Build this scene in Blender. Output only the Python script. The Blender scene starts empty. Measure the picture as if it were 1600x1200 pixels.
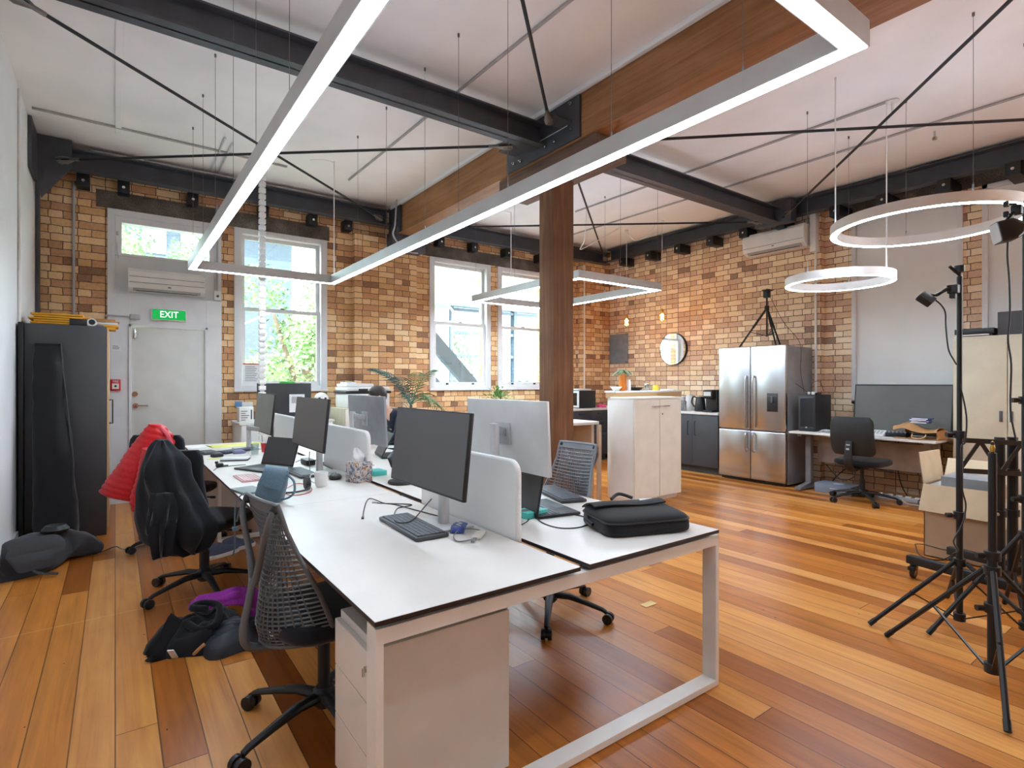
import bpy, bmesh, math, random
from mathutils import Vector, Matrix, noise
V = Vector
PI = math.pi
RND = random.Random(11)
SC = bpy.context.scene
COL = SC.collection

# ------------------------------------------------------------------ camera model (image taken as 1600x1200)
F, CX, CY, H = 854.6, 800.0, 597.0, 1.35
YAW = math.atan2(620, F)
S_, C_ = math.sin(YAW), math.cos(YAW)
def ray(px, py):
    r = (px - CX) / F
    return V((S_ + r*C_, C_ - r*S_, (CY - py)/F))
def atz(px, py, z):
    d = ray(px, py); k = (z - H)/d.z
    return V((d.x*k, d.y*k, z))
def aty(px, py, y):
    d = ray(px, py); k = y/d.y
    return V((d.x*k, y, H + d.z*k))
def atx(px, py, x):
    d = ray(px, py); k = x/d.x
    return V((x, d.y*k, H + d.z*k))
def atd(px, py, dep):
    d = ray(px, py)
    return V((d.x*dep, d.y*dep, H + d.z*dep))

cam = bpy.data.cameras.new('camera')
cam.sensor_width = 36; cam.lens = F/1600*36; cam.shift_y = -(600 - CY)/1600; cam.clip_start = .02; cam.clip_end = 300
co = bpy.data.objects.new('camera', cam); COL.objects.link(co)
co.location = (0, 0, H); co.rotation_euler = (PI/2, 0, -YAW)
SC.camera = co

# ------------------------------------------------------------------ materials
def lin(c):
    def f(u):
        u /= 255.0
        return u/12.92 if u <= .04045 else ((u + .055)/1.055)**2.4
    return (f(c[0]), f(c[1]), f(c[2]), 1)
MATS = {}
class NT:
    def __init__(s, name):
        s.m = bpy.data.materials.new(name); s.m.use_nodes = True
        s.t = s.m.node_tree; s.n = s.t.nodes; s.l = s.t.links
        s.b = s.n['Principled BSDF']; s.out = s.n['Material Output']
    def add(s, typ, ins=None, **kw):
        nd = s.n.new(typ)
        for k, v in kw.items(): setattr(nd, k, v)
        for k, v in (ins or {}).items():
            if hasattr(v, 'is_output') or isinstance(v, bpy.types.NodeSocket): s.l.new(v, nd.inputs[k])
            else: nd.inputs[k].default_value = v
        return nd
    def math(s, op, a, b=None, c=None):
        nd = s.n.new('ShaderNodeMath'); nd.operation = op
        for i, v in enumerate((a, b, c)):
            if v is None: continue
            if isinstance(v, bpy.types.NodeSocket): s.l.new(v, nd.inputs[i])
            else: nd.inputs[i].default_value = v
        return nd.outputs[0]
    def ramp(s, fac, stops, interp='LINEAR'):
        nd = s.n.new('ShaderNodeValToRGB'); cr = nd.color_ramp; cr.interpolation = interp
        while len(cr.elements) < len(stops): cr.elements.new(.5)
        for e, (p, c) in zip(cr.elements, stops):
            e.position = p; e.color = lin(c)
        s.l.new(fac, nd.inputs[0]); return nd.outputs[0]
    def mix(s, fac, a, b, typ='MIX'):
        nd = s.n.new('ShaderNodeMix'); nd.data_type = 'RGBA'; nd.blend_type = typ
        for i, v in ((0, fac), (6, a), (7, b)):
            if isinstance(v, bpy.types.NodeSocket): s.l.new(v, nd.inputs[i])
            else: nd.inputs[i].default_value = v
        return nd.outputs[2]
    def bump(s, h, st, dist=.01):
        nd = s.add('ShaderNodeBump', {'Strength': st, 'Distance': dist, 'Height': h})
        s.l.new(nd.outputs[0], s.b.inputs['Normal'])
    def set(s, **kw):
        for k, v in kw.items():
            k = {'color': 'Base Color', 'rough': 'Roughness', 'metal': 'Metallic', 'spec': 'Specular IOR Level'}[k]
            if isinstance(v, bpy.types.NodeSocket): s.l.new(v, s.b.inputs[k])
            else: s.b.inputs[k].default_value = v

def mat(name, rgb, rough=.5, metal=0, var=.06, scale=6, bump=0, bscale=120, spec=.5, coat=0):
    if name in MATS: return MATS[name]
    t = NT(name)
    tc = t.add('ShaderNodeTexCoord').outputs['Object']
    nz = t.add('ShaderNodeTexNoise', {'Vector': tc, 'Scale': scale, 'Detail': 4.0}).outputs['Fac']
    lo = [max(0, c*(1 - var)) for c in rgb]; hi = [min(255, c*(1 + var)) for c in rgb]
    t.set(color=t.ramp(nz, [(.3, lo), (.7, hi)]), rough=rough, metal=metal, spec=spec)
    if coat: t.b.inputs['Coat Weight'].default_value = coat; t.b.inputs['Coat Roughness'].default_value = .08
    if bump:
        b = t.add('ShaderNodeTexNoise', {'Vector': tc, 'Scale': bscale, 'Detail': 3.0}).outputs['Fac']
        t.bump(b, bump, .004)
    MATS[name] = t.m; return t.m

def emit(name, rgb, st):
    if name in MATS: return MATS[name]
    t = NT(name)
    e = t.add('ShaderNodeEmission', {'Color': lin(rgb), 'Strength': st})
    t.l.new(e.outputs[0], t.out.inputs[0]); MATS[name] = t.m; return t.m

def m_brick(name, stops):
    t = NT(name)
    tc = t.add('ShaderNodeTexCoord').outputs['Object']
    sp = t.add('ShaderNodeSeparateXYZ', {0: tc})
    wob = t.add('ShaderNodeTexNoise', {'Vector': tc, 'Scale': 12.0, 'Detail': 4.0}).outputs['Fac']
    u = t.math('ADD', t.math('ADD', sp.outputs[0], sp.outputs[1]), t.math('MULTIPLY', wob, .02))
    v = t.math('ADD', sp.outputs[2], t.math('MULTIPLY', wob, .02))
    vec = t.add('ShaderNodeCombineXYZ', {0: u, 1: v}).outputs[0]
    br = t.add('ShaderNodeTexBrick', {'Vector': vec, 'Color1': (0, 0, 0, 1), 'Color2': (1, 1, 1, 1), 'Mortar': (0, 0, 0, 1), 'Scale': 1.0,
               'Mortar Size': .0042, 'Mortar Smooth': .12, 'Bias': 0.0, 'Brick Width': .232, 'Row Height': .0815}, offset=.47, squash=.52, squash_frequency=2)
    col = t.ramp(br.outputs['Color'], stops, 'CONSTANT')
    big = t.add('ShaderNodeTexNoise', {'Vector': tc, 'Scale': 1.3, 'Detail': 5.0}).outputs['Fac']
    fine = t.add('ShaderNodeTexNoise', {'Vector': tc, 'Scale': 45.0, 'Detail': 6.0}).outputs['Fac']
    col = t.mix(.35, col, t.ramp(big, [(.3, (168, 164, 158)), (.7, (206, 204, 200))]), 'OVERLAY')
    col = t.mix(.35, col, t.ramp(fine, [(.3, (150, 150, 150)), (.7, (214, 214, 214))]), 'OVERLAY')
    mort = t.ramp(fine, [(.3, (80, 62, 50)), (.7, (118, 97, 80))])
    t.set(color=t.mix(br.outputs['Fac'], col, mort), rough=.9, spec=.25)
    h = t.math('SUBTRACT', t.math('MULTIPLY', fine, .5), t.math('MULTIPLY', br.outputs['Fac'], 1.0))
    t.bump(h, .55, .008)
    MATS[name] = t.m; return t.m

def m_floor():
    t = NT('varnished floorboards')
    tc = t.add('ShaderNodeTexCoord').outputs['Object']
    sp = t.add('ShaderNodeSeparateXYZ', {0: tc}); x, y = sp.outputs[0], sp.outputs[1]
    W, L = .138, 3.4
    xx = t.math('DIVIDE', x, W); row = t.math('FLOOR', xx); fx = t.math('FRACT', xx)
    r1 = t.add('ShaderNodeTexWhiteNoise', {'W': row}, noise_dimensions='1D').outputs['Value']
    join = t.math('GREATER_THAN', y, 2.93)
    yy = t.math('ADD', t.math('DIVIDE', y, L), t.math('MULTIPLY', r1, 9.0)); seg = t.math('FLOOR', yy); fy = t.math('FRACT', yy)
    pid = t.add('ShaderNodeCombineXYZ', {0: row, 1: seg}).outputs[0]
    wn = t.add('ShaderNodeTexWhiteNoise', {'Vector': pid}, noise_dimensions='3D')
    rid = wn.outputs['Value']
    col = t.ramp(rid, [(0, (140, 76, 28)), (.16, (166, 98, 38)), (.36, (194, 124, 52)), (.52, (178, 106, 40)), (.7, (204, 140, 68)), (.85, (210, 150, 84)), (1, (144, 78, 28))])
    g = t.add('ShaderNodeCombineXYZ', {0: t.math('MULTIPLY', x, 24.0), 1: t.math('MULTIPLY', y, .9), 2: t.math('MULTIPLY', rid, 40.0)}).outputs[0]
    gr = t.add('ShaderNodeTexNoise', {'Vector': g, 'Scale': 1.0, 'Detail': 6.0, 'Roughness': .62, 'Distortion': .7}).outputs['Fac']
    g2 = t.add('ShaderNodeCombineXYZ', {0: t.math('MULTIPLY', x, 7.0), 1: t.math('MULTIPLY', y, 1.6), 2: t.math('MULTIPLY', rid, 21.0)}).outputs[0]
    gr2 = t.add('ShaderNodeTexNoise', {'Vector': g2, 'Scale': 1.0, 'Detail': 3.0, 'Distortion': 1.2}).outputs['Fac']
    col = t.mix(.55, col, t.ramp(gr, [(.28, (130, 124, 118)), (.5, (182, 181, 180)), (.72, (214, 212, 208))]), 'OVERLAY')
    col = t.mix(.35, col, t.ramp(gr2, [(.3, (150, 146, 142)), (.7, (206, 205, 202))]), 'OVERLAY')
    ln = t.math('MULTIPLY', t.math('LESS_THAN', t.math('ABSOLUTE', t.math('SUBTRACT', t.math('SUBTRACT', y, t.math('MULTIPLY', x, .05)), 3.93)), .006), t.math('LESS_THAN', x, 1.6))
    col = t.mix(t.math('MULTIPLY', ln, .4), col, lin((226, 182, 120)))
    vk = t.add('ShaderNodeTexVoronoi', {'Vector': t.add('ShaderNodeCombineXYZ', {0: t.math('MULTIPLY', x, 3.1), 1: t.math('MULTIPLY', y, 2.0)}).outputs[0], 'Scale': 2.2}).outputs['Distance']
    kn = t.math('LESS_THAN', vk, .028)
    col = t.mix(kn, col, lin((52, 30, 16)))
    e = t.math('MINIMUM', fx, t.math('SUBTRACT', 1.0, fx))
    gap = t.math('LESS_THAN', e, .017)
    ge = t.math('LESS_THAN', t.math('MINIMUM', fy, t.math('SUBTRACT', 1.0, fy)), .0007)
    gap = t.math('MAXIMUM', gap, ge)
    col = t.mix(t.math('MULTIPLY', gap, .75), col, lin((48, 26, 12)))
    t.set(color=col, rough=t.math('ADD', t.math('MULTIPLY', gr, .14), .24), spec=.22)
    big = t.add('ShaderNodeTexNoise', {'Vector': tc, 'Scale': 5.0, 'Detail': 2.0}).outputs['Fac']
    t.bump(t.math('SUBTRACT', t.math('MULTIPLY', big, .35), t.math('MULTIPLY', gap, .5)), .25, .004)
    MATS['floor'] = t.m; return t.m

def m_wood(name, stops, axis=1, fine=30, rough=.55, bump=.2):
    t = NT(name)
    tc = t.add('ShaderNodeTexCoord').outputs['Object']
    sc = [fine, fine, fine]; sc[axis] = 1.2
    mp = t.add('ShaderNodeMapping', {'Vector': tc, 'Scale': tuple(sc)}).outputs[0]
    nz = t.add('ShaderNodeTexNoise', {'Vector': mp, 'Scale': 1.0, 'Detail': 7.0, 'Roughness': .6, 'Distortion': .6}).outputs['Fac']
    big = t.add('ShaderNodeTexNoise', {'Vector': tc, 'Scale': 2.5, 'Detail': 4.0}).outputs['Fac']
    f = t.math('ADD', t.math('MULTIPLY', nz, .6), t.math('MULTIPLY', big, .4))
    t.set(color=t.ramp(f, stops), rough=rough, spec=.35)
    t.bump(nz, bump, .006)
    MATS[name] = t.m; return t.m

def m_glass(name, rgb=(235, 245, 245), fac=.07):
    t = NT(name)
    tr = t.add('ShaderNodeBsdfTransparent', {'Color': lin(rgb)})
    gl = t.add('ShaderNodeBsdfGlossy', {'Color': (1, 1, 1, 1), 'Roughness': .02})
    fr = t.add('ShaderNodeFresnel', {'IOR': 1.45})
    mx = t.add('ShaderNodeMixShader', {0: fr.outputs[0] if fac is None else fac, 1: tr.outputs[0], 2: gl.outputs[0]})
    t.l.new(mx.outputs[0], t.out.inputs[0]); MATS[name] = t.m; return t.m

def m_steel():
    t = NT('brushed stainless steel')
    tc = t.add('ShaderNodeTexCoord').outputs['Object']
    mp = t.add('ShaderNodeMapping', {'Vector': tc, 'Scale': (2.0, 2.0, 420.0)}).outputs[0]
    nz = t.add('ShaderNodeTexNoise', {'Vector': mp, 'Scale': 1.0, 'Detail': 3.0}).outputs['Fac']
    t.set(color=t.ramp(nz, [(.3, (192, 193, 196)), (.7, (200, 201, 204))]), metal=1.0, rough=t.math('ADD', t.math('MULTIPLY', nz, .02), .25))
    MATS['steel'] = t.m; return t.m

def m_stone():
    t = NT('rough concrete lintel')
    tc = t.add('ShaderNodeTexCoord').outputs['Object']
    n1 = t.add('ShaderNodeTexNoise', {'Vector': tc, 'Scale': 5.0, 'Detail': 6.0}).outputs['Fac']
    n2 = t.add('ShaderNodeTexNoise', {'Vector': tc, 'Scale': 90.0, 'Detail': 3.0}).outputs['Fac']
    f = t.math('ADD', t.math('MULTIPLY', n1, .5), t.math('MULTIPLY', n2, .5))
    t.set(color=t.ramp(f, [(.35, (62, 56, 50)), (.55, (104, 96, 88)), (.68, (142, 134, 124))]), rough=.95, spec=.2)
    t.bump(n2, .6, .01); MATS['stone'] = t.m; return t.m

def m_pattern(name, stops, scale, dist=2.0, rough=.6):
    t = NT(name)
    tc = t.add('ShaderNodeTexCoord').outputs['Object']
    nz = t.add('ShaderNodeTexNoise', {'Vector': tc, 'Scale': scale, 'Detail': 2.0, 'Distortion': dist}).outputs['Fac']
    t.set(color=t.ramp(nz, stops), rough=rough); MATS[name] = t.m; return t.m

def m_fabric(name, rgb, sc=420, bump=.35, var=.1, rough=.95):
    t = NT(name)
    tc = t.add('ShaderNodeTexCoord').outputs['Object']
    nz = t.add('ShaderNodeTexNoise', {'Vector': tc, 'Scale': float(sc), 'Detail': 2.0}).outputs['Fac']
    t.set(color=t.ramp(nz, [(.3, [c*(1 - var) for c in rgb]), (.7, [min(255, c*(1 + var)) for c in rgb])]), rough=rough, spec=.2)
    t.b.inputs['Sheen Weight'].default_value = .15
    t.bump(nz, bump, .002); MATS[name] = t.m; return t.m

BRICK = m_brick('old orange tan brick', [(0, (150, 112, 86)), (.05, (196, 150, 112)), (.24, (222, 180, 132)), (.46, (210, 164, 116)), (.6, (230, 194, 148)), (.76, (202, 152, 112)), (.88, (232, 200, 158)), (1, (196, 146, 112))])
BRICKP = m_brick('old pale buff brick', [(0, (160, 132, 114)), (.04, (210, 178, 152)), (.24, (228, 202, 170)), (.46, (218, 186, 152)), (.6, (238, 216, 184)), (.76, (212, 176, 152)), (.88, (240, 220, 194)), (1, (210, 172, 150))])
FLOOR, STEEL, STONE = m_floor(), m_steel(), m_stone()
GLASS = m_glass('window glass'); CLEAR = m_glass('clear drinking glass', (225, 235, 235), .18)
BEAMW = m_wood('warm timber beam', [(.3, (120, 80, 48)), (.5, (152, 106, 68)), (.7, (172, 126, 88))], 1, 26)
POSTW = m_wood('weathered dark timber', [(.3, (82, 56, 38)), (.5, (118, 82, 56)), (.7, (148, 110, 80))], 2, 24, .7, .6)
CORB = m_wood('grey brown timber', [(.3, (84, 66, 54)), (.5, (112, 90, 76)), (.7, (138, 112, 96))], 1, 30, .75, .4)
OAK = m_wood('pale oak', [(.3, (176, 142, 104)), (.7, (206, 174, 134))], 2, 40)
PLY = m_wood('plywood edge', [(.3, (172, 138, 98)), (.7, (198, 166, 124))], 0, 60)
STOOLW = m_wood('stool timber', [(.3, (170, 104, 48)), (.7, (198, 132, 70))], 0, 30, .4)
WHITE = mat('white wall paint', (228, 229, 230), .75, var=.02, scale=2)
CEILM = mat('ceiling paint', (238, 235, 233), .85, var=.03, scale=1.2)
TRIM = mat('white gloss joinery paint', (214, 214, 214), .4, var=.02)
DOORM = mat('off white door paint', (206, 206, 200), .45, var=.02)
BSTEEL = mat('dark painted steel', (66, 68, 74), .5, var=.12, scale=4, bump=.1, bscale=30)
BLACK = mat('black plastic', (24, 24, 26), .45, var=.1)
BLACKM = mat('black powder coat', (17, 17, 19), .5, var=.1)
BLACKG = mat('black satin screen', (40, 41, 43), .28, var=.03)
SCREEN = mat('switched off matte screen', (82, 82, 83), .34, var=.04, scale=2)
CHAR = mat('charcoal laminate', (58, 59, 63), .55, var=.05)
WARD = mat('dark grey laminate', (60, 61, 63), .55, var=.04)
GREYP = mat('dark grey plastic', (78, 79, 82), .5, var=.05)
KEYC = mat('keyboard grey', (62, 64, 68), .5, var=.05)
KEYK = mat('keycap grey', (82, 85, 90), .5, var=.08, scale=60)
LIGHTP = mat('light grey plastic', (170, 171, 172), .45, var=.03)
SILVER = mat('silver painted metal', (204, 204, 203), .38, .2, var=.03)
CHROME = mat('chrome', (205, 205, 205), .15, 1.0, var=.02)
WHITEP = mat('white plastic', (224, 223, 219), .4, var=.02)
WLAM = mat('white laminate', (212, 206, 198), .38, var=.015)
WFRAME = mat('white powder coated steel', (200, 196, 188), .42, var=.02)
WLOOP = mat('white desk leg paint', (228, 225, 218), .42, var=.02)
CREAM = mat('cream cabinet', (224, 220, 208), .5, var=.025)
BEIGE = mat('beige metal', (196, 187, 163), .5, var=.03)
EDGE = mat('dark brown compact edge', (32, 26, 28), .4, var=.1)
ALU = mat('satin aluminium housing', (196, 198, 198), .42, .25, var=.02)
CARD = mat('brown cardboard', (184, 158, 128), .85, var=.05, scale=3)
CARDL = mat('pale cardboard inside', (206, 186, 154), .85, var=.04)
PAPER = mat('white paper', (222, 222, 222), .85, var=.03)
KRAFT = mat('kraft paper', (176, 132, 86), .85, var=.08)
RED = mat('red plastic', (190, 32, 36), .4)
GREEN = mat('green plastic', (60, 170, 70), .4)
TEAL = mat('teal card', (74, 178, 168), .6)
YELLOW = mat('yellow card', (222, 160, 30), .6)
BLUE = mat('blue wrapper', (46, 72, 138), .35, var=.2, scale=40)
NOTE = mat('yellow green paper', (216, 216, 120), .8)
BRASS = mat('brass', (190, 150, 72), .3, 1.0)
SCREENF = m_fabric('light grey felt', (216, 214, 210), 500, .25)
BFAB = m_fabric('black upholstery', (24, 24, 27), 300)
COATF = m_fabric('black coat fabric', (29, 31, 35), 200, .25)
PILEF = m_fabric('black fleece', (24, 24, 26), 160, .4)
BAGF = m_fabric('black nylon', (27, 27, 29), 350, .4)
GBAGF = m_fabric('black garment bag nylon', (22, 22, 24), 120, .2, rough=.5)
PACKF = m_fabric('grey canvas', (64, 64, 67), 300, .4)
BLUEB = m_fabric('slate blue leather', (86, 108, 122), 220, .15, rough=.5)
REDP = m_fabric('red puffer nylon', (190, 22, 27), 60, .12, .06, rough=.42)
PURP = m_fabric('purple knit', (140, 46, 142), 200, .4)
NAVY = m_fabric('navy jumper', (26, 32, 48), 200, .4)
DENIM = m_fabric('dark denim', (38, 44, 58), 200, .4)
SHOEF = m_fabric('blue grey shoe mesh', (92, 106, 132), 250, .4)
CHAIRG = mat('dark grey chair polymer', (84, 84, 86), .5, var=.04)
CHAIRL = mat('mid grey chair polymer', (122, 124, 128), .5, var=.04)
SKIN = mat('skin', (206, 160, 134), .55, var=.04)
HAIR = mat('dark hair', (44, 34, 30), .6, var=.2, scale=80)
LEAF = mat('palm leaf green', (62, 98, 54), .5, var=.25, scale=12)
LEAFB = mat('blue green palm leaf', (62, 100, 96), .5, var=.2, scale=12)
LEAFT = mat('tree leaf green', (100, 128, 76), .6, var=.45, scale=1.6)
BARK = mat('tree bark', (98, 82, 68), .9, var=.2)
POTM = mat('pot grey', (120, 118, 114), .7)
MIRROR = mat('mirror glass', (235, 235, 235), .03, 1.0, var=0)
CHALK = mat('slate chalkboard', (122, 130, 138), .8, var=.08)
LAV = mat('lavender plastic', (118, 116, 150), .5)
PINKK = mat('pink keyboard', (196, 148, 150), .5)
FILL = emit('added ceiling fill', (198, 224, 255), 1.6)  # upward glow added on top of the lamps to brighten the ceiling
FILL2 = emit('added ceiling fill kitchen', (198, 224, 255), 3.2)  # stronger added glow for the kitchen and ring lamps
LAMP2 = emit('led strip diffuser kitchen', (220, 237, 255), 20.0)
LAMP3 = emit('led ring diffuser', (220, 237, 255), 13.0)
LAMP = emit('led strip diffuser', (220, 237, 255), 8.5)
BULB = emit('warm filament', (255, 186, 104), 45.0)
EXITG = emit('exit sign green', (30, 150, 70), .3)
EXITW = emit('exit sign white lettering', (240, 255, 245), .4)
BULBG = m_glass('bulb glass', (255, 226, 170), .12)

# ------------------------------------------------------------------ mesh builder
class M:
    def __init__(s): s.v = []; s.f = []; s.mi = []; s.cur = 0
    def add(s, vs, fs):
        b = len(s.v); s.v += [tuple(p) for p in vs]
        for f in fs: s.f.append(tuple(b + i for i in f)); s.mi.append(s.cur)
        return s
    def box(s, x0, x1, y0, y1, z0, z1, b=0, T=None, seg=2):
        c = [(x0, y0, z0), (x1, y0, z0), (x1, y1, z0), (x0, y1, z0), (x0, y0, z1), (x1, y0, z1), (x1, y1, z1), (x0, y1, z1)]
        fs = [(0, 3, 2, 1), (4, 5, 6, 7), (0, 1, 5, 4), (1, 2, 6, 5), (2, 3, 7, 6), (3, 0, 4, 7)]
        if b:
            bm = bmesh.new(); vs = [bm.verts.new(p) for p in c]
            for f in fs: bm.faces.new([vs[i] for i in f])
            bmesh.ops.bevel(bm, geom=bm.edges[:], offset=b, segments=seg, profile=.5, affect='EDGES')
            bm.verts.index_update()
            c = [v.co[:] for v in bm.verts]; fs = [tuple(v.index for v in f.verts) for f in bm.faces]; bm.free()
        if T is not None: c = [T @ V(p) for p in c]
        return s.add(c, fs)
    def cbox(s, c, sz, b=0, rot=None):
        T = Matrix.Translation(c)
        if rot is not None: T = T @ rot.to_4x4()
        x, y, z = sz[0]/2, sz[1]/2, sz[2]/2
        return s.box(-x, x, -y, y, -z, z, b, T)
    def bar(s, p0, p1, w, h, b=0, up=(0, 0, 1)):
        p0, p1 = V(p0), V(p1); d = p1 - p0; L = d.length; X = d.normalized(); U = V(up)
        if abs(X.dot(U)) > .98: U = V((0, 1, 0))
        Y = U.cross(X).normalized(); Z = X.cross(Y)
        T = Matrix(((X.x, Y.x, Z.x, p0.x), (X.y, Y.y, Z.y, p0.y), (X.z, Y.z, Z.z, p0.z), (0, 0, 0, 1)))
        return s.box(0, L, -w/2, w/2, -h/2, h/2, b, T)
    def tube(s, pts, r, n=8, closed=False, flat=1.0, caps=True):
        pts = [V(p) for p in pts]; N = len(pts)
        rr = r if isinstance(r, (list, tuple)) else [r]*N
        b = []; prev = None
        for i, p in enumerate(pts):
            if closed: d = pts[(i + 1) % N] - pts[i - 1]
            else: d = pts[min(i + 1, N - 1)] - pts[max(i - 1, 0)]
            if d.length < 1e-9: d = V((0, 0, 1))
            d.normalize()
            if prev is None:
                a = V((0, 0, 1)) if abs(d.z) < .9 else V((1, 0, 0))
                u = d.cross(a).normalized()
            else:
                u = prev - d*prev.dot(d)
                u = u.normalized() if u.length > 1e-6 else prev
            prev = u; w = d.cross(u)
            b += [p + (u*math.cos(2*PI*k/n) + w*math.sin(2*PI*k/n)*flat)*rr[i] for k in range(n)]
        fs = []
        for i in range(N if closed else N - 1):
            j = (i + 1) % N
            fs += [(i*n + k, i*n + (k + 1) % n, j*n + (k + 1) % n, j*n + k) for k in range(n)]
        if not closed and caps: fs += [tuple(range(n - 1, -1, -1)), tuple((N - 1)*n + k for k in range(n))]
        return s.add(b, fs)
    def cyl(s, p0, p1, r, r1=None, n=16): return s.tube([p0, p1], [r, r if r1 is None else r1], n)
    def lathe(s, prof, c=(0, 0, 0), n=24, T=None):
        c = V(c); vs = []; N = len(prof)
        for r, z in prof: vs += [V((r*math.cos(2*PI*k/n), r*math.sin(2*PI*k/n), z)) for k in range(n)]
        vs = [(T @ p if T is not None else p) + c for p in vs]
        fs = [(i*n + k, i*n + (k + 1) % n, (i + 1)*n + (k + 1) % n, (i + 1)*n + k) for i in range(N - 1) for k in range(n)]
        if prof[0][0] > 1e-6: fs.append(tuple(range(n - 1, -1, -1)))
        if prof[-1][0] > 1e-6: fs.append(tuple((N - 1)*n + k for k in range(n)))
        return s.add(vs, fs)
    def sph(s, c, r, nu=16, nv=10, T=None):
        r = (r, r, r) if not isinstance(r, (tuple, list)) else r
        c = V(c); vs = []; 
        for i in range(nv + 1):
            a = -PI/2 + PI*i/nv
            for k in range(nu):
                p = V((r[0]*math.cos(a)*math.cos(2*PI*k/nu), r[1]*math.cos(a)*math.sin(2*PI*k/nu), r[2]*math.sin(a)))
                vs.append((T @ p if T is not None else p) + c)
        return s.add(vs, [(i*nu + k, i*nu + (k + 1) % nu, (i + 1)*nu + (k + 1) % nu, (i + 1)*nu + k) for i in range(nv) for k in range(nu)])
    def prism(s, poly, d):
        """polygon of 3-D points pushed along vector d"""
        n = len(poly); d = V(d); a = [V(p) for p in poly]
        return s.add(a + [p + d for p in a], [tuple(range(n - 1, -1, -1)), tuple(range(n, 2*n))] + [(i, (i + 1) % n, n + (i + 1) % n, n + i) for i in range(n)])
    def sheet(s, fn, nu, nv, t):
        """thick surface fn(u,v) 0..1"""
        P = [[V(fn(i/nu, j/nv)) for i in range(nu + 1)] for j in range(nv + 1)]
        Nn = []
        for j in range(nv + 1):
            for i in range(nu + 1):
                a = P[j][min(i + 1, nu)] - P[j][max(i - 1, 0)]; b = P[min(j + 1, nv)][i] - P[max(j - 1, 0)][i]
                n = a.cross(b); Nn.append(n.normalized() if n.length > 1e-12 else V((0, 0, 1)))
        flat = [p for r in P for p in r]; K = len(flat); w = nu + 1
        vs = [p + n*t/2 for p, n in zip(flat, Nn)] + [p - n*t/2 for p, n in zip(flat, Nn)]
        fs = []
        for j in range(nv):
            for i in range(nu):
                q = (j*w + i, j*w + i + 1, (j + 1)*w + i + 1, (j + 1)*w + i)
                fs += [q, tuple(K + k for k in reversed(q))]
        ed = [(i, i + 1) for i in range(nu)] + [((j*w + nu), (j + 1)*w + nu) for j in range(nv)] + [(nv*w + i + 1, nv*w + i) for i in range(nu)] + [((j + 1)*w, j*w) for j in range(nv)]
        fs += [(b, a, K + a, K + b) for a, b in ed]
        return s.add(vs, fs)
    def loft(s, rows, n=28, disp=None):
        """rows: (centre, half axis a, half axis b, exponent)"""
        vs = []; N = len(rows)
        for i, rw in enumerate(rows):
            c, a, b = V(rw[0]), V(rw[1]), V(rw[2]); e = rw[3] if len(rw) > 3 else 2.0
            for k in range(n):
                t = 2*PI*k/n; ct, st = math.cos(t), math.sin(t)
                p = c + a*(math.copysign(abs(ct)**(2/e), ct)) + b*(math.copysign(abs(st)**(2/e), st))
                if disp: p = p + (p - c).normalized()*disp(p, t, i/(N - 1))
                vs.append(p)
        fs = [(i*n + k, i*n + (k + 1) % n, (i + 1)*n + (k + 1) % n, (i + 1)*n + k) for i in range(N - 1) for k in range(n)]
        fs += [tuple(range(n - 1, -1, -1)), tuple((N - 1)*n + k for k in range(n))]
        return s.add(vs, fs)

def smooth_rows(rows, k=3):
    """Catmull-Rom refinement of loft rows"""
    out = []; n = len(rows)
    R4 = [(V(r[0]), V(r[1]), V(r[2]), r[3] if len(r) > 3 else 2.0) for r in rows]
    def cr(p0, p1, p2, p3, t): return (p1*2 + (p2 - p0)*t + (p0*2 - p1*5 + p2*4 - p3)*t*t + (p1*3 - p0 - p2*3 + p3)*t*t*t)*.5
    for i in range(n - 1):
        a, b, c, d = R4[max(i - 1, 0)], R4[i], R4[i + 1], R4[min(i + 2, n - 1)]
        for j in range(k):
            t = j/k; out.append(tuple(cr(a[q], b[q], c[q], d[q], t) for q in range(4)))
    out.append(R4[-1]); return out
def spline(pts, k=6):
    pts = [V(p) for p in pts]; n = len(pts); out = []
    for i in range(n - 1):
        a, b, c, d = pts[max(i - 1, 0)], pts[i], pts[i + 1], pts[min(i + 2, n - 1)]
        for j in range(k):
            t = j/k; out.append((b*2 + (c - a)*t + (a*2 - b*5 + c*4 - d)*t*t + (b*3 - a - c*3 + d)*t*t*t)*.5)
    out.append(pts[-1]); return out
def nz3(p, s=1.0, o=0.0): return noise.noise(V((p[0]*s + o, p[1]*s + o*1.7, p[2]*s - o)))

WM = {}
def obj(name, m, mats, parent=None, world=True, ang=35):
    me = bpy.data.meshes.new(name)
    vs = m.v
    if parent is not None and world:
        inv = WM[parent.name].inverted(); vs = [inv @ V(p) for p in vs]
    me.from_pydata([tuple(p) for p in vs], [], m.f)
    for mm in (mats if isinstance(mats, (list, tuple)) else [mats]): me.materials.append(mm)
    if isinstance(mats, (list, tuple)): me.polygons.foreach_set('material_index', m.mi)
    bm = bmesh.new(); bm.from_mesh(me); bmesh.ops.recalc_face_normals(bm, faces=bm.faces[:]); bm.to_mesh(me); bm.free()
    if ang:
        me.shade_smooth(); me.set_sharp_from_angle(angle=math.radians(ang))
    o = bpy.data.objects.new(name, me); COL.objects.link(o)
    if parent is not None: o.parent = parent; WM[o.name] = WM[parent.name]
    else: WM[o.name] = Matrix.Identity(4)
    return o
def tag(o, label, cat, group=None):
    o['label'] = label; o['category'] = cat
    if group: o['group'] = group
    return o
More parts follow.
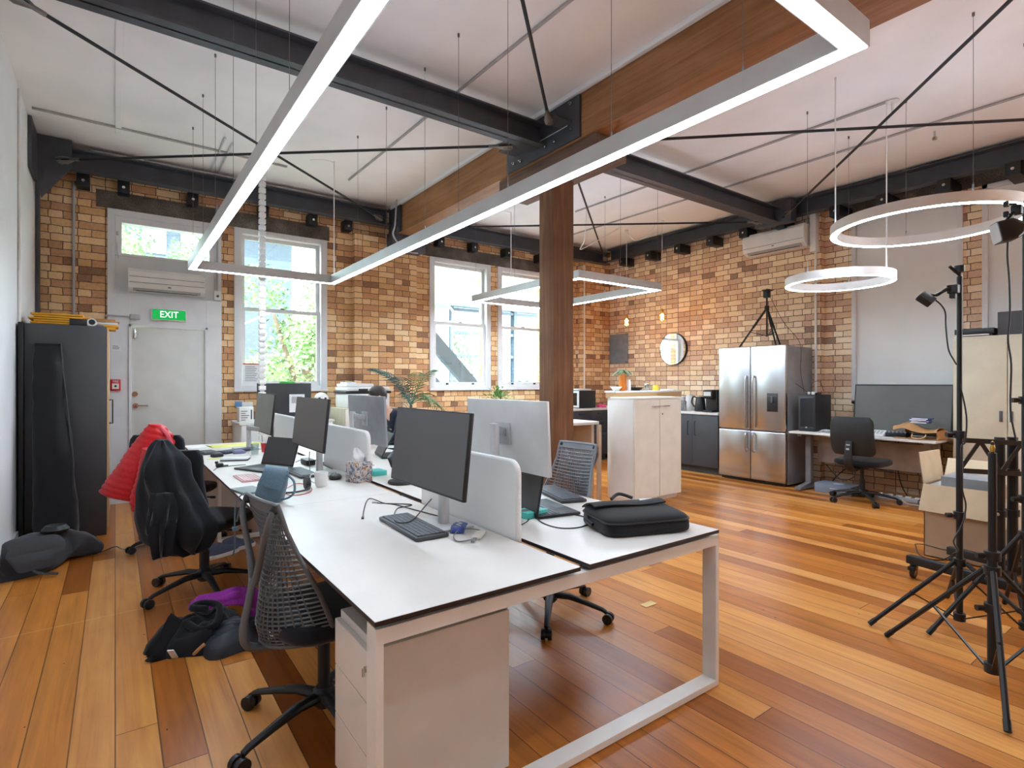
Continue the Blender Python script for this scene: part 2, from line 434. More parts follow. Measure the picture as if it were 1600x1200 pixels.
def thing(name, label, cat, loc=(0, 0, 0), rz=0, group=None):
    o = bpy.data.objects.new(name, None); COL.objects.link(o); o.empty_display_size = .1
    o.location = loc; o.rotation_euler = (0, 0, rz)
    WM[o.name] = Matrix.Translation(loc) @ Matrix.Rotation(rz, 4, 'Z')
    return tag(o, label, cat, group)
def solo(name, m, mats, label, cat, group=None, ang=35):
    """one-mesh thing with its origin at its base"""
    xs = [p[0] for p in m.v]; ys = [p[1] for p in m.v]; zs = [p[2] for p in m.v]
    c = V(((min(xs) + max(xs))/2, (min(ys) + max(ys))/2, min(zs)))
    m.v = [tuple(V(p) - c) for p in m.v]
    o = obj(name, m, mats, None, ang=ang); o.location = c; WM[o.name] = Matrix.Translation(c)
    return tag(o, label, cat, group)
def struct(name, m, mats, parent=None, ang=0):
    o = obj(name, m, mats, parent, ang=ang)
    if parent is None: o['kind'] = 'structure'
    return o
def sub(o, label):
    o['label'] = label; return o
def copy_tree(o, loc=None, rz=None, label=None, group=None, parent=None):
    c = o.copy(); COL.objects.link(c)
    if parent is not None: c.parent = parent
    if loc is not None: c.location = loc
    if rz is not None: c.rotation_euler = (0, 0, rz)
    if label: c['label'] = label
    if group: c['group'] = group
    if parent is None: WM[c.name] = Matrix.Translation(c.location) @ Matrix.Rotation(c.rotation_euler.z, 4, 'Z')
    for ch in [x for x in o.children]: copy_tree(ch, parent=c)
    return c
_ft = {}
def text(m, s, size, T, depth=.001):
    cu = bpy.data.curves.new('lettering', 'FONT'); cu.body = s; cu.size = size; cu.extrude = depth; cu.align_x = 'CENTER'; cu.align_y = 'CENTER'
    o = bpy.data.objects.new('lettering', cu); COL.objects.link(o)
    me = bpy.data.meshes.new_from_object(o.evaluated_get(bpy.context.evaluated_depsgraph_get()))
    m.add([T @ v.co for v in me.vertices], [tuple(p.vertices) for p in me.polygons])
    bpy.data.objects.remove(o); bpy.data.meshes.remove(me); bpy.data.curves.remove(cu)
# ================================================================== SETTING
XL, XR, YB, YF, ZC = -.66, 7.65, 7.5, -3.2, 3.84
m = M(); m.box(XL - .2, XR + .4, YF - .2, YB + .34, -.12, 0); struct('floor', m, FLOOR)
m = M(); m.box(XL - .2, XR + .4, YF - .2, YB + .34, ZC, ZC + .15); struct('ceiling', m, CEILM)
m = M(); m.box(XL - .2, XL, YF - .2, YB + .34, 0, ZC); struct('wall_left', m, WHITE)

def wall_holes(m, u0, u1, z0, z1, holes, put):
    us = sorted({u0, u1, *[h[0] for h in holes], *[h[1] for h in holes]})
    for a, b in zip(us, us[1:]):
        hs = sorted([h for h in holes if h[0] < b - 1e-6 and h[1] > a + 1e-6], key=lambda h: h[2])
        z = z0
        for h in hs:
            if h[2] > z: put(a, b, z, h[2])
            z = h[3]
        if z < z1: put(a, b, z, z1)
m = M(); m.box(XL, XR + .4, YF - .2, YF, 0, ZC); struct('wall_front', m, BRICK)
# back wall: door opening + three sash windows
DO = (-.07, 1.05, 0, 3.27)
WIN = [(1.19, 2.33, 1.23, 3.27), (3.88, 5.0, 1.22, 3.27), (5.14, 6.26, 1.22, 3.27)]
m = M()
wall_holes(m, XL, XR + .4, 0, ZC, [DO] + WIN, lambda a, b, z0, z1: m.box(a, b, YB, YB + .34, z0, z1))
m.box(2.68, 3.62, YB - .1, YB, 0, 3.42)                      # pier under the timber beam
m.box(6.93, XR, YB - .13, YB, 0, 3.6)                         # corner pier
struct('wall_back', m, BRICK)
# right wall, stepping back where the blocked windows are
YS = 3.5
PAN = [(2.01, 3.16, 1.07, 3.52), (.2, 1.84, 1.07, 3.52)]
ADDED_WIN = (-2.9, -1.3, 1.07, 3.52)  # unseen opening added behind the camera to let in fill daylight
m = M(); m.box(XR, XR + .4, YS, YB, 0, ZC)
wall_holes(m, YF, YS, 0, ZC, PAN + [ADDED_WIN], lambda a, b, z0, z1: m.box(XR + .11, XR + .4, a, b, z0, z1))
struct('wall_right', m, BRICKP)
m = M(); a, b, z0, z1 = ADDED_WIN
for q in ((a, a + .06), (b - .06, b), ((a + b)/2 - .03, (a + b)/2 + .03)): m.box(XR + .15, XR + .22, q[0], q[1], z0, z1)
for q in (z0, (z0 + z1)/2 - .03, z1 - .06): m.box(XR + .155, XR + .215, a, b, q, q + .06)
struct('window_7', m, TRIM)  # frame of the added, unseen window
for i, (a, b, z0, z1) in enumerate(PAN):
    m = M(); m.box(XR + .13, XR + .2, a, b, z0, z1); w = struct('window_%d' % (i + 4), m, mat('painted over window board', (222, 224, 222), .6, var=.015, scale=2))
    m = M()
    for q in ((a, a + .05), (b - .05, b)): m.box(XR + .085, XR + .14, q[0], q[1], z0, z1, .004)
    m.box(XR + .085, XR + .14, a, b, z1 - .05, z1, .004); m.box(XR + .085, XR + .14, a, b, z0, z0 + .04, .004)
    obj('window_frame', m, TRIM, w)
# dark concrete lintels
for nm, lab, b in (('concrete_lintel', 'long rough concrete lintel above the door and the sash window beside it', (-.17, 2.36, YB - .012, YB + .1, 3.272, 3.46)),
                   ('concrete_lintel', 'rough concrete lintel above the pair of sash windows right of the beam', (3.76, 6.35, YB - .012, YB + .1, 3.272, 3.46)),
                   ('concrete_lintel', 'rough concrete lintel above the two blocked windows on the right wall', (XR + .098, XR + .16, -.3, 3.34, 3.522, 3.72))):
    m = M(); m.box(*b); solo(nm, m, STONE, lab, 'lintel', ang=0)

# sash windows
def sash_window(n, x0, x1, z0, z1):
    fw = .085
    m = M()
    for a, b in ((x0, x0 + fw), (x1 - fw, x1)): m.box(a, b, YB - .022, YB + .12, z0, z1, .004)
    m.box(x0 + fw, x1 - fw, YB - .022, YB + .12, z1 - .07, z1, .004)
    m.box(x0 + fw, x1 - fw, YB - .022, YB + .12, z0, z0 + .075, .004)
    m.box(x0 - .005, x1 + .005, YB - .04, YB, z0, z0 + .028, .004)
    w = struct('window_%d' % n, m, TRIM, ang=35)
    a, b, zm = x0 + fw, x1 - fw, 2.27
    for nm, y, lo, hi in (('upper_sash', YB + .07, zm - .022, z1 - .07), ('lower_sash', YB + .03, z0 + .075, zm + .022)):
        m = M()
        for q in ((a, a + .045), (b - .045, b)): m.box(q[0], q[1], y, y + .035, lo, hi)
        m.box(a + .045, b - .045, y, y + .035, hi - .045, hi); m.box(a + .045, b - .045, y, y + .035, lo, lo + (.055 if nm == 'lower_sash' else .045))
        sa = obj(nm, m, TRIM, w, ang=0)
        m = M(); m.box(a + .044, b - .044, y + .014, y + .019, lo + .04, hi - .04); obj('pane', m, GLASS, sa, ang=0)
    m = M()
    for q in (.25, .75): m.box(a + (b - a)*q - .018, a + (b - a)*q + .018, YB + .005, YB + .03, z0 + .09, z0 + .115, .004)
    m.box((a + b)/2 - .025, (a + b)/2 + .025, YB + .01, YB + .06, zm + .022, zm + .035, .003)
    obj('sash_lift', m, BLACK, w)
for i, (a, b, z0, z1) in enumerate(WIN): sash_window(i + 1, a, b, z0, z1)

# door set: white surround, door leaf, transom light
m = M(); x0, x1 = DO[0], DO[1]
m.box(x0, x0 + .07, YB - .02, YB + .12, 2.33, 3.27, .003); m.box(x1 - .07, x1, YB - .02, YB + .12, 2.33, 3.27, .003)
m.box(x0 + .07, x1 - .07, YB - .02, YB + .12, 3.2, 3.27, .003)
m.box(x0 + .07, x1 - .07, YB + .01, YB + .12, 2.33, 2.76)                    # panel behind the air conditioner
m.box(x0 + .07, x0 + .13, YB - .005, YB + .12, 2.76, 3.2, .003); m.box(x1 - .13, x1 - .07, YB - .005, YB + .12, 2.76, 3.2, .003)
m.box(x0 + .13, x1 - .13, YB - .005, YB + .12, 3.13, 3.2, .003); m.box(x0 + .13, x1 - .13, YB - .005, YB + .12, 2.76, 2.79, .003)
m.box(x0, .135, YB - .03, YB + .12, 0, 2.33, .002); m.box(.885, x1, YB - .03, YB + .12, 0, 2.33, .002); m.box(.135, .885, YB - .03, YB + .12, 1.985, 2.33)
m.box(.12, .15, YB - .045, YB - .01, 0, 2.0, .004); m.box(.87, .9, YB - .045, YB - .01, 0, 2.0, .004); m.box(.12, .9, YB - .045, YB - .01, 1.97, 2.0, .004)
d = struct('door_1', m, TRIM)
m = M(); m.box(.15, .87, YB - .02, YB + .03, .008, 1.968, .002); dl = obj('door_leaf', m, DOORM, d)
m = M(); m.cyl((.185, YB - .02, 1.085), (.185, YB - .032, 1.085), .028); m.tube([(.185, YB - .03, 1.085), (.185, YB - .065, 1.085), (.2, YB - .068, 1.085), (.3, YB - .068, 1.085)], .009)
obj('lever_handle', m, CHROME, d)
m = M(); m.cyl((.18, YB - .02, 1.215), (.18, YB - .036, 1.215), .03, .026); m.cyl((.18, YB - .036, 1.215), (.18, YB - .05, 1.215), .012)
obj('deadlock', m, CHROME, d)
m = M(); m.box(.165, .19, YB - .034, YB - .02, 1.84, 1.93, .003); m.cyl((.178, YB - .045, 1.845), (.178, YB - .045, 1.95), .006); obj('barrel_bolt', m, CHROME, d)
m = M(); m.box(x0 + .125, x1 - .125, YB + .05, YB + .056, 2.785, 3.135); obj('transom_pane', m, GLASS, d, ang=0)
m = M(); m.tube([(.02, YB - .035, 2.9), (.022, YB - .05, 2.8), (.03, YB - .04, 2.72)], .004); m.box(.01, .035, YB - .05, YB - .02, 2.98, 3.02, .004); obj('window_stay', m, LIGHTP, d)

# skirting on the left wall, ceiling trims
m = M(); m.box(XL, XL + .02, YF, 6.0, 0, .13, .004); struct('baseboard_left', m, TRIM)
m = M(); m.box(3.155, 3.198, YF, 7.3, ZC - .045, ZC - .001, .006); struct('trim_1', m, WHITE)
m = M(); m.box(3.602, 3.64, YF, 7.3, ZC - .045, ZC - .001, .006); struct('trim_2', m, WHITE)
m = M(); m.box(.0, .05, YF, 6.72, ZC - .018, ZC - .001, .004); struct('trim_3', m, CEILM)

# ------------------------------------------------------------------ timber and steel overhead
m = M(); m.box(3.2, 3.6, YF + .02, 7.12, 3.425, ZC - .002, .008)
solo('timber_beam', m, BEAMW, 'heavy orange brown timber beam running along the ceiling to the windowed brick wall', 'beam')
m = M(); m.box(3.215, 3.585, 3.25, 4.66, 3.245, 3.42, .01)
solo('timber_corbel', m, CORB, 'short grey brown timber corbel clamped between the beam and the post', 'corbel')
m = M(); m.box(3.25, 3.5, 3.83, 4.045, .0, 3.24, .012, seg=2)
solo('timber_post', m, POSTW, 'dark weathered square timber post in the middle of the room', 'post')
def bolts(m, pts, ax, r=.014, h=.022):
    for p in pts: m.tube([p, V(p) + V(ax)*h], r, 6); m.tube([V(p) + V(ax)*h, V(p) + V(ax)*h*1.8], r*.5, 6)
t = thing('connector_plate', 'dark bolted steel plate on the beam above the timber post', 'plate', (3.2, 3.94, 3.43))
m = M(); m.box(3.178, 3.199, 3.41, 4.47, 3.43, ZC - .05, .002); obj('plate', m, BSTEEL, t)
m = M(); bolts(m, [(3.178, y, z) for y, z in ((3.5, 3.52), (3.5, 3.74), (3.72, 3.49), (3.85, 3.49), (4.22, 3.48), (4.33, 3.49), (4.4, 3.74))], (-1, 0, 0)); obj('bolt', m, CHROME, t)
m = M(); m.box(3.0, 3.178, 3.5, 3.66, 3.585, 3.6); obj('gusset_shelf', m, BSTEEL, t)
m = M(); m.box(2.98, 3.178, 4.1, 4.32, 3.555, 3.568); obj('gusset_shelf', m, BSTEEL, t)
m = M(); m.tube([(3.177, 3.56, 3.575), (3.177, 4.2, 3.575)], .004, 6); obj('weld_line', m, LIGHTP, t)
t = thing('connector_plate', 'dark bolted steel shoe holding the beam end against the brick pier', 'plate', (3.2, 7.24, 3.43))
m = M(); m.box(3.175, 3.1985, 7.0, 7.38, 3.43, ZC - .01, .002); m.box(3.2, 3.62, 7.13, 7.15, 3.43, ZC - .01); m.box(3.14, 3.64, 7.15, 7.395, 3.22, 3.46, .004); obj('plate', m, BSTEEL, t)
m = M(); bolts(m, [(3.175, 7.08, z) for z in (3.5, 3.6, 3.7)], (-1, 0, 0)); obj('bolt', m, CHROME, t)
def ibeam(m, p0, p1, w, h, tk=.014):
    for dz in (0, h - tk): m.bar(V(p0) + V((0, 0, dz + tk/2)), V(p1) + V((0, 0, dz + tk/2)), w, tk)
    m.bar(V(p0) + V((0, 0, h/2)), V(p1) + V((0, 0, h/2)), tk, h)
m = M(); ibeam(m, (XL, 3.94, 3.51), (3.17, 3.94, 3.51), .16, .2)
solo('steel_beam', m, BSTEEL, 'dark steel joist spanning from the left wall to the timber beam', 'beam', ang=0)
m = M(); ibeam(m, (3.61, 3.94, 3.51), (7.5, 3.94, 3.51), .16, .2)
solo('steel_beam', m, BSTEEL, 'dark steel joist spanning from the timber beam to the right brick wall', 'beam', ang=0)
def channel(m, p0, p1, n):
    n = V(n); m.bar(V(p0) + n*.008, V(p1) + n*.008, .016, .21); up = V((0, 0, .1))
    for q in (up, -up): m.bar(V(p0) + n*.06 + q, V(p1) + n*.06 + q, .12, .014)
m = M(); channel(m, (XL + .02, YB - .15, 3.66), (3.13, YB - .15, 3.66), (0, -1, 0))
solo('steel_channel', m, BSTEEL, 'dark steel channel along the top of the brick wall above the door', 'beam', ang=0)
m = M(); channel(m, (3.66, YB - .15, 3.66), (XR - .12, YB - .15, 3.66), (0, -1, 0))
solo('steel_channel', m, BSTEEL, 'dark steel channel along the brick wall above the pair of sash windows', 'beam', ang=0)
m = M(); channel(m, (XR - .12, YB - .3, 3.7), (XR - .12, YF + .05, 3.7), (-1, 0, 0))
solo('steel_channel', m, BSTEEL, 'long dark steel channel along the top of the right brick wall', 'beam', ang=0)
i = 0
WHERE_B = {0: 'leftmost of the black steel brackets above the door', 1: 'black steel bracket above the top left corner of the transom', 2: 'black steel bracket above the right half of the transom',
           3: 'black steel bracket above the left sash window near the cable spine', 4: 'black steel bracket above the right side of the left sash window', 5: 'black steel bracket on the brick left of the beam end',
           6: 'black steel bracket right of the beam end', 7: 'black steel bracket above the first window of the pair', 8: 'black steel bracket above the gap between the paired windows', 9: 'black steel bracket above the second window of the pair'}
for i, x in enumerate((-.33, .02, .68, 1.45, 2.05, 2.52, 3.95, 4.55, 5.2, 5.9)):
    m = M(); m.box(x, x + .11, YB - .16, YB + .001, 3.42, 3.555, .004); b = solo('joist_bracket', m, BLACKM, WHERE_B[i], 'bracket', 'steel brackets on the windowed brick wall')
    m = M(); bolts(m, [(x + .055, YB - .16, 3.48)], (0, -1, 0), .016, .01); obj('bolt', m, CHROME, b)
WHERE_R = ['black steel bracket nearest the far corner on the right wall', 'second black steel bracket from the far corner on the right wall', 'third black steel bracket from the far corner on the right wall',
           'fourth black steel bracket from the far corner on the right wall', 'fifth bracket from the far corner, left of the air conditioner', 'black steel bracket above the air conditioner on the right wall',
           'black steel bracket above the corner of the first blocked window', 'black steel bracket above the middle of the first blocked window', 'black steel bracket above the small brick strip between blocked windows', 'black steel bracket above the second blocked window']
for i, y in enumerate((6.75, 6.15, 5.55, 4.95, 4.4, 3.85, 3.15, 2.62, 2.02, 1.45)):
    xr = XR if y > YS else XR + .097
    m = M(); m.box(XR - .27, xr + .014, y, y + .125, 3.455, 3.588, .004); b = solo('joist_bracket', m, BLACKM, WHERE_R[i], 'bracket', 'steel brackets on the right brick wall')
    m = M(); bolts(m, [(XR - .27, y + .062, 3.52)], (-1, 0, 0), .016, .008); obj('bolt', m, CHROME, b)
m = M(); m.prism([(XL + .004, 7.2, 3.83), (XL + .004, 7.2, 3.4), (XL + .06, 7.2, 3.2), (XL + .3, 7.2, 3.55), (XL + .3, 7.2, 3.83)], (0, .02, 0))
m.box(XL + .004, XL + .03, 6.75, 7.2, 3.35, 3.83); m.box(XL + .004, XL + .03, 7.34, 7.49, 0, 3.4)
solo('corner_gusset', m, BSTEEL, 'black steel gusset in the ceiling corner above the wardrobe', 'bracket', ang=0)

# tie rods with clevis ends
def clevis(m, p, d):
    p, d = V(p), V(d).normalized(); sd = V((-d.y, d.x, 0)).normalized()
    for q in (-1, 1):
        pr = [p + sd*.035*q + V((0, 0, z)) for z in (-.035, .035)]
        m.tube([p - d*.03 + V((0, 0, .016*q)), p + d*.05 + V((0, 0, .02*q)), p + d*.13 + V((0, 0, .008*q))], [.034, .04, .016], 10, flat=.35)
    m.tube([p + d*.1, p + d*.2], .016, 10); m.tube([p + V((0, 0, -.035)), p + V((0, 0, .035))], .02, 10)
def rod(lab, p0, p1, ends=(1, 1)):
    p0, p1 = V(p0), V(p1); t = thing('tie_rod', lab, 'rod', p0, 0, 'steel cross bracing rods under the ceiling')
    m = M(); m.tube([p0, p1], .0125, 10); obj('rod', m, BLACKM, t)
    for e, p, d in ((ends[0], p0, p1 - p0), (ends[1], p1, p0 - p1)):
        if e: m = M(); clevis(m, p, d); obj('clevis', m, mat('galvanised clevis', (128, 124, 120), .45, .6), t)
ZR = 3.6
rod('dark steel tie rod from the left wall to the beam end at the brick pier', (-.5, 4.26, ZR), (2.95, 7.15, ZR))
rod('dark steel tie rod from the far left corner to the bolted beam plate', (-.44, 7.08, ZR - .03), (3.0, 4.17, ZR - .03))
rod('dark steel tie rod running from the bolted beam plate up and out of view', (3.02, 3.62, ZR), (-.5, .2, ZR))
rod('dark steel tie rod from behind the lamp to above the right light stand', (3.66, 3.6, ZR - .03), (7.4, .1, ZR - .03))
rod('dark steel tie rod from the right wall joint towards the top right corner', (7.3, 3.78, ZR), (3.7, .34, ZR))
rod('dark steel tie rod behind the timber post above the kitchen lamp', (3.7, 7.02, ZR - .03), (7.25, 4.1, ZR - .03))
rod('short dark steel tie rod right of the timber post towards the kitchen corner', (3.75, 4.15, ZR), (7.25, 7.1, ZR))
m = M(); m.box(7.25, 7.405, 3.7, 4.2, 3.5, 3.8, .004); m.box(7.3, 7.405, 4.2, 4.3, 3.56, 3.6)
bolts(m, [(7.25, 3.8, z) for z in (3.56, 3.64, 3.72)], (-1, 0, 0)); solo('connector_plate', m, BSTEEL, 'dark steel joint block where the joist meets the right wall', 'plate')

# conduits and cables on the ceiling and walls
def pipe(nm, lab, pts, r=.0125, mt=None, cat='conduit', n=8):
    m = M(); m.tube(pts, r, n); return solo(nm, m, mt or mat('painted conduit', (168, 164, 160), .6), lab, cat)
cz = ZC - .0117
pipe('conduit', 'thin conduit crossing the ceiling from above the wardrobe to the lamp', [(XL + .05, 6.55, cz), (1.6, 6.62, cz)])
pipe('conduit', 'thin conduit on the ceiling left of the timber beam, crossing above the steel joist', [(2.32, 6.6, cz), (2.46, -1, cz)])
pipe('conduit', 'thin ceiling conduit leading to the ceiling rose of the ring lamps', [(5.42, 5.9, cz), (5.53, 1.98, cz)])
pipe('conduit', 'thin ceiling conduit nearest the right brick wall', [(6.22, 6.9, cz), (6.4, -1, cz)])
pipe('conduit', 'short pale conduit on the ceiling above the door, left of the pair', [(.905, 7.35, cz), (.905, 6.2, cz)], .011, SILVER)
pipe('conduit', 'short pale conduit on the ceiling above the door, right of the pair', [(.985, 7.35, cz), (.985, 6.3, cz)], .011, SILVER)
pipe('conduit', 'vertical grey conduit on the brick left of the door', [(-.36, YB - .012, 1.95), (-.36, YB - .012, 3.5)], .013, LIGHTP)
pipe('conduit', 'white conduit running up the left wall beside the wardrobe', [(XL + .0115, 6.12, 1.86), (XL + .0115, 6.12, 3.8)], .012, WHITEP)
pipe('conduit', 'grey conduit on the white surround right of the air conditioner', [(1.0, YB - .034, 2.42), (1.0, YB - .034, 3.5)], .012, LIGHTP)
pipe('conduit', 'white conduit in the far corner left of the kitchen chalkboard', [(6.98, YB - .143, .9), (6.98, YB - .143, 3.5)], .014, WHITEP)
pipe('conduit', 'white conduit on the right wall under the air conditioner', [(XR - .0155, 3.56, 1.0), (XR - .0155, 3.56, 3.2)], .016, WHITEP)
pipe('conduit', 'pale conduit along the top of the steel channel above the door', [(-.2, 7.26, 3.79), (2.6, 7.26, 3.79)], .012, LIGHTP)
pipe('cable', 'grey bent cable beside the beam end', spline([(3.11, 6.97, 3.845), (3.08, 6.95, 3.5), (3.1, 7.05, 3.36), (3.3, 7.1, 3.2), (3.5, 7.12, 3.19)]), .012, LIGHTP, 'cable')
pipe('cable', 'pale looped cable drooping from the ceiling above the kitchen lamp', spline([(5.45, 5.7, ZC), (5.6, 5.9, 3.45), (5.7, 6.1, 3.36), (6.0, 6.15, 3.5), (6.6, 6.15, ZC)]), .006, WHITEP, 'cable')
pipe('cable', 'thin pale cable swagged between the pendant bulbs', spline([(6.72, 6.12, ZC), (6.75, 5.95, 3.62), (6.77, 5.7, 3.66), (6.78, 5.52, ZC)]), .005, WHITEP, 'cable')
m = M(); m.lathe([(.001, 0), (.02, .0), (.024, .02), (.01, .03), (.01, .087)], (6.58, 1.93, ZC - .085), 12); solo('fire_sprinkler', m, CHROME, 'small chrome sprinkler head on the ceiling above the ring lamps', 'sprinkler')
m = M(); m.lathe([(.055, 0), (.05, .012), (.001, .014)], (5.565, 1.94, ZC - .0145), 20); m.tube([(5.565, 1.94, ZC - .02), (5.565, 1.94, ZC - .1)], .012, 8); solo('ceiling_rose', m, WHITEP, 'white ceiling rose feeding the ring lamps', 'ceiling rose')
# ================================================================== LAMPS
def frame_ring(m, x0, x1, y0, y1, w, z0, z1):
    o = [(x0, y0), (x1, y0), (x1, y1), (x0, y1)]; i = [(x0 + w, y0 + w), (x1 - w, y0 + w), (x1 - w, y1 - w), (x0 + w, y1 - w)]
    vs = [(*p, z) for z in (z0, z1) for p in o] + [(*p, z) for z in (z0, z1) for p in i]
    fs = []
    for k in range(4):
        j = (k + 1) % 4
        fs += [(k, j, 4 + j, 4 + k), (8 + j, 8 + k, 12 + k, 12 + j), (4 + k, 4 + j, 12 + j, 12 + k), (j, k, 8 + k, 8 + j)]
    m.add(vs, fs)
def rect_lamp(lab, x0, x1, y0, y1, z, wires, rod_at, LAMP=LAMP, FILL=FILL):
    t = thing('pendant_lamp', lab, 'ceiling lamp', ((x0 + x1)/2, (y0 + y1)/2, z))
    m = M(); frame_ring(m, x0, x1, y0, y1, .068, z, z + .088); obj('housing', m, ALU, t, ang=0)
    m = M(); frame_ring(m, x0 + .006, x1 - .006, y0 + .006, y1 - .006, .056, z - .002, z + .004); obj('diffuser', m, LAMP, t, ang=0)
    m = M(); frame_ring(m, x0 + .012, x1 - .012, y0 + .012, y1 - .012, .044, z + .086, z + .0895); obj('added_fill_strip', m, FILL, t, ang=0)  # added upward emitter, lifts the ceiling brightness
    for x, y in wires:
        m = M(); m.tube([(x, y, z + .086), (x, y, ZC - .012)], .0016, 5); m.tube([(x, y, ZC - .025), (x, y, ZC - .002)], .008, 8); m.tube([(x, y, z + .086), (x, y, z + .125)], .005, 6)
        obj('suspension_wire', m, mat('steel wire', (112, 110, 108), .5, .5), t)
    m = M(); x, y = rod_at; m.tube([(x, y, z + .086), (x, y, ZC - .03)], .006, 8); m.tube(spline([(x, y, ZC - .04), (x - .1, y + .05, ZC - .02), (x - .22, y + .14, ZC - .02)]), .003, 6)
    obj('power_feed', m, WHITEP, t)
wr = []
for y in (6.15, 5.4, 4.68, 3.9, 3.2, 2.5): wr.append((.615, y))
for y in (5.39, 4.67, 3.91, 3.385, 2.78, 1.9, 1.2): wr.append((1.985, y))
rect_lamp('long rectangular white pendant lamp with lit underside hung over the bench desks', .578, 2.022, .77, 6.225, 2.46, wr, (1.975, 6.1))
wr = [(4.03, 6.4), (4.03, 5.5), (4.03, 4.6), (5.31, 6.3), (5.31, 5.2), (5.31, 4.32), (4.66, 4.32)]
rect_lamp('smaller rectangular white pendant lamp with lit underside near the kitchen', 3.99, 5.348, 4.29, 6.45, 2.46, wr, (4.64, 6.42), LAMP2, FILL2)
def ring_lamp(lab, c, R, z, w, h, wires, LAMP=LAMP3, FILL=FILL2):
    t = thing('pendant_ring_lamp', lab, 'ceiling lamp', (*c, z))
    m = M(); n = 96; pr = [(R, 0), (R, h), (R - w, h), (R - w, 0)]
    def rng(m, pr):
        vs = []
        for r, zz in pr: vs += [(c[0] + r*math.cos(2*PI*k/n), c[1] + r*math.sin(2*PI*k/n), z + zz) for k in range(n)]
        q = len(pr); m.add(vs, [(i*n + k, i*n + (k + 1) % n, ((i + 1) % q)*n + (k + 1) % n, ((i + 1) % q)*n + k) for i in range(q) for k in range(n)])
    rng(m, pr); obj('housing', m, WHITEP, t, ang=30)
    m = M(); rng(m, [(R - .004, -.002), (R - .004, .004), (R - w + .004, .004), (R - w + .004, -.002)]); obj('diffuser', m, LAMP, t, ang=30)
    m = M(); rng(m, [(R - .01, h - .002), (R - .01, h + .0015), (R - w + .01, h + .0015), (R - w + .01, h - .002)]); obj('added_fill_strip', m, FILL, t, ang=30)  # same added ceiling fill, ring shaped
    for i, a in enumerate(wires):
        x, y = c[0] + (R - w/2)*math.cos(a), c[1] + (R - w/2)*math.sin(a)
        m = M(); r = .0055 if i == 0 else .0016
        m.tube([(x, y, z + h - .002), (x, y, ZC - .012)], r, 6); m.tube([(x, y, ZC - .025), (x, y, ZC - .002)], .008, 8); m.tube([(x, y, z + h - .002), (x, y, z + h + .05)], .006, 6)
        obj('power_feed' if i == 0 else 'suspension_wire', m, WHITEP if i == 0 else MATS['steel wire'], t)
ring_lamp('large white ring lamp with lit underside at upper right', (5.12, 1.575), .632, 2.56, .05, .075, (2.2, 3.9, .5, 5.2))
ring_lamp('small white ring lamp with lit underside hanging lower than the large ring', (5.585, 2.395), .458, 2.285, .042, .075, (-1.75, 2.95, .2))
def bulb(lab, x, y, zb):
    t = thing('pendant_bulb', lab, 'pendant', (x, y, zb))
    m = M(); m.lathe([(.001, -.07), (.034, -.062), (.055, -.035), (.06, 0), (.054, .03), (.03, .056), (.017, .07)], (x, y, zb), 20); obj('glass_bulb', m, BULBG, t)
    m = M(); pts = [(x + .024*math.cos(k*1.9), y + .024*math.sin(k*1.9), zb - .04 + .07*(k % 2)) for k in range(14)]; m.tube(pts, .006, 6); obj('filament', m, BULB, t)
    m = M(); m.lathe([(.018, .066), (.02, .07), (.02, .115), (.006, .125)], (x, y, zb), 16); obj('lamp_holder', m, BRASS, t)
    m = M(); m.tube([(x, y, zb + .12), (x, y, ZC - .02)], .004, 6); m.lathe([(.03, -.02), (.03, 0)], (x, y, ZC - .002), 14); obj('cord', m, WHITEP, t)
bulb('bare glowing pendant bulb over the kitchen, left one, above the chalkboard', 6.78, 6.15, 2.33)
bulb('bare glowing pendant bulb over the kitchen, beside the round mirror', 6.83, 5.47, 2.355)

# ================================================================== WALL FITTINGS
def aircon(lab, T, L, hgt, dep, pipe_side):
    """T maps local (x along, y out of wall, z up)"""
    t = thing('air_conditioner', lab, 'air conditioner', T @ V((L/2, 0, 0)))
    prof = [(0, 0), (dep*.55, 0), (dep*.86, hgt*.12), (dep, hgt*.34), (dep, hgt*.86), (dep*.9, hgt), (0, hgt)]
    m = M(); m.prism([T @ V((0, y, z)) for y, z in prof], (T.to_3x3() @ V((L, 0, 0)))); obj('body', m, WHITEP, t, ang=25)
    m = M(); a = [T @ V(p) for p in ((L*.06, dep*.6, .004), (L*.94, dep*.6, .004), (L*.94, dep*.87, hgt*.125), (L*.06, dep*.87, hgt*.125))]
    m.prism(a, T.to_3x3() @ V((0, .006, -.004))); obj('louvre', m, LIGHTP, t)
    m = M()
    for z in ((hgt*.36, hgt*.62) if L < .8 else (hgt*.3,)): m.box(0, 1, 0, 1, 0, 1, 0, T @ Matrix.Translation((L*.012, dep - .001, z)) @ Matrix.Diagonal((L*.976, .003, .004, 1)))
    m.box(0, 1, 0, 1, 0, 1, 0, T @ Matrix.Translation((L*.1, dep*.58, hgt*.005)) @ Matrix.Diagonal((L*.8, dep*.12, .006, 1)))
    obj('slot', m, BLACK, t)
    m = M(); m.box(0, 1, 0, 1, 0, 1, 0, T @ Matrix.Translation((L*.5, dep, hgt*.2)) @ Matrix.Diagonal((.03, .002, .012, 1))); obj('display', m, GREYP, t)
    m = M(); m.box(0, 1, 0, 1, 0, 1, 0, T @ Matrix.Translation((L*.05, dep*.2, hgt)) @ Matrix.Diagonal((L*.9, dep*.55, .004, 1))); obj('intake_grille', m, LIGHTP, t)
Tb = Matrix(((1, 0, 0, .115), (0, -1, 0, YB + .01), (0, 0, 1, 2.365), (0, 0, 0, 1)))
aircon('white air conditioner above the exit door below the transom window', Tb, .74, .24, .2, 0)
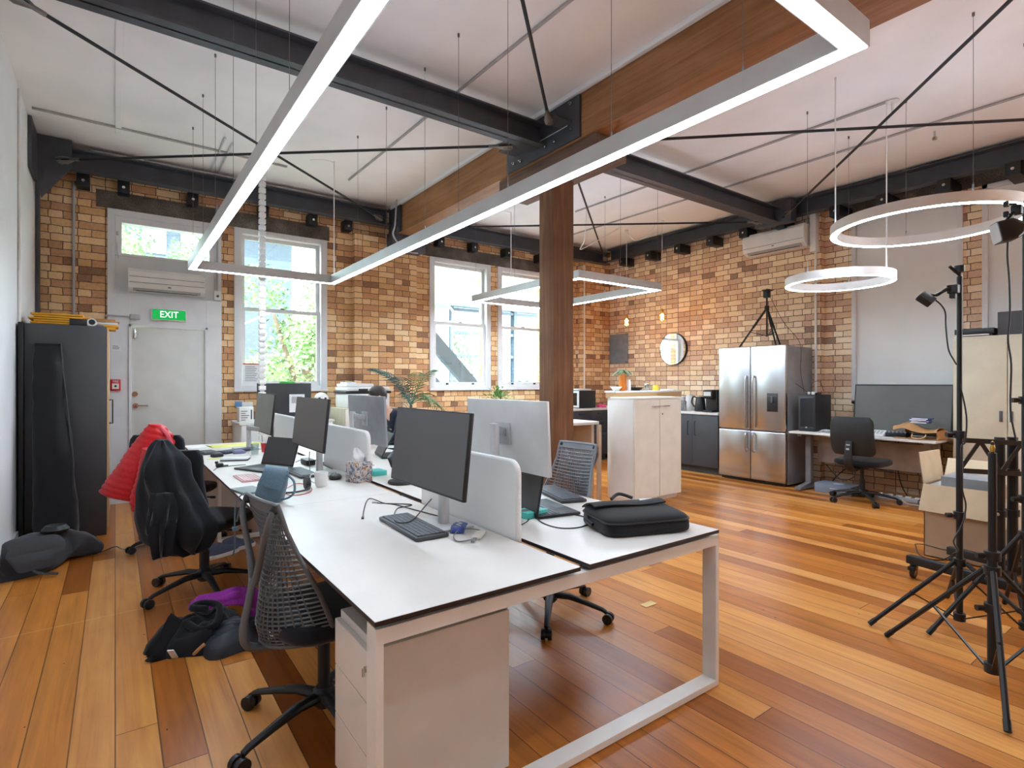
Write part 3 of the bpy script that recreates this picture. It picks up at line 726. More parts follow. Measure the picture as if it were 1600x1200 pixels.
Tr = Matrix(((0, -1, 0, XR + .001), (-1, 0, 0, 4.5), (0, 0, 1, 3.19), (0, 0, 0, 1)))
aircon('white air conditioner high on the right brick wall', Tr, .88, .29, .22, 0)
m = M(); m.box(XR - .1, XR - .002, 3.52, 3.6, 3.1, 3.62, .008); solo('pipe_cover', m, WHITEP, 'white pipe cover box beside the air conditioner on the right wall', 'pipe cover')
# exit sign
t = thing('exit_sign', 'green lit sign reading EXIT above the door', 'sign', (.503, YB - .03, 2.055))
m = M(); m.box(.33, .677, YB - .085, YB - .031, 2.055, 2.19, .006); obj('housing', m, WHITEP, t)
m = M(); m.box(.34, .667, YB - .088, YB - .084, 2.066, 2.179); obj('green_face', m, EXITG, t)
m = M(); text(m, 'EXIT', .105, Matrix.Translation((.503, YB - .0895, 2.122)) @ Matrix.Rotation(PI/2, 4, 'X') @ Matrix.Diagonal((.86, 1.0, 1, 1))); obj('lettering', m, EXITW, t, ang=0)
# door closer, call point, isolator, notices
t = thing('door_closer', 'grey door closer arm on the surround left of the exit sign', 'door closer', (.1, YB - .03, 2.06))
m = M(); m.box(.13, .23, YB - .09, YB - .031, 2.05, 2.11, .01); obj('body', m, LIGHTP, t)
m = M(); m.tube([(.13, YB - .07, 2.085), (-.05, YB - .075, 2.085), (-.09, YB - .04, 2.07)], .01, 8); obj('arm', m, SILVER, t)
t = thing('fire_call_point', 'red fire alarm call point on the white surround by the wardrobe', 'alarm', (.01, YB - .03, 1.27))
m = M(); m.box(-.045, .05, YB - .075, YB - .031, 1.255, 1.38, .004); obj('housing', m, RED, t)
m = M(); m.box(-.028, .033, YB - .078, YB - .073, 1.275, 1.335); obj('glass_panel', m, CREAM, t)
m = M(); m.cyl((.003, YB - .083, 1.305), (.003, YB - .077, 1.305), .012); obj('button', m, BLACK, t)
m = M(); text(m, 'FIRE', .03, Matrix.Translation((.003, YB - .0758, 1.356)) @ Matrix.Rotation(PI/2, 4, 'X')); obj('lettering', m, PAPER, t, ang=0)
def lines(m, x0, x1, zs, y, h=.006):
    for i, z in enumerate(zs): m.box(x0, x0 + (x1 - x0)*(.75 + .25*((i*37) % 10)/10), y - .0006, y, z, z + h)
t = thing('notice', 'tiny notice stuck on the white surround above the call point', 'notice', (0, YB - .031, 1.72))
m = M(); m.box(-.035, .055, YB - .032, YB - .0305, 1.7, 1.76); obj('sheet', m, PAPER, t)
m = M(); lines(m, -.025, .045, (1.745, 1.73, 1.715), YB - .0322); obj('print', m, GREYP, t)
t = thing('isolator_switch', 'small white isolator switch right of the air conditioner above the door', 'switch', (1.0, YB - .03, 2.33))
m = M(); m.box(.96, 1.04, YB - .08, YB - .031, 2.335, 2.45, .006); obj('box', m, WHITEP, t)
m = M(); m.cyl((1.0, YB - .08, 2.385), (1.0, YB - .095, 2.385), .014); obj('knob', m, GREYP, t)
# brackets: socket and switch plate on the brick below the window
t = thing('wall_socket', 'white power socket with blue label on the brick beside the door', 'socket', (1.3, YB, 1.0))
m = M(); m.box(1.27, 1.4, YB - .03, YB - .002, .985, 1.1, .005); obj('plate', m, WHITEP, t)
m = M(); m.box(1.2, 1.275, YB - .032, YB - .002, 1.03, 1.11, .004); obj('blue_plug', m, mat('blue plug', (96, 140, 190), .5), t)
t = thing('notice', 'white printed notice with red header taped to the left sash window', 'notice', (1.37, YB + .03, 1.3))
m = M(); m.box(1.285, 1.49, YB - .026, YB - .0235, 1.3, 1.585); obj('sheet', m, PAPER, t)
m = M(); m.box(1.285, 1.49, YB - .0275, YB - .026, 1.57, 1.585); obj('red_header', m, RED, t)
m = M(); lines(m, 1.31, 1.46, [1.54 - .022*k for k in range(9)], YB - .0265); obj('print', m, GREYP, t)
# chalkboard and mirror
t = thing('chalkboard', 'small dark slate chalkboard on the kitchen brick wall', 'chalkboard', (XR, 7.1, 1.69))
m = M(); m.box(XR - .022, XR + .001, 6.9, 7.35, 1.69, 2.25, .003); obj('board', m, CHALK, t)
m = M(); [m.cyl((XR - .022, y, z), (XR - .026, y, z), .012) for y in (6.93, 7.32) for z in (1.72, 2.22)]; obj('clip', m, CHROME, t)
t = thing('round_mirror', 'round mirror with dark rim on the kitchen brick wall', 'mirror', (XR, 5.87, 1.64))
Tm = Matrix(((0, 0, -1, 0), (0, 1, 0, 0), (1, 0, 0, 0), (0, 0, 0, 1))).to_3x3()
Tm = Matrix.Rotation(-PI/2, 3, 'Y')
m = M(); m.lathe([(.27, 0), (.27, .05), (.264, .052), (.264, .04)], (XR - .003, 5.87, 1.907), 48, Tm); obj('rim', m, BLACKM, t)
m = M(); m.lathe([(.265, .038), (.265, .046), (.001, .046)], (XR - .003, 5.87, 1.907), 48, Tm); obj('glass', m, MIRROR, t)

# ================================================================== WARDROBE CORNER
t = thing('wardrobe', 'tall dark grey cupboard with cream doors against the left wall', 'cupboard', (-.35, 6.45, 0))
m = M(); m.box(-.61, -.062, 6.03, 6.95, 0, 1.84, .002); obj('carcass', m, WARD, t)
for a, b in ((6.035, 6.488), (6.492, 6.945)):
    m = M(); m.box(-.061, -.045, a, b, .06, 1.82, .002); dr = obj('door', m, OAK, t)
    y = 6.4 if a < 6.2 else 6.55
    m = M(); m.tube([(-.045, y, .96), (-.02, y, .96), (-.02, y, 1.18), (-.045, y, 1.18)], .006, 6); obj('handle', m, BLACKM, dr)
m = M(); m.box(-.645, -.612, 6.0, 6.9, 0, 1.845, .002); solo('upright_board', m, BLACK, 'narrow black board standing between the cupboard and left wall', 'board')
# garment bag leaning on the side of the cupboard
def gb(p, t, f): return .012*nz3(p, 9, 3) + .02*nz3((p[0]*2.2, p[1], p[2]*.6), 5, 1)
rows = []
for z, xc, hw, dp in ((.01, -.38, .11, .10), (.12, -.39, .145, .12), (.45, -.405, .14, .10), (.9, -.42, .13, .085), (1.25, -.43, .115, .06), (1.5, -.45, .098, .045), (1.66, -.455, .092, .018)):
    rows.append(((xc, 6.02 - dp - .02, z), (hw, 0, 0), (0, dp, 0), 2.6))
t = thing('garment_bag', 'long shiny black garment bag leaning against the dark cupboard', 'bag', (-.38, 5.92, 0))
m = M(); m.loft(smooth_rows(rows, 4), 36, gb); obj('bag_body', m, GBAGF, t, ang=60)
m = M(); m.tube([(-.37, 5.957, 1.67), (-.355, 5.925, 1.45), (-.32, 5.87, 1.1), (-.29, 5.85, .7), (-.285, 5.83, .3)], .007, 6); obj('zip', m, BLACK, t)
m = M(); m.box(-.54, -.37, 5.965, 5.99, 1.655, 1.675, .004); obj('top_hem', m, GBAGF, t)
# things on top of the cupboard
Z0 = 1.8415
for k in range(6):
    m = M(); a = .05*math.sin(k*2.1); w = .40 - .02*(k % 3)
    m.cbox((-.40 + .012*math.cos(k*3), 6.42, Z0 + .009 + k*.0195), (w, .3, .016), .003, Matrix.Rotation(a, 3, 'Z'))
    solo('padded_envelope', m, YELLOW, ['yellow padded envelope at the bottom of the stack on the cupboard', 'second yellow padded envelope up on the cupboard', 'third yellow padded envelope up on the cupboard', 'fourth yellow padded envelope up on the cupboard', 'fifth yellow padded envelope up on the cupboard', 'topmost yellow padded envelope of the stack on the cupboard'][k], 'envelope', 'yellow envelopes on the cupboard')
m = M(); m.cbox((-.075, 6.5, Z0 + .035), (.2, .26, .02), .002); m.cbox((-.08, 6.5, Z0 + .012), (.17, .25, .023)); 
t = thing('document_tray', 'brown card folders and white papers piled on the cupboard edge', 'folders', (-.09, 6.5, Z0))
obj('yellow_folder', m, YELLOW, t)
m = M(); m.cbox((-.1, 6.5, Z0 + .056), (.24, .27, .02), .002); obj('white_papers', m, PAPER, t)
m = M(); m.cbox((-.11, 6.5, Z0 + .073), (.27, .29, .012), .002, Matrix.Rotation(.06, 3, 'Z')); m.cbox((-.12, 6.5, Z0 + .088), (.26, .28, .014), .002, Matrix.Rotation(-.05, 3, 'Z')); obj('brown_folder', m, KRAFT, t)
t = thing('tape_dispenser', 'white and black gadget box on the front edge of the cupboard', 'gadget', (-.25, 6.1, Z0))
m = M(); m.box(-.32, -.2, 6.05, 6.13, Z0, Z0 + .058, .006); obj('black_body', m, BLACK, t)
m = M(); m.box(-.2, -.155, 6.05, 6.13, Z0, Z0 + .055, .008); m.cyl((-.165, 6.045, Z0 + .033), (-.165, 6.13, Z0 + .033), .034); obj('white_end', m, WHITEP, t)
m = M(); m.cyl((-.165, 6.043, Z0 + .034), (-.165, 6.047, Z0 + .034), .024); obj('dial', m, BLACK, t)
m = M(); m.prism([(-.14, 6.2, Z0), (-.075, 6.2, Z0), (-.085, 6.2, Z0 + .02), (-.14, 6.2, Z0 + .022)], (0, .18, 0)); solo('plastic_wallet', m, mat('blue plastic wallet', (56, 92, 176), .4), 'blue plastic wallet under the yellow folder on the cupboard', 'wallet')
# backpack on the floor
def bp(p, t, f): return .018*nz3(p, 7, 2) + .012*nz3(p, 17, 5)
t = thing('backpack', 'grey canvas backpack slumped on the floor by the left wall', 'backpack', (-.5, 5.2, 0))
rows = [((-.56, 5.02, .02), (.14, .04, 0), (0, .02, .02), 2.4), ((-.52, 5.08, .09), (.16, .06, 0), (-.03, .06, .1), 2.6), ((-.46, 5.2, .12), (.17, .1, 0), (-.03, .08, .12), 2.6), ((-.36, 5.36, .12), (.14, -.06, 0), (.03, .05, .11), 2.6), ((-.24, 5.42, .09), (.1, -.08, 0), (.03, .03, .085), 2.4), ((-.13, 5.42, .045), (.05, -.06, 0), (.01, .02, .04), 2)]
m = M(); m.loft(smooth_rows(rows, 5), 32, bp); m.v = [(max(p[0], XL + .025), p[1], max(p[2], .002)) for p in m.v]; obj('bag_body', m, PACKF, t, ang=60)
m = M(); m.tube(spline([(-.2, 5.36, .05), (-.1, 5.35, .02), (0, 5.38, .04), (.06, 5.36, .012), (.2, 5.42, .008)]), .012, 6, flat=.3); m.tube(spline([(-.5, 4.98, .1), (-.42, 4.94, .04), (-.32, 4.93, .02)]), .016, 6, flat=.4); obj('strap', m, BLACK, t)
m = M(); m.loft(smooth_rows([((-.46, 5.08, .23), (.14, .05, 0), (0, .02, .03)), ((-.44, 5.0, .17), (.15, .05, 0), (0, .03, .03)), ((-.44, 4.96, .08), (.11, .04, 0), (0, .02, .02))], 4), 20, bp); obj('front_flap', m, PACKF, t, ang=60)
m = M(); m.lathe([(.075, 0), (.085, .02), (.06, .05), (.001, .02)], (-.36, 5.3, .235), 16); obj('opening', m, BLACK, t)
# ================================================================== BENCH DESKS
ZT = .702
def desk_top(x0, x1, y0, y1, lab):
    m = M(); z0 = ZT - .0145
    m.cur = 1; m.box(x0, x1, y0, y1, z0, ZT - .0012)
    m.cur = 0; m.box(x0, x1, y0, y1, ZT - .0011, ZT)
    return solo('desk_worktop', m, [WLAM, EDGE], lab, 'desk top', 'white bench desk tops', ang=0)
g = .0012
for x0, x1, nm in ((.567, 1.322, 0), (1.367, 2.148, 1)):
    for k, (a, b) in enumerate(((1.41, 3.0), (3.0, 4.8), (4.8, 6.5))):
        desk_top(x0, x1, a + g, b - g, (('nearest white desk top on the chair side with one keyboard and a big monitor', 'middle white desk top holding the tissue box, mug and blue bag', 'far white desk top nearest the exit door'),
                 ('nearest white desk top holding the black laptop bag', 'middle white desk top behind the second felt screen', 'far white desk top in front of the seated person'))[nm][k])
t = thing('desk_underframe', 'white steel loop leg frame carrying the bench desk tops', 'desk frame', (1.36, 3.95, 0))
def loop(y, x0, x1, nm='end_frame'):
    m = M(); d = .068
    m.box(x0, x1, y, y + d, ZT - .075, ZT - .03, .0015); m.box(x0, x1, y, y + d, .004, .03, .0015)
    m.box(x0, x0 + .022, y, y + d, .03, ZT - .075); m.box(x1 - .022, x1, y, y + d, .03, ZT - .075)
    obj(nm, m, WLOOP, t, ang=20)
loop(1.428, .577, 2.172); loop(2.97, .64, 2.1, 'middle_frame'); loop(5.15, .7, 2.04, 'middle_frame'); loop(6.42, .577, 2.172)
for x in (.80, 1.22, 1.46, 1.9):
    m = M(); m.box(x, x + .04, 1.497, 6.419, ZT - .062, ZT - .031); obj('rail', m, WLOOP, t, ang=0)
m = M()
for y in (1.45, 2.98, 5.17, 6.44):
    for x in (.72, 1.2, 1.5, 2.0): m.box(x, x + .05, y, y + .03, ZT - .031, ZT - .0146)
m.box(1.325, 1.364, 1.5, 6.4, ZT - .09, ZT - .07)
obj('spacer', m, WLOOP, t, ang=0)
def pedestal(lab, x0, x1, y0, y1, zt):
    t = thing('drawer_pedestal', lab, 'drawer unit', ((x0 + x1)/2, (y0 + y1)/2, 0))
    m = M(); m.box(x0 + .02, x1, y0, y1, .05, zt, .002)
    obj('carcass', m, WFRAME, t, ang=20)
    m = M(); [m.cyl((x, y, .0), (x, y, .05), .022, n=12) for x in (x0 + .07, x1 - .06) for y in (y0 + .06, y1 - .06)]; obj('caster', m, BLACK, t)
    hs = [(.06, .24), (.244, .4), (.404, zt - .025)]
    for i, (a, b) in enumerate(hs):
        m = M(); m.box(x0, x0 + .019, y0 + .002, y1 - .002, a, b, .002); dr = obj('drawer', m, mat('gloss white drawer front', (224, 220, 214), .12, var=.01), t, ang=20)
        if i == 2: m = M(); m.cyl((x0 - .006, y0 + .05, b - .05), (x0, y0 + .05, b - .05), .009); m.box(x0 - .014, x0 - .006, y0 + .047, y0 + .053, b - .07, b - .046); obj('lock', m, CHROME, dr)
pedestal('white three drawer pedestal under the nearest desk corner', .6, 1.08, 1.505, 1.845, .58)
pedestal('white drawer pedestal under the far desk end near the door', .62, 1.1, 5.95, 6.35, .56)
# felt screens between the desks
def felt(y0, y1, lab, dark=False):
    t = thing('desk_screen', lab, 'desk screen', (1.345, (y0 + y1)/2, ZT), 0, 'felt screens between the desks')
    z0, z1, r = ZT - .02, 1.028, .06; pts = [(y0, z0), (y1, z0)]
    pts += [(y1 - r + r*math.cos(a), z1 - r + r*math.sin(a)) for a in [PI/2*k/6 for k in range(7)]] + [(y0 + r - r*math.sin(a), z1 - r + r*math.cos(a)) for a in [PI/2*k/6 for k in range(7)]]
    m = M(); m.prism([(1.331, y, z) for y, z in pts], (.028, 0, 0)); o = obj('felt_panel', m, SCREENF, t, ang=50)
    b = o.modifiers.new('soft edge', 'BEVEL'); b.width = .011; b.segments = 3; b.limit_method = 'ANGLE'
    m = M(); [m.box(1.328, 1.362, y - .04, y + .04, ZT - .06, ZT - .021) for y in (y0 + .15, y1 - .15)]; obj('clamp', m, ALU, t)
    if dark: m = M(); m.box(1.32, 1.329, y1 - .06, y1 + .01, ZT + .02, 1.05); obj('dark_strip', m, BLACK, t)
felt(1.80, 2.67, 'light grey felt desk screen nearest the camera')
felt(3.445, 4.37, 'light grey felt desk screen behind the tissue box')
felt(5.22, 6.1, 'light grey felt desk screen furthest away with a dark edge', True)

# ------------------------------------------------------------------ monitors
def monitor(lab, x, y0, y1, z0, z1, face, front, back, stand=None, tilt=5, arm=.07, top=None):
    """flat screen in a plane along Y; face=-1 looks to -X"""
    c = V((x, (y0 + y1)/2, (z0 + z1)/2)); T = Matrix.Translation(c) @ Matrix.Rotation(math.radians(tilt)*-face, 4, 'Y')
    L, h = (y1 - y0)/2, (z1 - z0)/2; sy = (y0 + y1)/2 if stand is None else stand
    t = thing('monitor', lab, 'monitor', (x - face*arm, sy, ZT))
    m = M(); m.box(-.009, .009, -L, L, -h, h, .003, T); obj('casing', m, back, t)
    m = M(); q = .0095*face; m.box(min(q, q + .001*face), max(q, q + .001*face), -L + .005, L - .005, -h + .009, h - .005, 0, T); obj('screen', m, front, t)
    xs = x - face*arm; ct = c.z + .06 if top is None else top
    m = M(); m.loft([((xs, sy, ZT + .012), (.022, 0, 0), (0, .028, 0), 3), ((xs, sy, ct), (.018, 0, 0), (0, .026, 0), 3)], 20); obj('stand_column', m, SILVER, t)
    m = M(); m.box(xs - .11 + .02*face, xs + .11 + .02*face, sy - .12, sy + .12, ZT + .0005, ZT + .012, .004); obj('stand_base', m, SILVER, t)
    m = M(); m.bar((xs, sy, ct - .03), (x - face*.012, (y0 + y1)/2, min(c.z + .01, ct - .02)), .05, .04, .006); m.box(-.006 - .012*face, .006 - .012*face, -.06, .06, -.05, .06, .004, T); obj('mount', m, LIGHTP, t)
    return t
monitor('large dark monitor on the nearest desk facing the mesh chair', 1.085, 1.775, 2.44, .893, 1.232, -1, SCREEN, BLACK, 2.19, 6, .12)
monitor('large silver backed monitor behind the nearest felt screen, seen from behind', 1.59, 1.905, 2.59, .915, 1.262, 1, SCREEN, SILVER, 2.2, 3, .1)
m3 = monitor('dark monitor behind the white mug with cables below it', 1.1, 3.54, 4.29, .89, 1.24, -1, SCREEN, BLACK, 4.0, 6, .09)
monitor('dark monitor furthest from the camera beside the cable spine', 1.1, 5.0, 5.7, .89, 1.245, -1, mat('greenish grey screen', (104, 106, 100), .3), BLACK, 5.8, 6, -.05, .935)
monitor('grey backed monitor in front of the seated person', 1.59, 3.75, 4.5, .875, 1.245, 1, SCREEN, mat('mid grey monitor back', (140, 142, 146), .4, .2), 4.16, 3, .1)

# ------------------------------------------------------------------ keyboards, mice, laptops
def px2(a, b, z):
    p, q = atz(*a, z), atz(*b, z); return (p + q)/2, math.atan2(q.y - p.y, q.x - p.x), (q - p).length
def keyboard(lab, a, b, L=.43, D=.15, base=KEYC, keys=KEYK, z=ZT + .001, h=.017, cols=19, flip=0):
    c, ang, _ = px2(a, b, z)
    t = thing('keyboard', lab, 'keyboard', (c.x, c.y, z), ang + flip)
    m = M(); m.box(-L/2, L/2, -D/2, D/2, 0, h, .006); obj('case', m, base, t, False)
    m = M(); w = (L - .03)/cols; dd = (D - .024)/6
    for r in range(6):
        k = 0
        while k < cols:
            n = 6 if (r == 0 and k == 4) else 1
            if True:
                m.box(-L/2 + .015 + k*w + .0012, -L/2 + .015 + (k + n)*w - .0012, -D/2 + .012 + r*dd + .0012, -D/2 + .012 + (r + 1)*dd - .0012, h - .001, h + .0045)
            k += n
    obj('keycap_pattern', m, keys, t, False, ang=0); return t
keyboard('dark grey keyboard on the nearest desk under the cable loop', (613, 808), (680, 845))
keyboard('dark grey keyboard on the desk edge by the mesh back chair', (848, 762), (900, 787), flip=PI)
keyboard('dark grey keyboard below the monitor beside the mug', (447, 731), (497, 751), .42, .14)
keyboard('thin pink keyboard on the desk left of the blue bag', (372, 738), (405, 758), .3, .13, PINKK, mat('pale pink keycaps', (214, 176, 176), .5), h=.006, cols=15)
keyboard('small dark keyboard nearest the far desk corner', (312, 704), (340, 713), .24, .13, KEYC, KEYK, cols=10)
keyboard('long dark keyboard under the furthest monitor', (352, 708), (388, 703), .38, .14, mat('navy keyboard', (56, 60, 80), .5), mat('navy keycap', (70, 76, 98), .5), cols=16)
def mouse(lab, p, mt, rz=0.0, s=1.0):
    c = atz(*p, ZT); t = thing('mouse', lab, 'mouse', (c.x, c.y, ZT + .0005), rz)
    m = M(); m.loft(smooth_rows([((0, 0, .001), (.052*s, 0, 0), (0, .031*s, 0), 2.3), ((0, 0, .012), (.055*s, 0, 0), (0, .033*s, 0), 2.3), ((-.004, 0, .026), (.044*s, 0, 0), (0, .026*s, 0), 2.2), ((-.008, 0, .034), (.02*s, 0, 0), (0, .012*s, 0), 2)], 3), 24); obj('shell', m, mt, t, False)
    m = M(); m.cyl((.03*s, -.003, .026), (.03*s, .003, .026), .008, n=12); obj('wheel', m, GREYP, t, False)
mouse('black mouse near the far desk corner on a yellow card', (339, 714), BLACK, .4)
mouse('lavender mouse lying on two notebooks', (374, 713.5), LAV, .2); bpy.data.objects['mouse.001'].location.z = ZT + .026
mouse('flat black mouse beside the white mug', (524, 748), BLACK, 1.2, 1.25)
def laptop(lab, hinge, face, open_deg, L=.32, D=.22, h_scr=.2, base=BLACK, lid=BLACKG):
    """hinge: two px points at desk height; face +-1: deck extends to face*X local Y"""
    c, ang, _ = px2(*hinge, ZT + .01)
    t = thing('laptop', lab, 'laptop', (c.x, c.y, ZT + .0005), ang)
    s = face
    m = M(); m.box(-L/2, L/2, min(0, s*D), max(0, s*D), 0, .014, .003); obj('base', m, base, t, False)
    m = M()
    for r in range(5):
        for k in range(14): y = s*(.035 + r*.02); m.box(-L/2 + .018 + k*(L - .036)/14, -L/2 + .015 + (k + 1)*(L - .036)/14, min(y, y + s*.016), max(y, y + s*.016), .0138, .0155)
    y = s*(D - .07); m.box(-.05, .05, min(y, y + s*.055), max(y, y + s*.055), .0138, .0146); obj('keycap_pattern', m, GREYP, t, False, ang=0)
    a = math.radians(open_deg); d = V((0, s*math.cos(a), math.sin(a)))
    T = Matrix.Translation((0, 0, .014)) @ Matrix.Rotation((a if s > 0 else PI - a), 4, 'X')
    m = M(); m.box(-L/2, L/2, 0, h_scr, -.004, .004, .002, T); sc = obj('lid', m, base, t, False)
    zz = .0042 if s > 0 else -.0042
    m = M(); m.box(-L/2 + .008, L/2 - .008, .012, h_scr - .008, min(0, -zz), max(0, -zz), 0, T) if False else m.box(-L/2 + .008, L/2 - .008, .012, h_scr - .008, -.0046, .0046, 0, T); obj('screen', m, lid, t, False)
laptop('black open laptop between the blue bag and a monitor', ((406, 725), (460, 731)), -1, 108, .36, .23, .215)
laptop('black open laptop behind the nearest felt screen', ((799, 790), (831, 805)), 1, 80, .34, .24, .22)
laptop('dark open laptop in front of the grey backed monitor', ((578, 703), (606, 722)), 1, 62, .34, .23, .22, BLACK, mat('blue grey laptop screen', (74, 78, 84), .3))

# ------------------------------------------------------------------ small things on the desks
def cable(lab, pts, r=.0028, mt=BLACK, ends=None, k=8, zz=ZT):
    P = [atz(p[0], p[1], zz + r + (p[2] if len(p) > 2 else 0)) for p in pts]
    m = M(); m.tube(spline(P, k), r, 7); o = solo('cable', m, mt, lab, 'cable')
    for e in ends or []:
        i = 0 if e[0] == 'a' else -1; d = (P[i] - P[1 if i == 0 else -2]).normalized()
        m = M(); m.bar(P[i] - o.location, P[i] + d*.03 - o.location, .012, .007, .001); obj('connector', m, e[1], o, False)
    return o
cable('black usb cable curling over the nearest desk with a plug end', [(567, 808), (569, 795), (573, 783), (580, 779, .005), (600, 786), (620, 789), (650, 797), (688, 807)], ends=[('a', BLACK)])
cable('black usb cable with a metal plug lying behind the longer one', [(590, 786), (612, 787), (640, 788), (641, 790), (622, 794), (616, 804, .006), (617, 814, .022), (628, 817, .024), (645, 812, .024), (665, 790, .02), (678, 775, .05), (683, 768, .08)], ends=[('a', CHROME)])
cable('thin black cable dropping behind the nearest monitor to its base', [(680, 770, .07), (684, 785, .03), (694, 805), (712, 822)], .0022)
cable('black cable looping across the white desk beside the laptop bag', [(822, 790, .03), (832, 802, .01), (848, 817), (875, 825), (905, 824), (920, 817), (914, 808), (890, 803), (862, 801), (845, 799)], .003)
cable('black cable rising behind the felt screen to the silver monitor', [(815, 820), (826, 812), (829, 795, .03), (820, 760, .1), (808, 730, .2)], .0028)
cable('thin white cable hanging below the silver backed monitor', [(812, 757, .05), (818, 745, .09), (817, 712, .16), (800, 706, .19)], .003, WHITEP)
cable('red headphone lead coiled on the middle desk', [(446, 764), (462, 756), (478, 757), (487, 763), (484, 769), (470, 773), (455, 774), (445, 771)], .0022, RED)
cable('black cable trailing over the far desk edge', [(334, 735, -.0), (340, 731), (352, 729), (370, 727), (384, 726)], .0026)
t = thing('plug_adapter', 'small black plug adapter on the far desk edge', 'plug', atz(342, 730, ZT)); p = atz(343, 730, ZT)
m = M(); m.cbox(p + V((0, 0, .016)), (.05, .05, .03), .006); m.cyl(p + V((-.02, 0, .03)), p + V((-.02, 0, .045)), .012); obj('body', m, BLACK, t)
m = M(); m.tube([p + V((.02, .0, .01)), p + V((.06, .02, .006))], .006, 8); obj('strain_relief', m, GREYP, t)
for lab, pts in (('black monitor cable hanging below the dark monitor behind the mug', [(480, 742), (484, 735, .02), (483, 718, .08), (484, 706, .16)]), ('black power lead tangled beside the dark monitor stand', [(500, 738), (512, 745), (520, 740), (530, 746)]),
                 ('black lead tangled on the desk behind the mug', [(462, 722), (478, 716), (490, 718), (505, 726), (520, 733)]), ('black cable dropping below the furthest monitor', [(412, 700), (410, 690, .06), (409, 680, .12)])): cable(lab, pts)
p = atz(487, 728, ZT)
m = M(); m.cbox(p + V((.0, .1, .022)), (.07, .17, .04), .006); solo('power_brick', m, BLACK, 'black power brick beside the dark monitor stand', 'power supply')
# tissue box
p = atz(561, 752, ZT); t = thing('tissue_box', 'patterned tissue box with a white tissue sticking out', 'tissue box', (p.x, p.y, ZT), .25)
TISS = m_pattern('blue brown swirl print', [(.25, (52, 58, 78)), (.4, (96, 106, 128)), (.5, (206, 196, 186)), (.6, (150, 104, 74)), (.72, (70, 52, 48)), (.85, (190, 176, 164))], 15, 2.5)
m = M(); m.box(-.06, .06, -.062, .062, 0, .13, .003); obj('box', m, TISS, t, False)
m = M(); m.loft(smooth_rows([((0, 0, .128), (.03, 0, 0), (0, .008, 0)), ((.006, 0, .16), (.05, 0, 0), (0, .012, 0)), ((-.008, .006, .19), (.03, 0, 0), (0, .01, 0)), ((-.026, 0, .222), (.006, 0, 0), (0, .003, 0))], 4), 24, lambda p, t_, f: .006*math.sin(5*t_ + 4*f)); obj('tissue', m, PAPER, t, False, ang=60)
# mug
p = atz(502, 760, ZT); t = thing('mug', 'plain white mug on the middle desk', 'mug', (p.x, p.y, ZT))
m = M(); m.lathe([(.03, .0005), (.036, .01), (.04, .05), (.042, .092), (.039, .092), (.037, .05), (.032, .012), (.001, .01)], (0, 0, 0), 28); obj('body', m, WHITEP, t, False)
m = M(); hd = V((-C_, S_, 0)); m.tube(spline([hd*.039 + V((0, 0, .075)), hd*.062 + V((0, 0, .074)), hd*.07 + V((0, 0, .05)), hd*.058 + V((0, 0, .03)), hd*.038 + V((0, 0, .022))]), .0045, 8); obj('handle', m, WHITEP, t, False)
# headphones
p = atz(466, 766, ZT); t = thing('headphones', 'black over ear headphones lying on the middle desk', 'headphones', (p.x, p.y, ZT))
m = M(); m.tube(spline([(.05, -.02, .03), (.03, -.1, .02), (-.05, -.12, .014), (-.12, -.07, .014), (-.12, .02, .03)]), .009, 8, flat=.6); obj('headband', m, BLACK, t, False)
for c in ((.05, -.005, .04), (-.1, .035, .04)):
    m = M(); m.cyl(V(c) + V((-.014, 0, 0)), V(c) + V((.014, 0, 0)), .036, .034, 20); e = obj('ear_cup', m, BLACK, t, False)
    m = M(); m.cyl(V(c) + V((.0142, 0, 0)), V(c) + V((.018, 0, 0)), .028, .026, 20); obj('cap', m, SILVER, e, False)
# slate blue bag
R_, Fw = V((C_, -S_, 0)), V((S_, C_, 0))
def prow(d, L, Rr, th, e=2.2, z=None):
    a, b = atd(L[0], L[1], d), atd(Rr[0], Rr[1], d); return ((a + b)/2, (b - a)/2, Fw*th, e)
t = thing('handbag', 'slate blue leather backpack purse on the desk corner', 'bag', atz(430, 783, ZT))
D = 2.97
m = M(); m.loft(smooth_rows([prow(D, (403, 776), (440, 784), .05, 3), prow(D, (402, 768), (443, 776), .06, 3), prow(D, (406, 755), (446, 760), .062, 3), prow(D, (411, 742), (449, 746), .05, 3), prow(D, (418, 730), (450, 735), .03, 2.6)], 4), 28, lambda p, t_, f: .004*nz3(p, 30, 2)); obj('bag_body', m, BLUEB, t, ang=60)
m = M(); m.sheet(lambda u, v: atd(404 + 14*math.sin(v*1.5) + u*34 + v*-2, 757 - 30*math.sin(min(1, v*1.15)*PI/2) + 6*u*(1 - v) + 4*u, D - .1*(1 - v**3) + .02*v), 10, 10, .007); obj('flap', m, BLUEB, t, ang=60)
m = M(); m.tube(spline([atd(449, 742, D), atd(459, 752, D - .02), atd(460, 768, D - .04), atd(452, 777, D - .04), atd(440, 781, D - .03)]), .008, 8, flat=.5); obj('handle_loop', m, BLUEB, t)
m = M(); m.tube(spline([atd(403, 770, D), atd(385, 770, D + .0), atd(372, 779, D), atd(367, 800, D - .03), atd(367, 850, D - .03), atd(364, 868, D - .03)]), .009, 6, flat=.35); m.tube(spline([atd(404, 779, D), atd(388, 782, D - .02), atd(377, 790, D - .02), atd(370, 815, D - .03)]), .009, 6, flat=.35); m.cbox(atd(368, 826, D - .03), (.03, .03, .02), .004); obj('strap', m, BLUEB, t)
m = M(); m.cyl(atd(441, 738, D - .055), atd(441, 738, D - .075), .008); obj('clasp', m, BRASS, t)
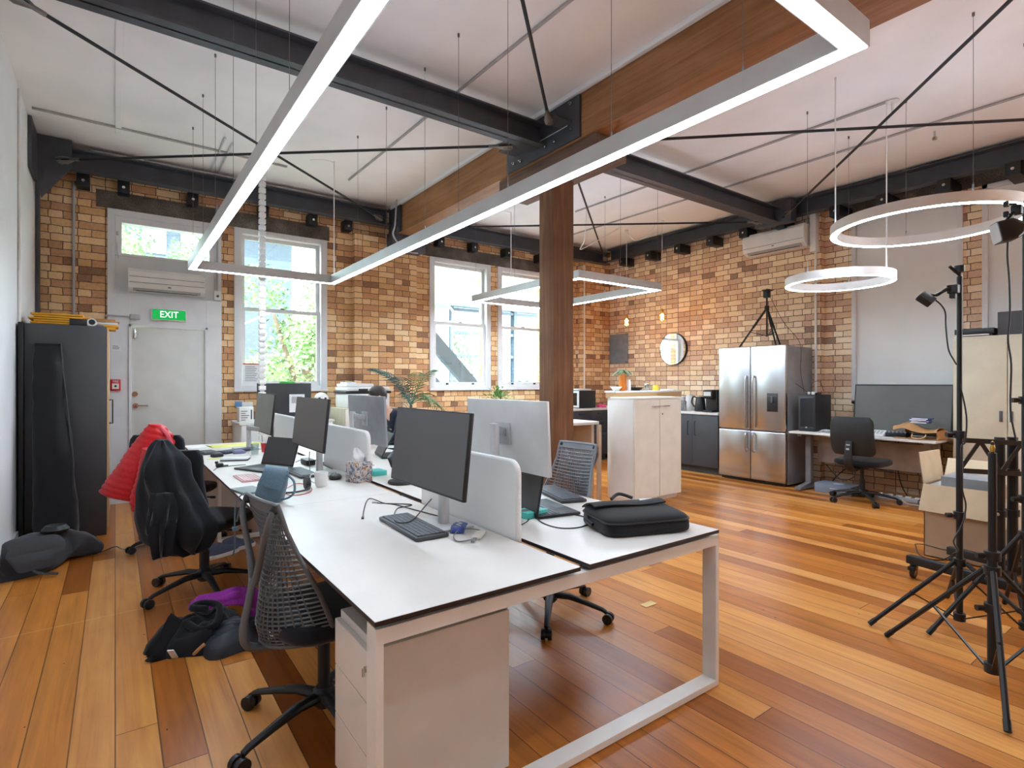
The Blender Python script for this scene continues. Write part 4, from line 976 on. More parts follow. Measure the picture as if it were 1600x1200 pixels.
# notebooks, papers, cards
def slab(nm, lab, cat, px, sz, mt, rz=0.0, z=ZT, h=.012, b=.0015):
    c = atz(*px, z); m = M(); m.cbox((c.x, c.y, z + h/2 + .0006), (sz[0], sz[1], h), b, Matrix.Rotation(rz, 3, 'Z')); return solo(nm, m, mt, lab, cat)
slab('notebook', 'grey notebook under the blue bag strap', 'notebook', (388, 768), (.13, .2), mat('grey green notebook', (120, 128, 126), .6), .2, h=.014)
slab('notebook', 'cream notebook, the upper one under the lavender mouse', 'notebook', (368, 717), (.12, .2), PAPER, 1.2, ZT + .012, .013)
slab('notebook', 'dark notebook, the lower one under the lavender mouse', 'notebook', (368, 719), (.13, .21), GREYP, 1.25, ZT, .011)
slab('card', 'yellow green card under the black mouse', 'card', (345, 717), (.07, .2), NOTE, 1.1, h=.002, b=0)
bpy.data.objects['mouse'].location.z = ZT + .0035
slab('paper_sheet', 'yellow green sheet of paper at the back of the far desk', 'paper', (368, 695.5), (.5, .3), NOTE, .1, h=.001, b=0)
slab('paper_sheet', 'white sheet of paper at the far desk corner', 'paper', (308, 698), (.2, .29), PAPER, .2, h=.001, b=0)
for k, (px, lab) in enumerate((((434, 706), 'white paper beside the laptop lid on the middle desk'), ((478, 716), 'white paper under the cables behind the mug'), ((520, 738), 'white paper by the second felt screen'), ((612, 698), 'white paper on the desk in front of the seated person'))):
    slab('paper_sheet', lab, 'paper', px, (.21, .29), PAPER, .3*k, h=.0012, b=0)
slab('card_box', 'flat teal box beside the nearest felt screen', 'box', (829, 806), (.14, .1), TEAL, .15, h=.03)
o = bpy.data.objects['card_box']; m = M(); m.box(-.075, .02, -.018, .018, .0302, .0312); obj('dark_print', m, GREYP, o, False)
slab('card_box', 'teal box on the desk behind the tissue box', 'box', (588, 742), (.1, .12), TEAL, .1, h=.035)
p = atz(718, 827, ZT); t = thing('snack_wrapper', 'crumpled blue foil snack wrapper by the nearest monitor', 'wrapper', (p.x, p.y, ZT), .9)
m = M(); m.loft(smooth_rows([((-.075, 0, .004), (0, .03, 0), (0, 0, .002)), ((-.05, 0, .012), (0, .03, 0), (0, 0, .011)), ((0, .004, .013), (0, .033, 0), (0, 0, .012)), ((.05, 0, .012), (0, .03, 0), (0, 0, .01)), ((.08, 0, .004), (0, .032, 0), (0, 0, .002))], 4), 20, lambda p, t_, f: .004*nz3(p, 60, 1)); obj('foil', m, BLUE, t, False, ang=60)
m = M(); m.tube([(-.04, -.01, .0255), (-.02, .012, .026), (0, -.01, .026), (.02, .012, .026)], .003, 5); obj('white_print', m, PAPER, t, False)
p = atz(748, 838, ZT); t = thing('usb_hub', 'small white usb hub with a grey lead on the nearest desk', 'hub', (p.x, p.y, ZT), .75)
m = M(); m.box(-.05, .05, -.02, .02, .0005, .012, .003); obj('body', m, CREAM, t, False)
m = M(); m.tube(spline([(.05, 0, .006), (.08, .03, .006), (.05, .09, .012), (-.03, .1, .006), (-.1, .06, .004), (-.06, 0, .006)]), .0025, 6); m.bar((-.1, .0, .006), (-.055, 0, .006), .014, .008); obj('lead', m, mat('grey lead', (120, 124, 128), .5), t, False)
def glass_at(px, lab, r=.035, h=.1):
    p = atz(*px, ZT); t = thing('drinking_glass', lab, 'glass', (p.x, p.y, ZT))
    m = M(); m.lathe([(r*.8, .001), (r*.85, .006), (r, h), (r - .003, h), (r*.8, .01), (.001, .008)], (0, 0, 0), 20); obj('glass', m, CLEAR, t, False)
    m = M(); m.lathe([(r*1.25, .0005), (r*1.25, .003), (.001, .003)], (0, 0, 0), 20); obj('coaster', m, CREAM, t, False)
glass_at((398, 711), 'clear drinking glass on the far desk beside the monitor foot')
p = atz(414, 706, ZT); t = thing('cup', 'red paper cup beside the drinking glass', 'cup', (p.x, p.y, ZT)); m = M(); m.lathe([(.028, .0005), (.036, .085), (.033, .085), (.027, .004), (.001, .004)], n=20); obj('body', m, RED, t, False)
m = M(); m.lathe([(.0355, .083), (.039, .087), (.0355, .091), (.033, .087)], n=20); obj('rim', m, PAPER, t, False)
# laptop bag on the nearest right desk
c = atz(1003, 835, ZT); pA, pB = atz(955, 843, ZT), atz(1080, 832, ZT); a = math.atan2(pB.y - pA.y, pB.x - pA.x)
fd = V((-math.sin(a), math.cos(a), 0)); ctr = (pA + pB)/2 + fd*.15
t = thing('laptop_bag', 'black fabric laptop bag lying on the nearest desk corner', 'bag', (ctr.x, ctr.y, ZT), a)
L = (pB - pA).length/2 + .012; Wd = .15
m = M(); m.loft(smooth_rows([((0, 0, .001), (L - .02, 0, 0), (0, Wd - .012, 0), 7), ((0, 0, .012), (L, 0, 0), (0, Wd, 0), 7), ((0, 0, .05), (L, 0, 0), (0, Wd, 0), 7), ((0, .004, .075), (L - .006, 0, 0), (0, Wd - .01, .004), 6), ((0, .01, .088), (L - .05, 0, 0), (0, Wd - .045, .006), 4), ((0, .01, .09), (.02, 0, 0), (0, .02, .002), 2)], 4), 48, lambda p, t_, f: .004*nz3(p, 14, 6)); obj('bag_body', m, BAGF, t, False, ang=50)
m = M(); q = [(L*ct, Wd*st) for ct, st in [(math.copysign(abs(math.cos(2*PI*k/48))**(2/7), math.cos(2*PI*k/48)), math.copysign(abs(math.sin(2*PI*k/48))**(2/7), math.sin(2*PI*k/48))) for k in range(48)]]; m.tube([(x*1.006, y*1.006, .058) for x, y in q], .004, 6, closed=True); obj('zip', m, BLACK, t, False)
m = M(); m.sheet(lambda u, v: (-L + .01 + u*(2*L - .05), Wd - .005 - v*.14, .09 + .016*math.sin(v*2.6) - .02*(1 - v)*(1 - v) + .004*math.sin(u*7)), 14, 8, .006); obj('front_flap', m, BAGF, t, False, ang=60)
m = M(); m.tube(spline([(-L - .008, .06, .05), (-L - .02, .02, .04), (-L - .012, -.02, .03)]), .009, 6); m.tube(spline([(L - .12, Wd + .005, .06), (L - .04, Wd + .03, .07), (L - .02, Wd - .02, .085)]), .006, 6); m.tube(spline([(-.05, Wd - .02, .1), (0, Wd, .118), (.06, Wd - .02, .1)]), .008, 6); obj('strap', m, BLACK, t, False)
m = M(); m.cbox((.1, .07, .101), (.07, .035, .002), 0, Matrix.Rotation(.15, 3, 'X')); obj('grey_patch', m, LIGHTP, t, False)
# boot-like black objects beside dark laptop: unidentified, on a round base
p = atz(628, 755, ZT); t = thing('desk_object', 'black object with a round base behind the nearest monitor', 'lamp', (p.x, p.y, ZT))
m = M(); m.lathe([(.085, .0005), (.09, .008), (.085, .02), (.03, .028), (.001, .028)], n=28); obj('base', m, BLACK, t, False)
m = M(); m.tube(spline([(0, 0, .025), (-.03, .02, .06), (-.02, .06, .12), (.02, .12, .17)]), .016, 10); obj('arm', m, BLACKM, t, False)
m = M(); m.loft([((.02, .1, .09), (.05, 0, 0), (0, .03, 0)), ((.03, .14, .17), (.07, 0, .02), (0, .035, 0)), ((.05, .16, .22), (.03, 0, .02), (0, .02, 0))], 20); obj('shade', m, BLACK, t, False)
# monitor cable spine
t = thing('cable_spine', 'white segmented cable spine hanging from the ceiling to the desks', 'cable tidy', (1.3, 6.44, .72))
m = M(); n = 46; x, y = 1.3, 6.44
for k in range(n):
    z = .72 + k*(ZC - .74)/n; m.box(x - .034, x + .034, y - .024, y + .024, z, z + .05, .004); m.box(x - .02, x + .02, y - .012, y + .012, z + .049, z + .069)
obj('segments', m, WHITEP, t)
m = M(); m.tube([(x - .012, y, .72), (x - .012, y, ZC - .01)], .006, 6); m.tube([(x + .012, y, .72), (x + .012, y, ZC - .01)], .006, 6); obj('inner_cables', m, GREYP, t)
# ================================================================== CHAIRS
def star_base(t, R=.335, mt=BLACKM, rot=0.0, hub=.11):
    m = M(); m.lathe([(.03, hub - .045), (.042, hub - .03), (.042, hub + .02), (.03, hub + .035)], n=18); obj('hub', m, mt, t, False)
    m0 = M(); m0.tube([(.035, 0, hub), (.12, 0, hub + .002), (.22, 0, hub - .018), (R - .02, 0, hub - .04), (R, 0, hub - .05)], [.026, .023, .018, .015, .014], 10, flat=.8)
    m0.tube([(R, 0, hub - .045), (R, 0, .03)], .008, 8)
    c0 = M(); 
    for s in (-1, 1): c0.tube([(R + .012, s*.008, .0285), (R + .012, s*.028, .0285)], .028, 16)
    c0.tube([(R + .012, -.01, .0285), (R + .012, .01, .0285)], .02, 12)
    first = None
    for k in range(5):
        if first is None:
            leg = obj('leg', m0, mt, t, False); cas = obj('caster', c0, BLACK, leg, False); first = leg; leg.rotation_euler.z = rot
        else:
            l2 = first.copy(); COL.objects.link(l2); l2.rotation_euler.z = rot + k*2*PI/5
            c2 = first.children[0].copy(); COL.objects.link(c2); c2.parent = l2
def seat_cushion(t, z, mt, s=.235, nm='seat', x=.02):
    m = M(); m.loft(smooth_rows([((x, 0, z), (s*.9, 0, 0), (0, s*.9, 0), 4), ((x, 0, z + .02), (s, 0, 0), (0, s, 0), 4), ((x, 0, z + .05), (s, 0, 0), (0, s, 0), 4), ((x, 0, z + .068), (s*.9, 0, 0), (0, s*.9, 0), 4), ((x, 0, z + .073), (s*.4, 0, 0), (0, s*.4, 0), 3)], 3), 36); return obj(nm, m, mt, t, False, ang=60)
def ip(keys, v):
    for (a, x), (b, y) in zip(keys, keys[1:]):
        if v <= b:
            s = (v - a)/(b - a); s = s*s*(3 - 2*s) if False else s; return x + (y - x)*s
    return keys[-1][1]
def mesh_chair(lab, loc, rz, poly, lift=0.0, rot=0.2):
    t = thing('mesh_chair', lab, 'office chair', (*loc, 0), rz)
    star_base(t, rot=rot)
    m = M(); m.tube([(0, 0, .12), (0, 0, .39 + lift)], .024, 14); m.box(-.13, .12, -.07, .07, .37 + lift, .41 + lift, .012); obj('gas_lift', m, BLACKM, t, False)
    seat_cushion(t, .41 + lift, BFAB)
    xb = [(0, -.235), (.12, -.25), (.35, -.235), (.6, -.215), (.8, -.225), (1, -.25)]; wr_ = [(0, .19), (.15, .17), (.35, .125), (.6, .05), (.8, .02), (1, .012)]
    ww = [(0, .212), (.12, .225), (.35, .198), (.6, .164), (.8, .148), (1, .15)]
    def P(u, v):
        vv = max(0, min(1, v)); return V((ip(xb, vv) + ip(wr_, vv)*u*u, ip(ww, vv)*u, .42 + lift + .5*v - .03*(1 - vv)*(1 - u*u)))
    m = M(); nr, nc = 30, 19
    for j in range(1, nr):
        v = (j/nr)**1.25*.93; sag = .035*(1 - v)
        m.tube([P(u, max(0, v - sag*(1 - u*u))) for u in [-1 + 2*k/14 for k in range(15)]], .0056 if v < .6 else .0068, 5, flat=.6, caps=False)
    for i in range(1, nc):
        u0 = -1 + 2*i/nc
        m.tube([P(u0*(1 - .12*math.sin(v*PI)), v) for v in [k/22*.94 for k in range(23)]], .0056, 5, flat=.6, caps=False)
    obj('lattice', m, poly, t, False, ang=50)
    m = M(); rim = [P(1, v) for v in [k/20 for k in range(21)]] + [P(1 - 2*k/14, 1) for k in range(1, 15)] + [P(-1, 1 - k/20) for k in range(1, 21)] + [P(-1 + 2*k/14, 0) for k in range(1, 14)]
    m.tube(rim, .0095, 8, closed=True, flat=.8); m.sheet(lambda u, v: P(-1 + 2*u, .93 + .07*v), 14, 2, .012); obj('back_rim', m, poly, t, False, ang=50)
    m = M()
    for s in (-1, 1): m.tube(spline([P(s*.93, .97) + V((-.012, 0, 0)), P(s*.86, .86) + V((-.045, 0, 0)), V((-.262, s*.045, .70 + lift)), V((-.268, s*.012, .62 + lift))], 5), [.010]*5 + [.012]*5 + [.014]*6, 8)
    m.tube(spline([(-.268, 0, .64 + lift), (-.285, 0, .55 + lift), (-.30, 0, .47 + lift), (-.29, 0, .40 + lift), (-.22, 0, .375 + lift), (-.1, 0, .385 + lift)], 5), [.018]*10 + [.022]*11 + [.024]*5, 10, flat=.7)
    obj('spine', m, poly, t, False, ang=50)
    for s in (-1, 1): m = M(); m.sph(P(s*.9, .965) + V((-.008, 0, 0)), .018, 10, 8); obj('pivot', m, BLACK, t, False)
    return t
mesh_chair('dark grey mesh back office chair pulled up to the nearest desk', (.672, 2.20), math.radians(8), CHAIRG, 0, .845)
mesh_chair('lighter grey mesh back office chair on the right side of the desks', (2.067, 2.466), PI + .08, CHAIRL, .055, .735)
mesh_chair('grey mesh chair under the seated person', (2.45, 5.36), PI, CHAIRL, 0, .3)
def task_chair(lab, loc, rz, back=BFAB, rot=.3, tilt=.1, bw=.23, z0=.54, z1=.965):
    t = thing('task_chair', lab, 'office chair', (*loc, 0), rz)
    star_base(t, rot=rot, hub=.105)
    m = M(); m.tube([(0, 0, .1), (0, 0, .25)], .03, 14); m.tube([(0, 0, .24), (0, 0, .4)], .02, 14); m.box(-.16, .1, -.08, .08, .375, .415, .012); obj('gas_lift', m, BLACKM, t, False)
    m = M(); m.tube(spline([(.03, -.08, .385), (.05, -.2, .38), (.06, -.26, .375)]), .006, 8); m.tube([(.06, -.25, .375), (.065, -.29, .374)], .011, 8); obj('lever', m, BLACK, t, False)
    seat_cushion(t, .415, BFAB, .245)
    def B(u, v):
        x = -.235 - tilt*v*.5 + .045*(2*u - 1)**2 - .03*math.sin(v*PI); s = 1 - .1*abs(2*v - 1)**4 - .06*v
        return V((x, bw*(2*u - 1)*s, z0 + (z1 - z0)*v))
    rows = []
    for k in range(13):
        v = k/12; e = 1 - abs(2*v - 1)**8*.16; c = B(.5, v); rows.append((c + V((.012, 0, 0)), (0, bw*(1 - .05*v)*e, 0), (.032*e, 0, 0), 4.5))
    m = M(); m.loft(rows, 32); m.v = [(p[0] + .8*(p[1]**2), p[1], p[2]) for p in m.v]; obj('backrest', m, back, t, False, ang=60)
    m = M(); m.loft(smooth_rows([((-.1, 0, .39), (0, .045, 0), (.02, 0, .015), 3), ((-.25, 0, .385), (0, .045, 0), (.012, 0, .02), 3), ((-.315, 0, .46), (0, .045, 0), (.015, 0, 0), 3), ((-.315, 0, .6), (0, .04, 0), (.012, 0, 0), 3), ((-.3, 0, .7), (0, .035, 0), (.01, 0, 0), 3)], 4), 18); obj('back_bracket', m, BLACKM, t, False)
    return t
task_chair('black office chair draped with a black coat at the middle desk', (.47, 4.06), .8, rot=.265, bw=.19, z1=.94)
task_chair('black office chair with a red puffer jacket at the far desk', (.42, 5.36), .9, rot=.107, z1=.93)
tc = task_chair('black office chair with bare backrest at the desk on the right wall', (6.83, 2.68), -.04, back=mat('black leather backrest', (22, 23, 24), .6), rot=.15)
m = M(); m.cbox((-.323, 0, .66), (.004, .04, .012), .001); m.cbox((-.333, 0, .615), (.004, .03, .02), .001); obj('maker_badge', m, LIGHTP, tc, False)

# ------------------------------------------------------------------ garments on the chairs
def crow(d, L, Rr, th, e=2.2): return prow(d, L, Rr, th, e)
def fold(p, t_, f): return (.012 + .018*f)*math.sin(7*t_ + 2.2*f + 1.5*nz3(p, 5, 1)) + .03*nz3((p[0]*1.6 - p[2]*.5, p[1]*1.6, p[2]*.35), 8, 5) + .01*nz3((p[0], p[1], p[2]*.5), 22, 2)
t = thing('black_coat', 'black coat draped over the back of the office chair at the middle desk', 'coat', atd(270, 700, 3.4))
D = 3.22
m = M(); m.loft(smooth_rows([crow(D, (249, 686), (259, 688), .03), crow(D, (241, 697), (271, 702), .08), crow(D, (232, 718), (290, 724), .12), crow(D, (227, 748), (298, 752), .13), crow(D, (225, 785), (311, 780), .13), crow(D, (224, 812), (326, 806), .13), crow(D, (226, 832), (334, 824), .12), crow(D, (238, 850), (330, 842), .10), crow(D, (270, 864), (318, 856), .06), crow(D, (292, 868), (308, 864), .02)], 5), 40, fold); obj('coat_body', m, COATF, t, ang=70)
m = M(); m.loft(smooth_rows([crow(3.1, (235, 770), (268, 770), .04), crow(3.08, (237, 800), (268, 802), .045), crow(3.07, (239, 835), (263, 838), .04), crow(3.07, (243, 860), (260, 862), .035), crow(3.07, (246, 872), (258, 870), .02)], 5), 24, fold); obj('sleeve', m, COATF, t, ang=70)
m = M(); m.loft(smooth_rows([crow(3.22, (222, 822), (240, 824), .04), crow(3.22, (224, 800), (238, 800), .05), crow(3.22, (226, 770), (236, 770), .05)], 4), 16, fold); obj('lining_edge', m, COATF, t, ang=70)
def puff(p, t_, f): return .013*abs(math.sin((p[2] + .35*(p[0] + .2))*PI/.048)) + .012*nz3(p, 8, 3)
t = thing('red_puffer_jacket', 'red quilted puffer jacket hung over the office chair near the cupboard', 'jacket', atd(215, 740, 4.6))
D = 4.28
m = M(); m.loft(smooth_rows([crow(D, (236, 662), (248, 663), .03), crow(D, (224, 677), (262, 676), .08), crow(D, (208, 700), (270, 692), .12), crow(D, (192, 724), (273, 714), .15), crow(D, (176, 746), (270, 742), .16), crow(D, (164, 762), (262, 770), .15), crow(D, (163, 768), (252, 782), .13), crow(D, (176, 774), (232, 783), .08)], 7), 44, puff); obj('jacket_body', m, REDP, t, ang=70)
m = M(); m.loft(smooth_rows([crow(4.12, (228, 700), (258, 706), .05), crow(4.1, (220, 730), (250, 734), .06), crow(4.09, (212, 762), (242, 766), .06), crow(4.09, (206, 785), (236, 790), .055), crow(4.09, (210, 799), (229, 801), .03)], 7), 28, puff); obj('sleeve', m, REDP, t, ang=70)
m = M(); m.tube(spline([atd(252, 668, D - .02), atd(262, 680, D - .06), atd(268, 694, D - .05)]), .014, 8); obj('collar', m, mat('pink red lining', (222, 84, 100), .6), t, ang=70)

# heap of clothes on the floor
def heap(m, c, ax, ay, h, rz=0.0, n=44, k=16, rough=.03, o=0.0, pw=.55):
    vs = []; cr, sr = math.cos(rz), math.sin(rz)
    for i in range(k + 1):
        r = i/k
        for j in range(n):
            a = 2*PI*j/n; e = 1 + .14*math.sin(3*a + o) + .07*math.sin(7*a + 2*o)
            x, y = ax*r*e*math.cos(a), ay*r*e*math.sin(a)
            z = h*max(0, 1 - r**2.6)**pw
            p = V((c[0] + x*cr - y*sr, c[1] + x*sr + y*cr, z))
            q = 1 - r**4
            z += q*(rough*nz3(p, 9, o) + rough*.7*nz3((p[0], p[1]*2, 0), 16, o + 3)); vs.append((p.x, p.y, c[2] + max(.002, z)))
    m.add(vs, [(i*n + j, i*n + (j + 1) % n, (i + 1)*n + (j + 1) % n, (i + 1)*n + j) for i in range(k) for j in range(n)] + [tuple(k*n + j for j in range(n))])
p = atz(300, 1018, 0)
t = thing('black_fleece', 'black fleece top heaped on the floor with a white tag showing', 'clothes', (p.x, p.y, 0))
cen = V((.3, 2.75, 0)); cen = atz(308, 1000, 0)
m = M(); heap(m, cen, .22, .165, .13, .5, o=1.0, rough=.05); 
obj('fleece_body', m, PILEF, t, ang=75)
m = M(); m.tube(spline([cen + V((-.05, -.06, .12)), cen + V((0, -.13, .1)), cen + V((.07, -.12, .11)), cen + V((.1, -.02, .16)), cen + V((.03, .05, .17)), cen + V((-.02, .02, .165)), cen + V((.04, -.03, .165))]), [.018]*37, 8); m.loft(smooth_rows([(atz(232, 1026, .025), (.02, 0, 0), (0, .01, .02)), (atz(252, 1012, .05), (.04, .02, 0), (-.01, .02, .04)), (atz(285, 985, .09), (.06, .03, 0), (-.02, .03, .06))], 4), 18, fold); obj('collar_and_sleeve', m, PILEF, t, ang=70)
pp = atz(270, 1022, .06); m = M(); m.cbox(pp, (.028, .075, .006), .001, Matrix.Rotation(-.5, 3, 'Z') @ Matrix.Rotation(-.9, 3, 'X')); obj('white_tag', m, PAPER, t)
c2 = atz(374, 1000, 0)
m = M(); heap(m, c2, .2, .17, .085, 0, o=2.2, rough=.02, pw=.35); t = thing('dark_sports_bag', 'dark navy soft bag lying under the fleece on the floor', 'bag', (c2.x, c2.y, 0)); obj('bag_body', m, mat('dark navy nylon', (26, 29, 38), .55, var=.1, bump=.2, bscale=30), t, ang=75)
m = M(); m.tube(spline([atz(303, 1022, .04), atz(310, 1015, .07), atz(320, 1006, .09)]), .008, 6); obj('drawstring', m, KRAFT, t)
t = thing('purple_scarf', 'purple knitted scarf lying on the heap of clothes', 'scarf', atz(350, 945, .0))
m = M(); m.loft(smooth_rows([(atz(298, 946, .09), (0, .02, .015), (.015, 0, .01)), (atz(315, 941, .12), (.01, .035, .02), (-.01, .01, .02)), (atz(345, 936, .13), (0, .035, .02), (-.01, .01, .022)), (atz(375, 932, .13), (0, .045, .03), (-.01, .01, .03)), (atz(395, 936, .12), (.01, .05, .04), (-.02, .01, .03)), (atz(404, 950, .07), (.05, .02, .05), (-.01, .03, .02)), (atz(400, 962, .03), (.04, .01, .02), (-.01, .02, .01))], 5), 28, lambda p, t_, f: .012*nz3((p[0], p[1]*.5, p[2]), 30, 1) + .006*math.sin(5*t_ + 9*f)); obj('scarf_body', m, PURP, t, ang=70)
# sneakers
def shoe(t, c, a):
    T = Matrix.Translation(c) @ Matrix.Rotation(a, 4, 'Z')
    def tr(m): m.v = [tuple(T @ V(p)) for p in m.v]; return m
    m = M(); m.loft(smooth_rows([((0, 0, .001), (.135, 0, 0), (0, .045, 0), 2.6), ((.0, 0, .012), (.14, 0, 0), (0, .048, 0), 2.6), ((0, 0, .03), (.138, 0, 0), (0, .046, 0), 2.6)], 2), 28); obj('sole', tr(m), WHITEP, t)
    m = M(); m.loft(smooth_rows([((0, 0, .03), (.132, 0, 0), (0, .043, 0), 2.5), ((-.01, 0, .055), (.12, 0, 0), (0, .04, 0), 2.4), ((-.05, 0, .08), (.075, 0, 0), (0, .035, 0), 2.4), ((-.075, 0, .1), (.048, 0, .01), (0, .03, 0), 2.2)], 4), 28); obj('upper', tr(m), SHOEF, t)
    m = M(); [m.tube([(.0 + .02*k - .03, -.022, .073 - .008*k), (.0 + .02*k - .03, .022, .073 - .008*k)], .004, 6) for k in range(4)]; obj('laces', tr(m), PAPER, t)
for lab, px, a in (('left sneaker of the blue grey pair under the desks', (348, 868), .5), ('right sneaker of the blue grey pair under the desks', (372, 858), .3)):
    c = atz(*px, 0); t = thing('sneaker', lab, 'shoe', c, 0, 'pair of sneakers under the desks'); shoe(t, c, a)

# ================================================================== SEATED PERSON
t = thing('person', 'seated person in a dark navy jumper working behind the grey backed monitor', 'person', (2.42, 5.36, 0))
def skinned(nm, mt, vs, es, rs, root=0, sub_=2):
    me = bpy.data.meshes.new(nm); me.from_pydata([V(v) - V((2.42, 5.36, 0)) for v in vs], es, []); me.materials.append(mt)
    o = bpy.data.objects.new(nm, me); COL.objects.link(o); o.parent = t; WM[o.name] = WM[t.name]
    md = o.modifiers.new('skin', 'SKIN'); 
    for i, r in enumerate(rs): me.skin_vertices[0].data[i].radius = r if isinstance(r, tuple) else (r, r)
    for i in range(len(vs)): me.skin_vertices[0].data[i].use_root = (i == root)
    md.use_smooth_shade = True; s = o.modifiers.new('sub', 'SUBSURF'); s.levels = s.render_levels = sub_; return o
PX, PY = 2.42, 5.36
def side(s): return [(PX - .02, PY + s*.085, .58), (PX - .42, PY + s*.08 + .04, .545), (PX - .40, PY + s*.12 + .06, .09), (PX - .50, PY + s*.13 + .06, .04)]
vs = [(PX, PY, .61), (PX + .01, PY, .72), (PX - .01, PY, .84), (PX - .07, PY, .98), (PX - .14, PY, 1.05), (PX - .19, PY, 1.11), (PX - .245, PY, 1.16), (PX - .26, PY, 1.22)]
es = [(i, i + 1) for i in range(7)]; rs = [(.14, .11), (.135, .105), (.155, .11), (.14, .09), .052, .052, (.07, .085), (.065, .075)]
for s in (-1, 1):
    b = len(vs); vs += [(PX - .05, PY + s*.18, 1.0), (PX - .12, PY + s*.24, .80), (PX - .36, PY + s*.2, .765), (PX - .44, PY + s*.19, .755)]; es += [(3, b), (b, b + 1), (b + 1, b + 2), (b + 2, b + 3)]; rs += [.056, .045, .033, (.034, .02)]
    b2 = len(vs); vs += side(s); es += [(0, b2), (b2, b2 + 1), (b2 + 1, b2 + 2), (b2 + 2, b2 + 3)]; rs += [.085, .06, .042, .035]
    for k, (dy, L) in enumerate(((-.028, .07), (-.01, .085), (.008, .08), (.024, .062))):
        q = len(vs); vs += [(PX - .475, PY + s*.19 + dy, .752), (PX - .475 - L*.6, PY + s*.19 + dy*1.2, .755), (PX - .475 - L, PY + s*.19 + dy*1.3, .738)]; es += [(b + 3, q), (q, q + 1), (q + 1, q + 2)]; rs += [.0095, .009, .0075]
    q = len(vs); vs += [(PX - .44, PY + s*.19 - s*.04, .752), (PX - .475, PY + s*.19 - s*.06, .745)]; es += [(b + 3, q), (q, q + 1)]; rs += [.011, .008]
skinned('body', SKIN, vs, es, rs)
vs2 = [(PX, PY, .63), (PX + .01, PY, .72), (PX - .01, PY, .84), (PX - .065, PY, .98), (PX - .13, PY, 1.04)]; es2 = [(i, i + 1) for i in range(4)]; rs2 = [(.165, .135), (.15, .12), (.17, .125), (.155, .105), .066]
for s in (-1, 1): b = len(vs2); vs2 += [(PX - .05, PY + s*.18, 1.0), (PX - .12, PY + s*.24, .80), (PX - .36, PY + s*.2, .765)]; es2 += [(3, b), (b, b + 1), (b + 1, b + 2)]; rs2 += [.07, .057, .044]
skinned('jumper', NAVY, vs2, es2, rs2)
vs3 = [(PX, PY, .61)]; es3 = []; rs3 = [(.15, .118)]
for s in (-1, 1): b = len(vs3); q = side(s); vs3 += q[:3]; es3 += [(0, b), (b, b + 1), (b + 1, b + 2)]; rs3 += [.096, .072, .055]
skinned('trousers', DENIM, vs3, es3, rs3)
hc = V((PX - .25, PY, 1.195))
m = M(); m.sph(hc + V((.012, 0, .022)), (.1, .083, .1), 24, 14); m.v = [p for p in m.v]; m.v = [((p[0] if not (p[0] < hc.x - .055 and p[2] < hc.z + .055) else hc.x - .05 + (p[0] - hc.x)*.1), p[1], max(p[2], hc.z - .06)) for p in m.v]; obj('hair', m, HAIR, t, ang=60)
m = M(); m.loft(smooth_rows([(hc + V((-.075, 0, .03)), (0, .012, 0), (.008, 0, 0)), (hc + V((-.098, 0, -.012)), (0, .017, 0), (.016, 0, 0)), (hc + V((-.085, 0, -.022)), (0, .014, 0), (.01, 0, 0))], 3), 14); obj('nose', m, SKIN, t)
for s in (-1, 1): m = M(); m.sph(hc + V((.0, s*.083, -.01)), (.018, .008, .03), 12, 8); obj('ear', m, SKIN, t)
m = M(); [m.sph(hc + V((-.078, s*.03, .012)), (.008, .012, .007), 12, 8) for s in (-1, 1)]; obj('eyes', m, PAPER, t)
m = M(); [m.sph(hc + V((-.0845, s*.03, .012)), (.003, .005, .005), 10, 6) for s in (-1, 1)]; obj('pupils', m, HAIR, t)
m = M(); m.sph(hc + V((-.078, 0, -.055)), (.006, .024, .007), 14, 8); obj('mouth', m, mat('lips', (170, 104, 96), .5), t)
m = M()
for s in (-1.0, 1.0): PY = 5.42; m.loft(smooth_rows([((PX - .54, PY + s*.13, .001), (.13, 0, 0), (0, .045, 0), 2.6), ((PX - .54, PY + s*.13, .035), (.13, 0, 0), (0, .045, 0), 2.6), ((PX - .49, PY + s*.13, .075), (.07, 0, 0), (0, .042, 0), 2.4)], 3), 24)
obj('shoes', m, BLACK, t)
# ================================================================== ALONG THE WINDOW WALL
t = thing('low_cupboard', 'low white cupboard under the left sash window', 'cupboard', (1.65, 7.15, 0))
m = M(); m.box(1.16, 2.2, 6.85, 7.44, .0, .86, .002); m.box(1.14, 2.22, 6.83, 7.45, .86, .885, .002); obj('carcass', m, WHITEP, t)
for a, b in ((1.165, 1.675), (1.685, 2.195)):
    m = M(); m.box(a, b, 6.832, 6.849, .05, .85, .002); dr = obj('door', m, WHITEP, t)
    m = M(); m.box((a + b)/2 + (.18 if a < 1.5 else -.2), (a + b)/2 + (.2 if a < 1.5 else -.18), 6.815, 6.83, .6, .75, .003); obj('handle', m, BLACK, dr)
t = thing('archive_box', 'white printed box standing on the low cupboard by the door', 'box', (1.22, 6.98, .886)); m = M(); m.box(1.15, 1.3, 6.9, 7.06, .886, 1.06, .002); obj('carton', m, WHITEP, t)
m = M(); [m.box(1.165, 1.165 + .05 + .02*(k % 3), 6.8985, 6.8995, .91 + .025*k, .918 + .025*k) for k in range(5)]; m.box(1.27, 1.285, 6.8985, 6.8995, .92, 1.03); obj('print', m, GREYP, t)
t = thing('pinboard', 'large black display board leaning in front of the left window sill', 'board', (1.72, 6.98, .886))
m = M(); m.box(1.36, 1.98, 7.0, 7.03, .886, 1.335, .002); obj('board', m, mat('black display board', (46, 47, 49), .6), t)
m = M(); m.box(1.72, 1.9, 6.996, 6.999, .98, 1.2); obj('white_sheet', m, PAPER, t)
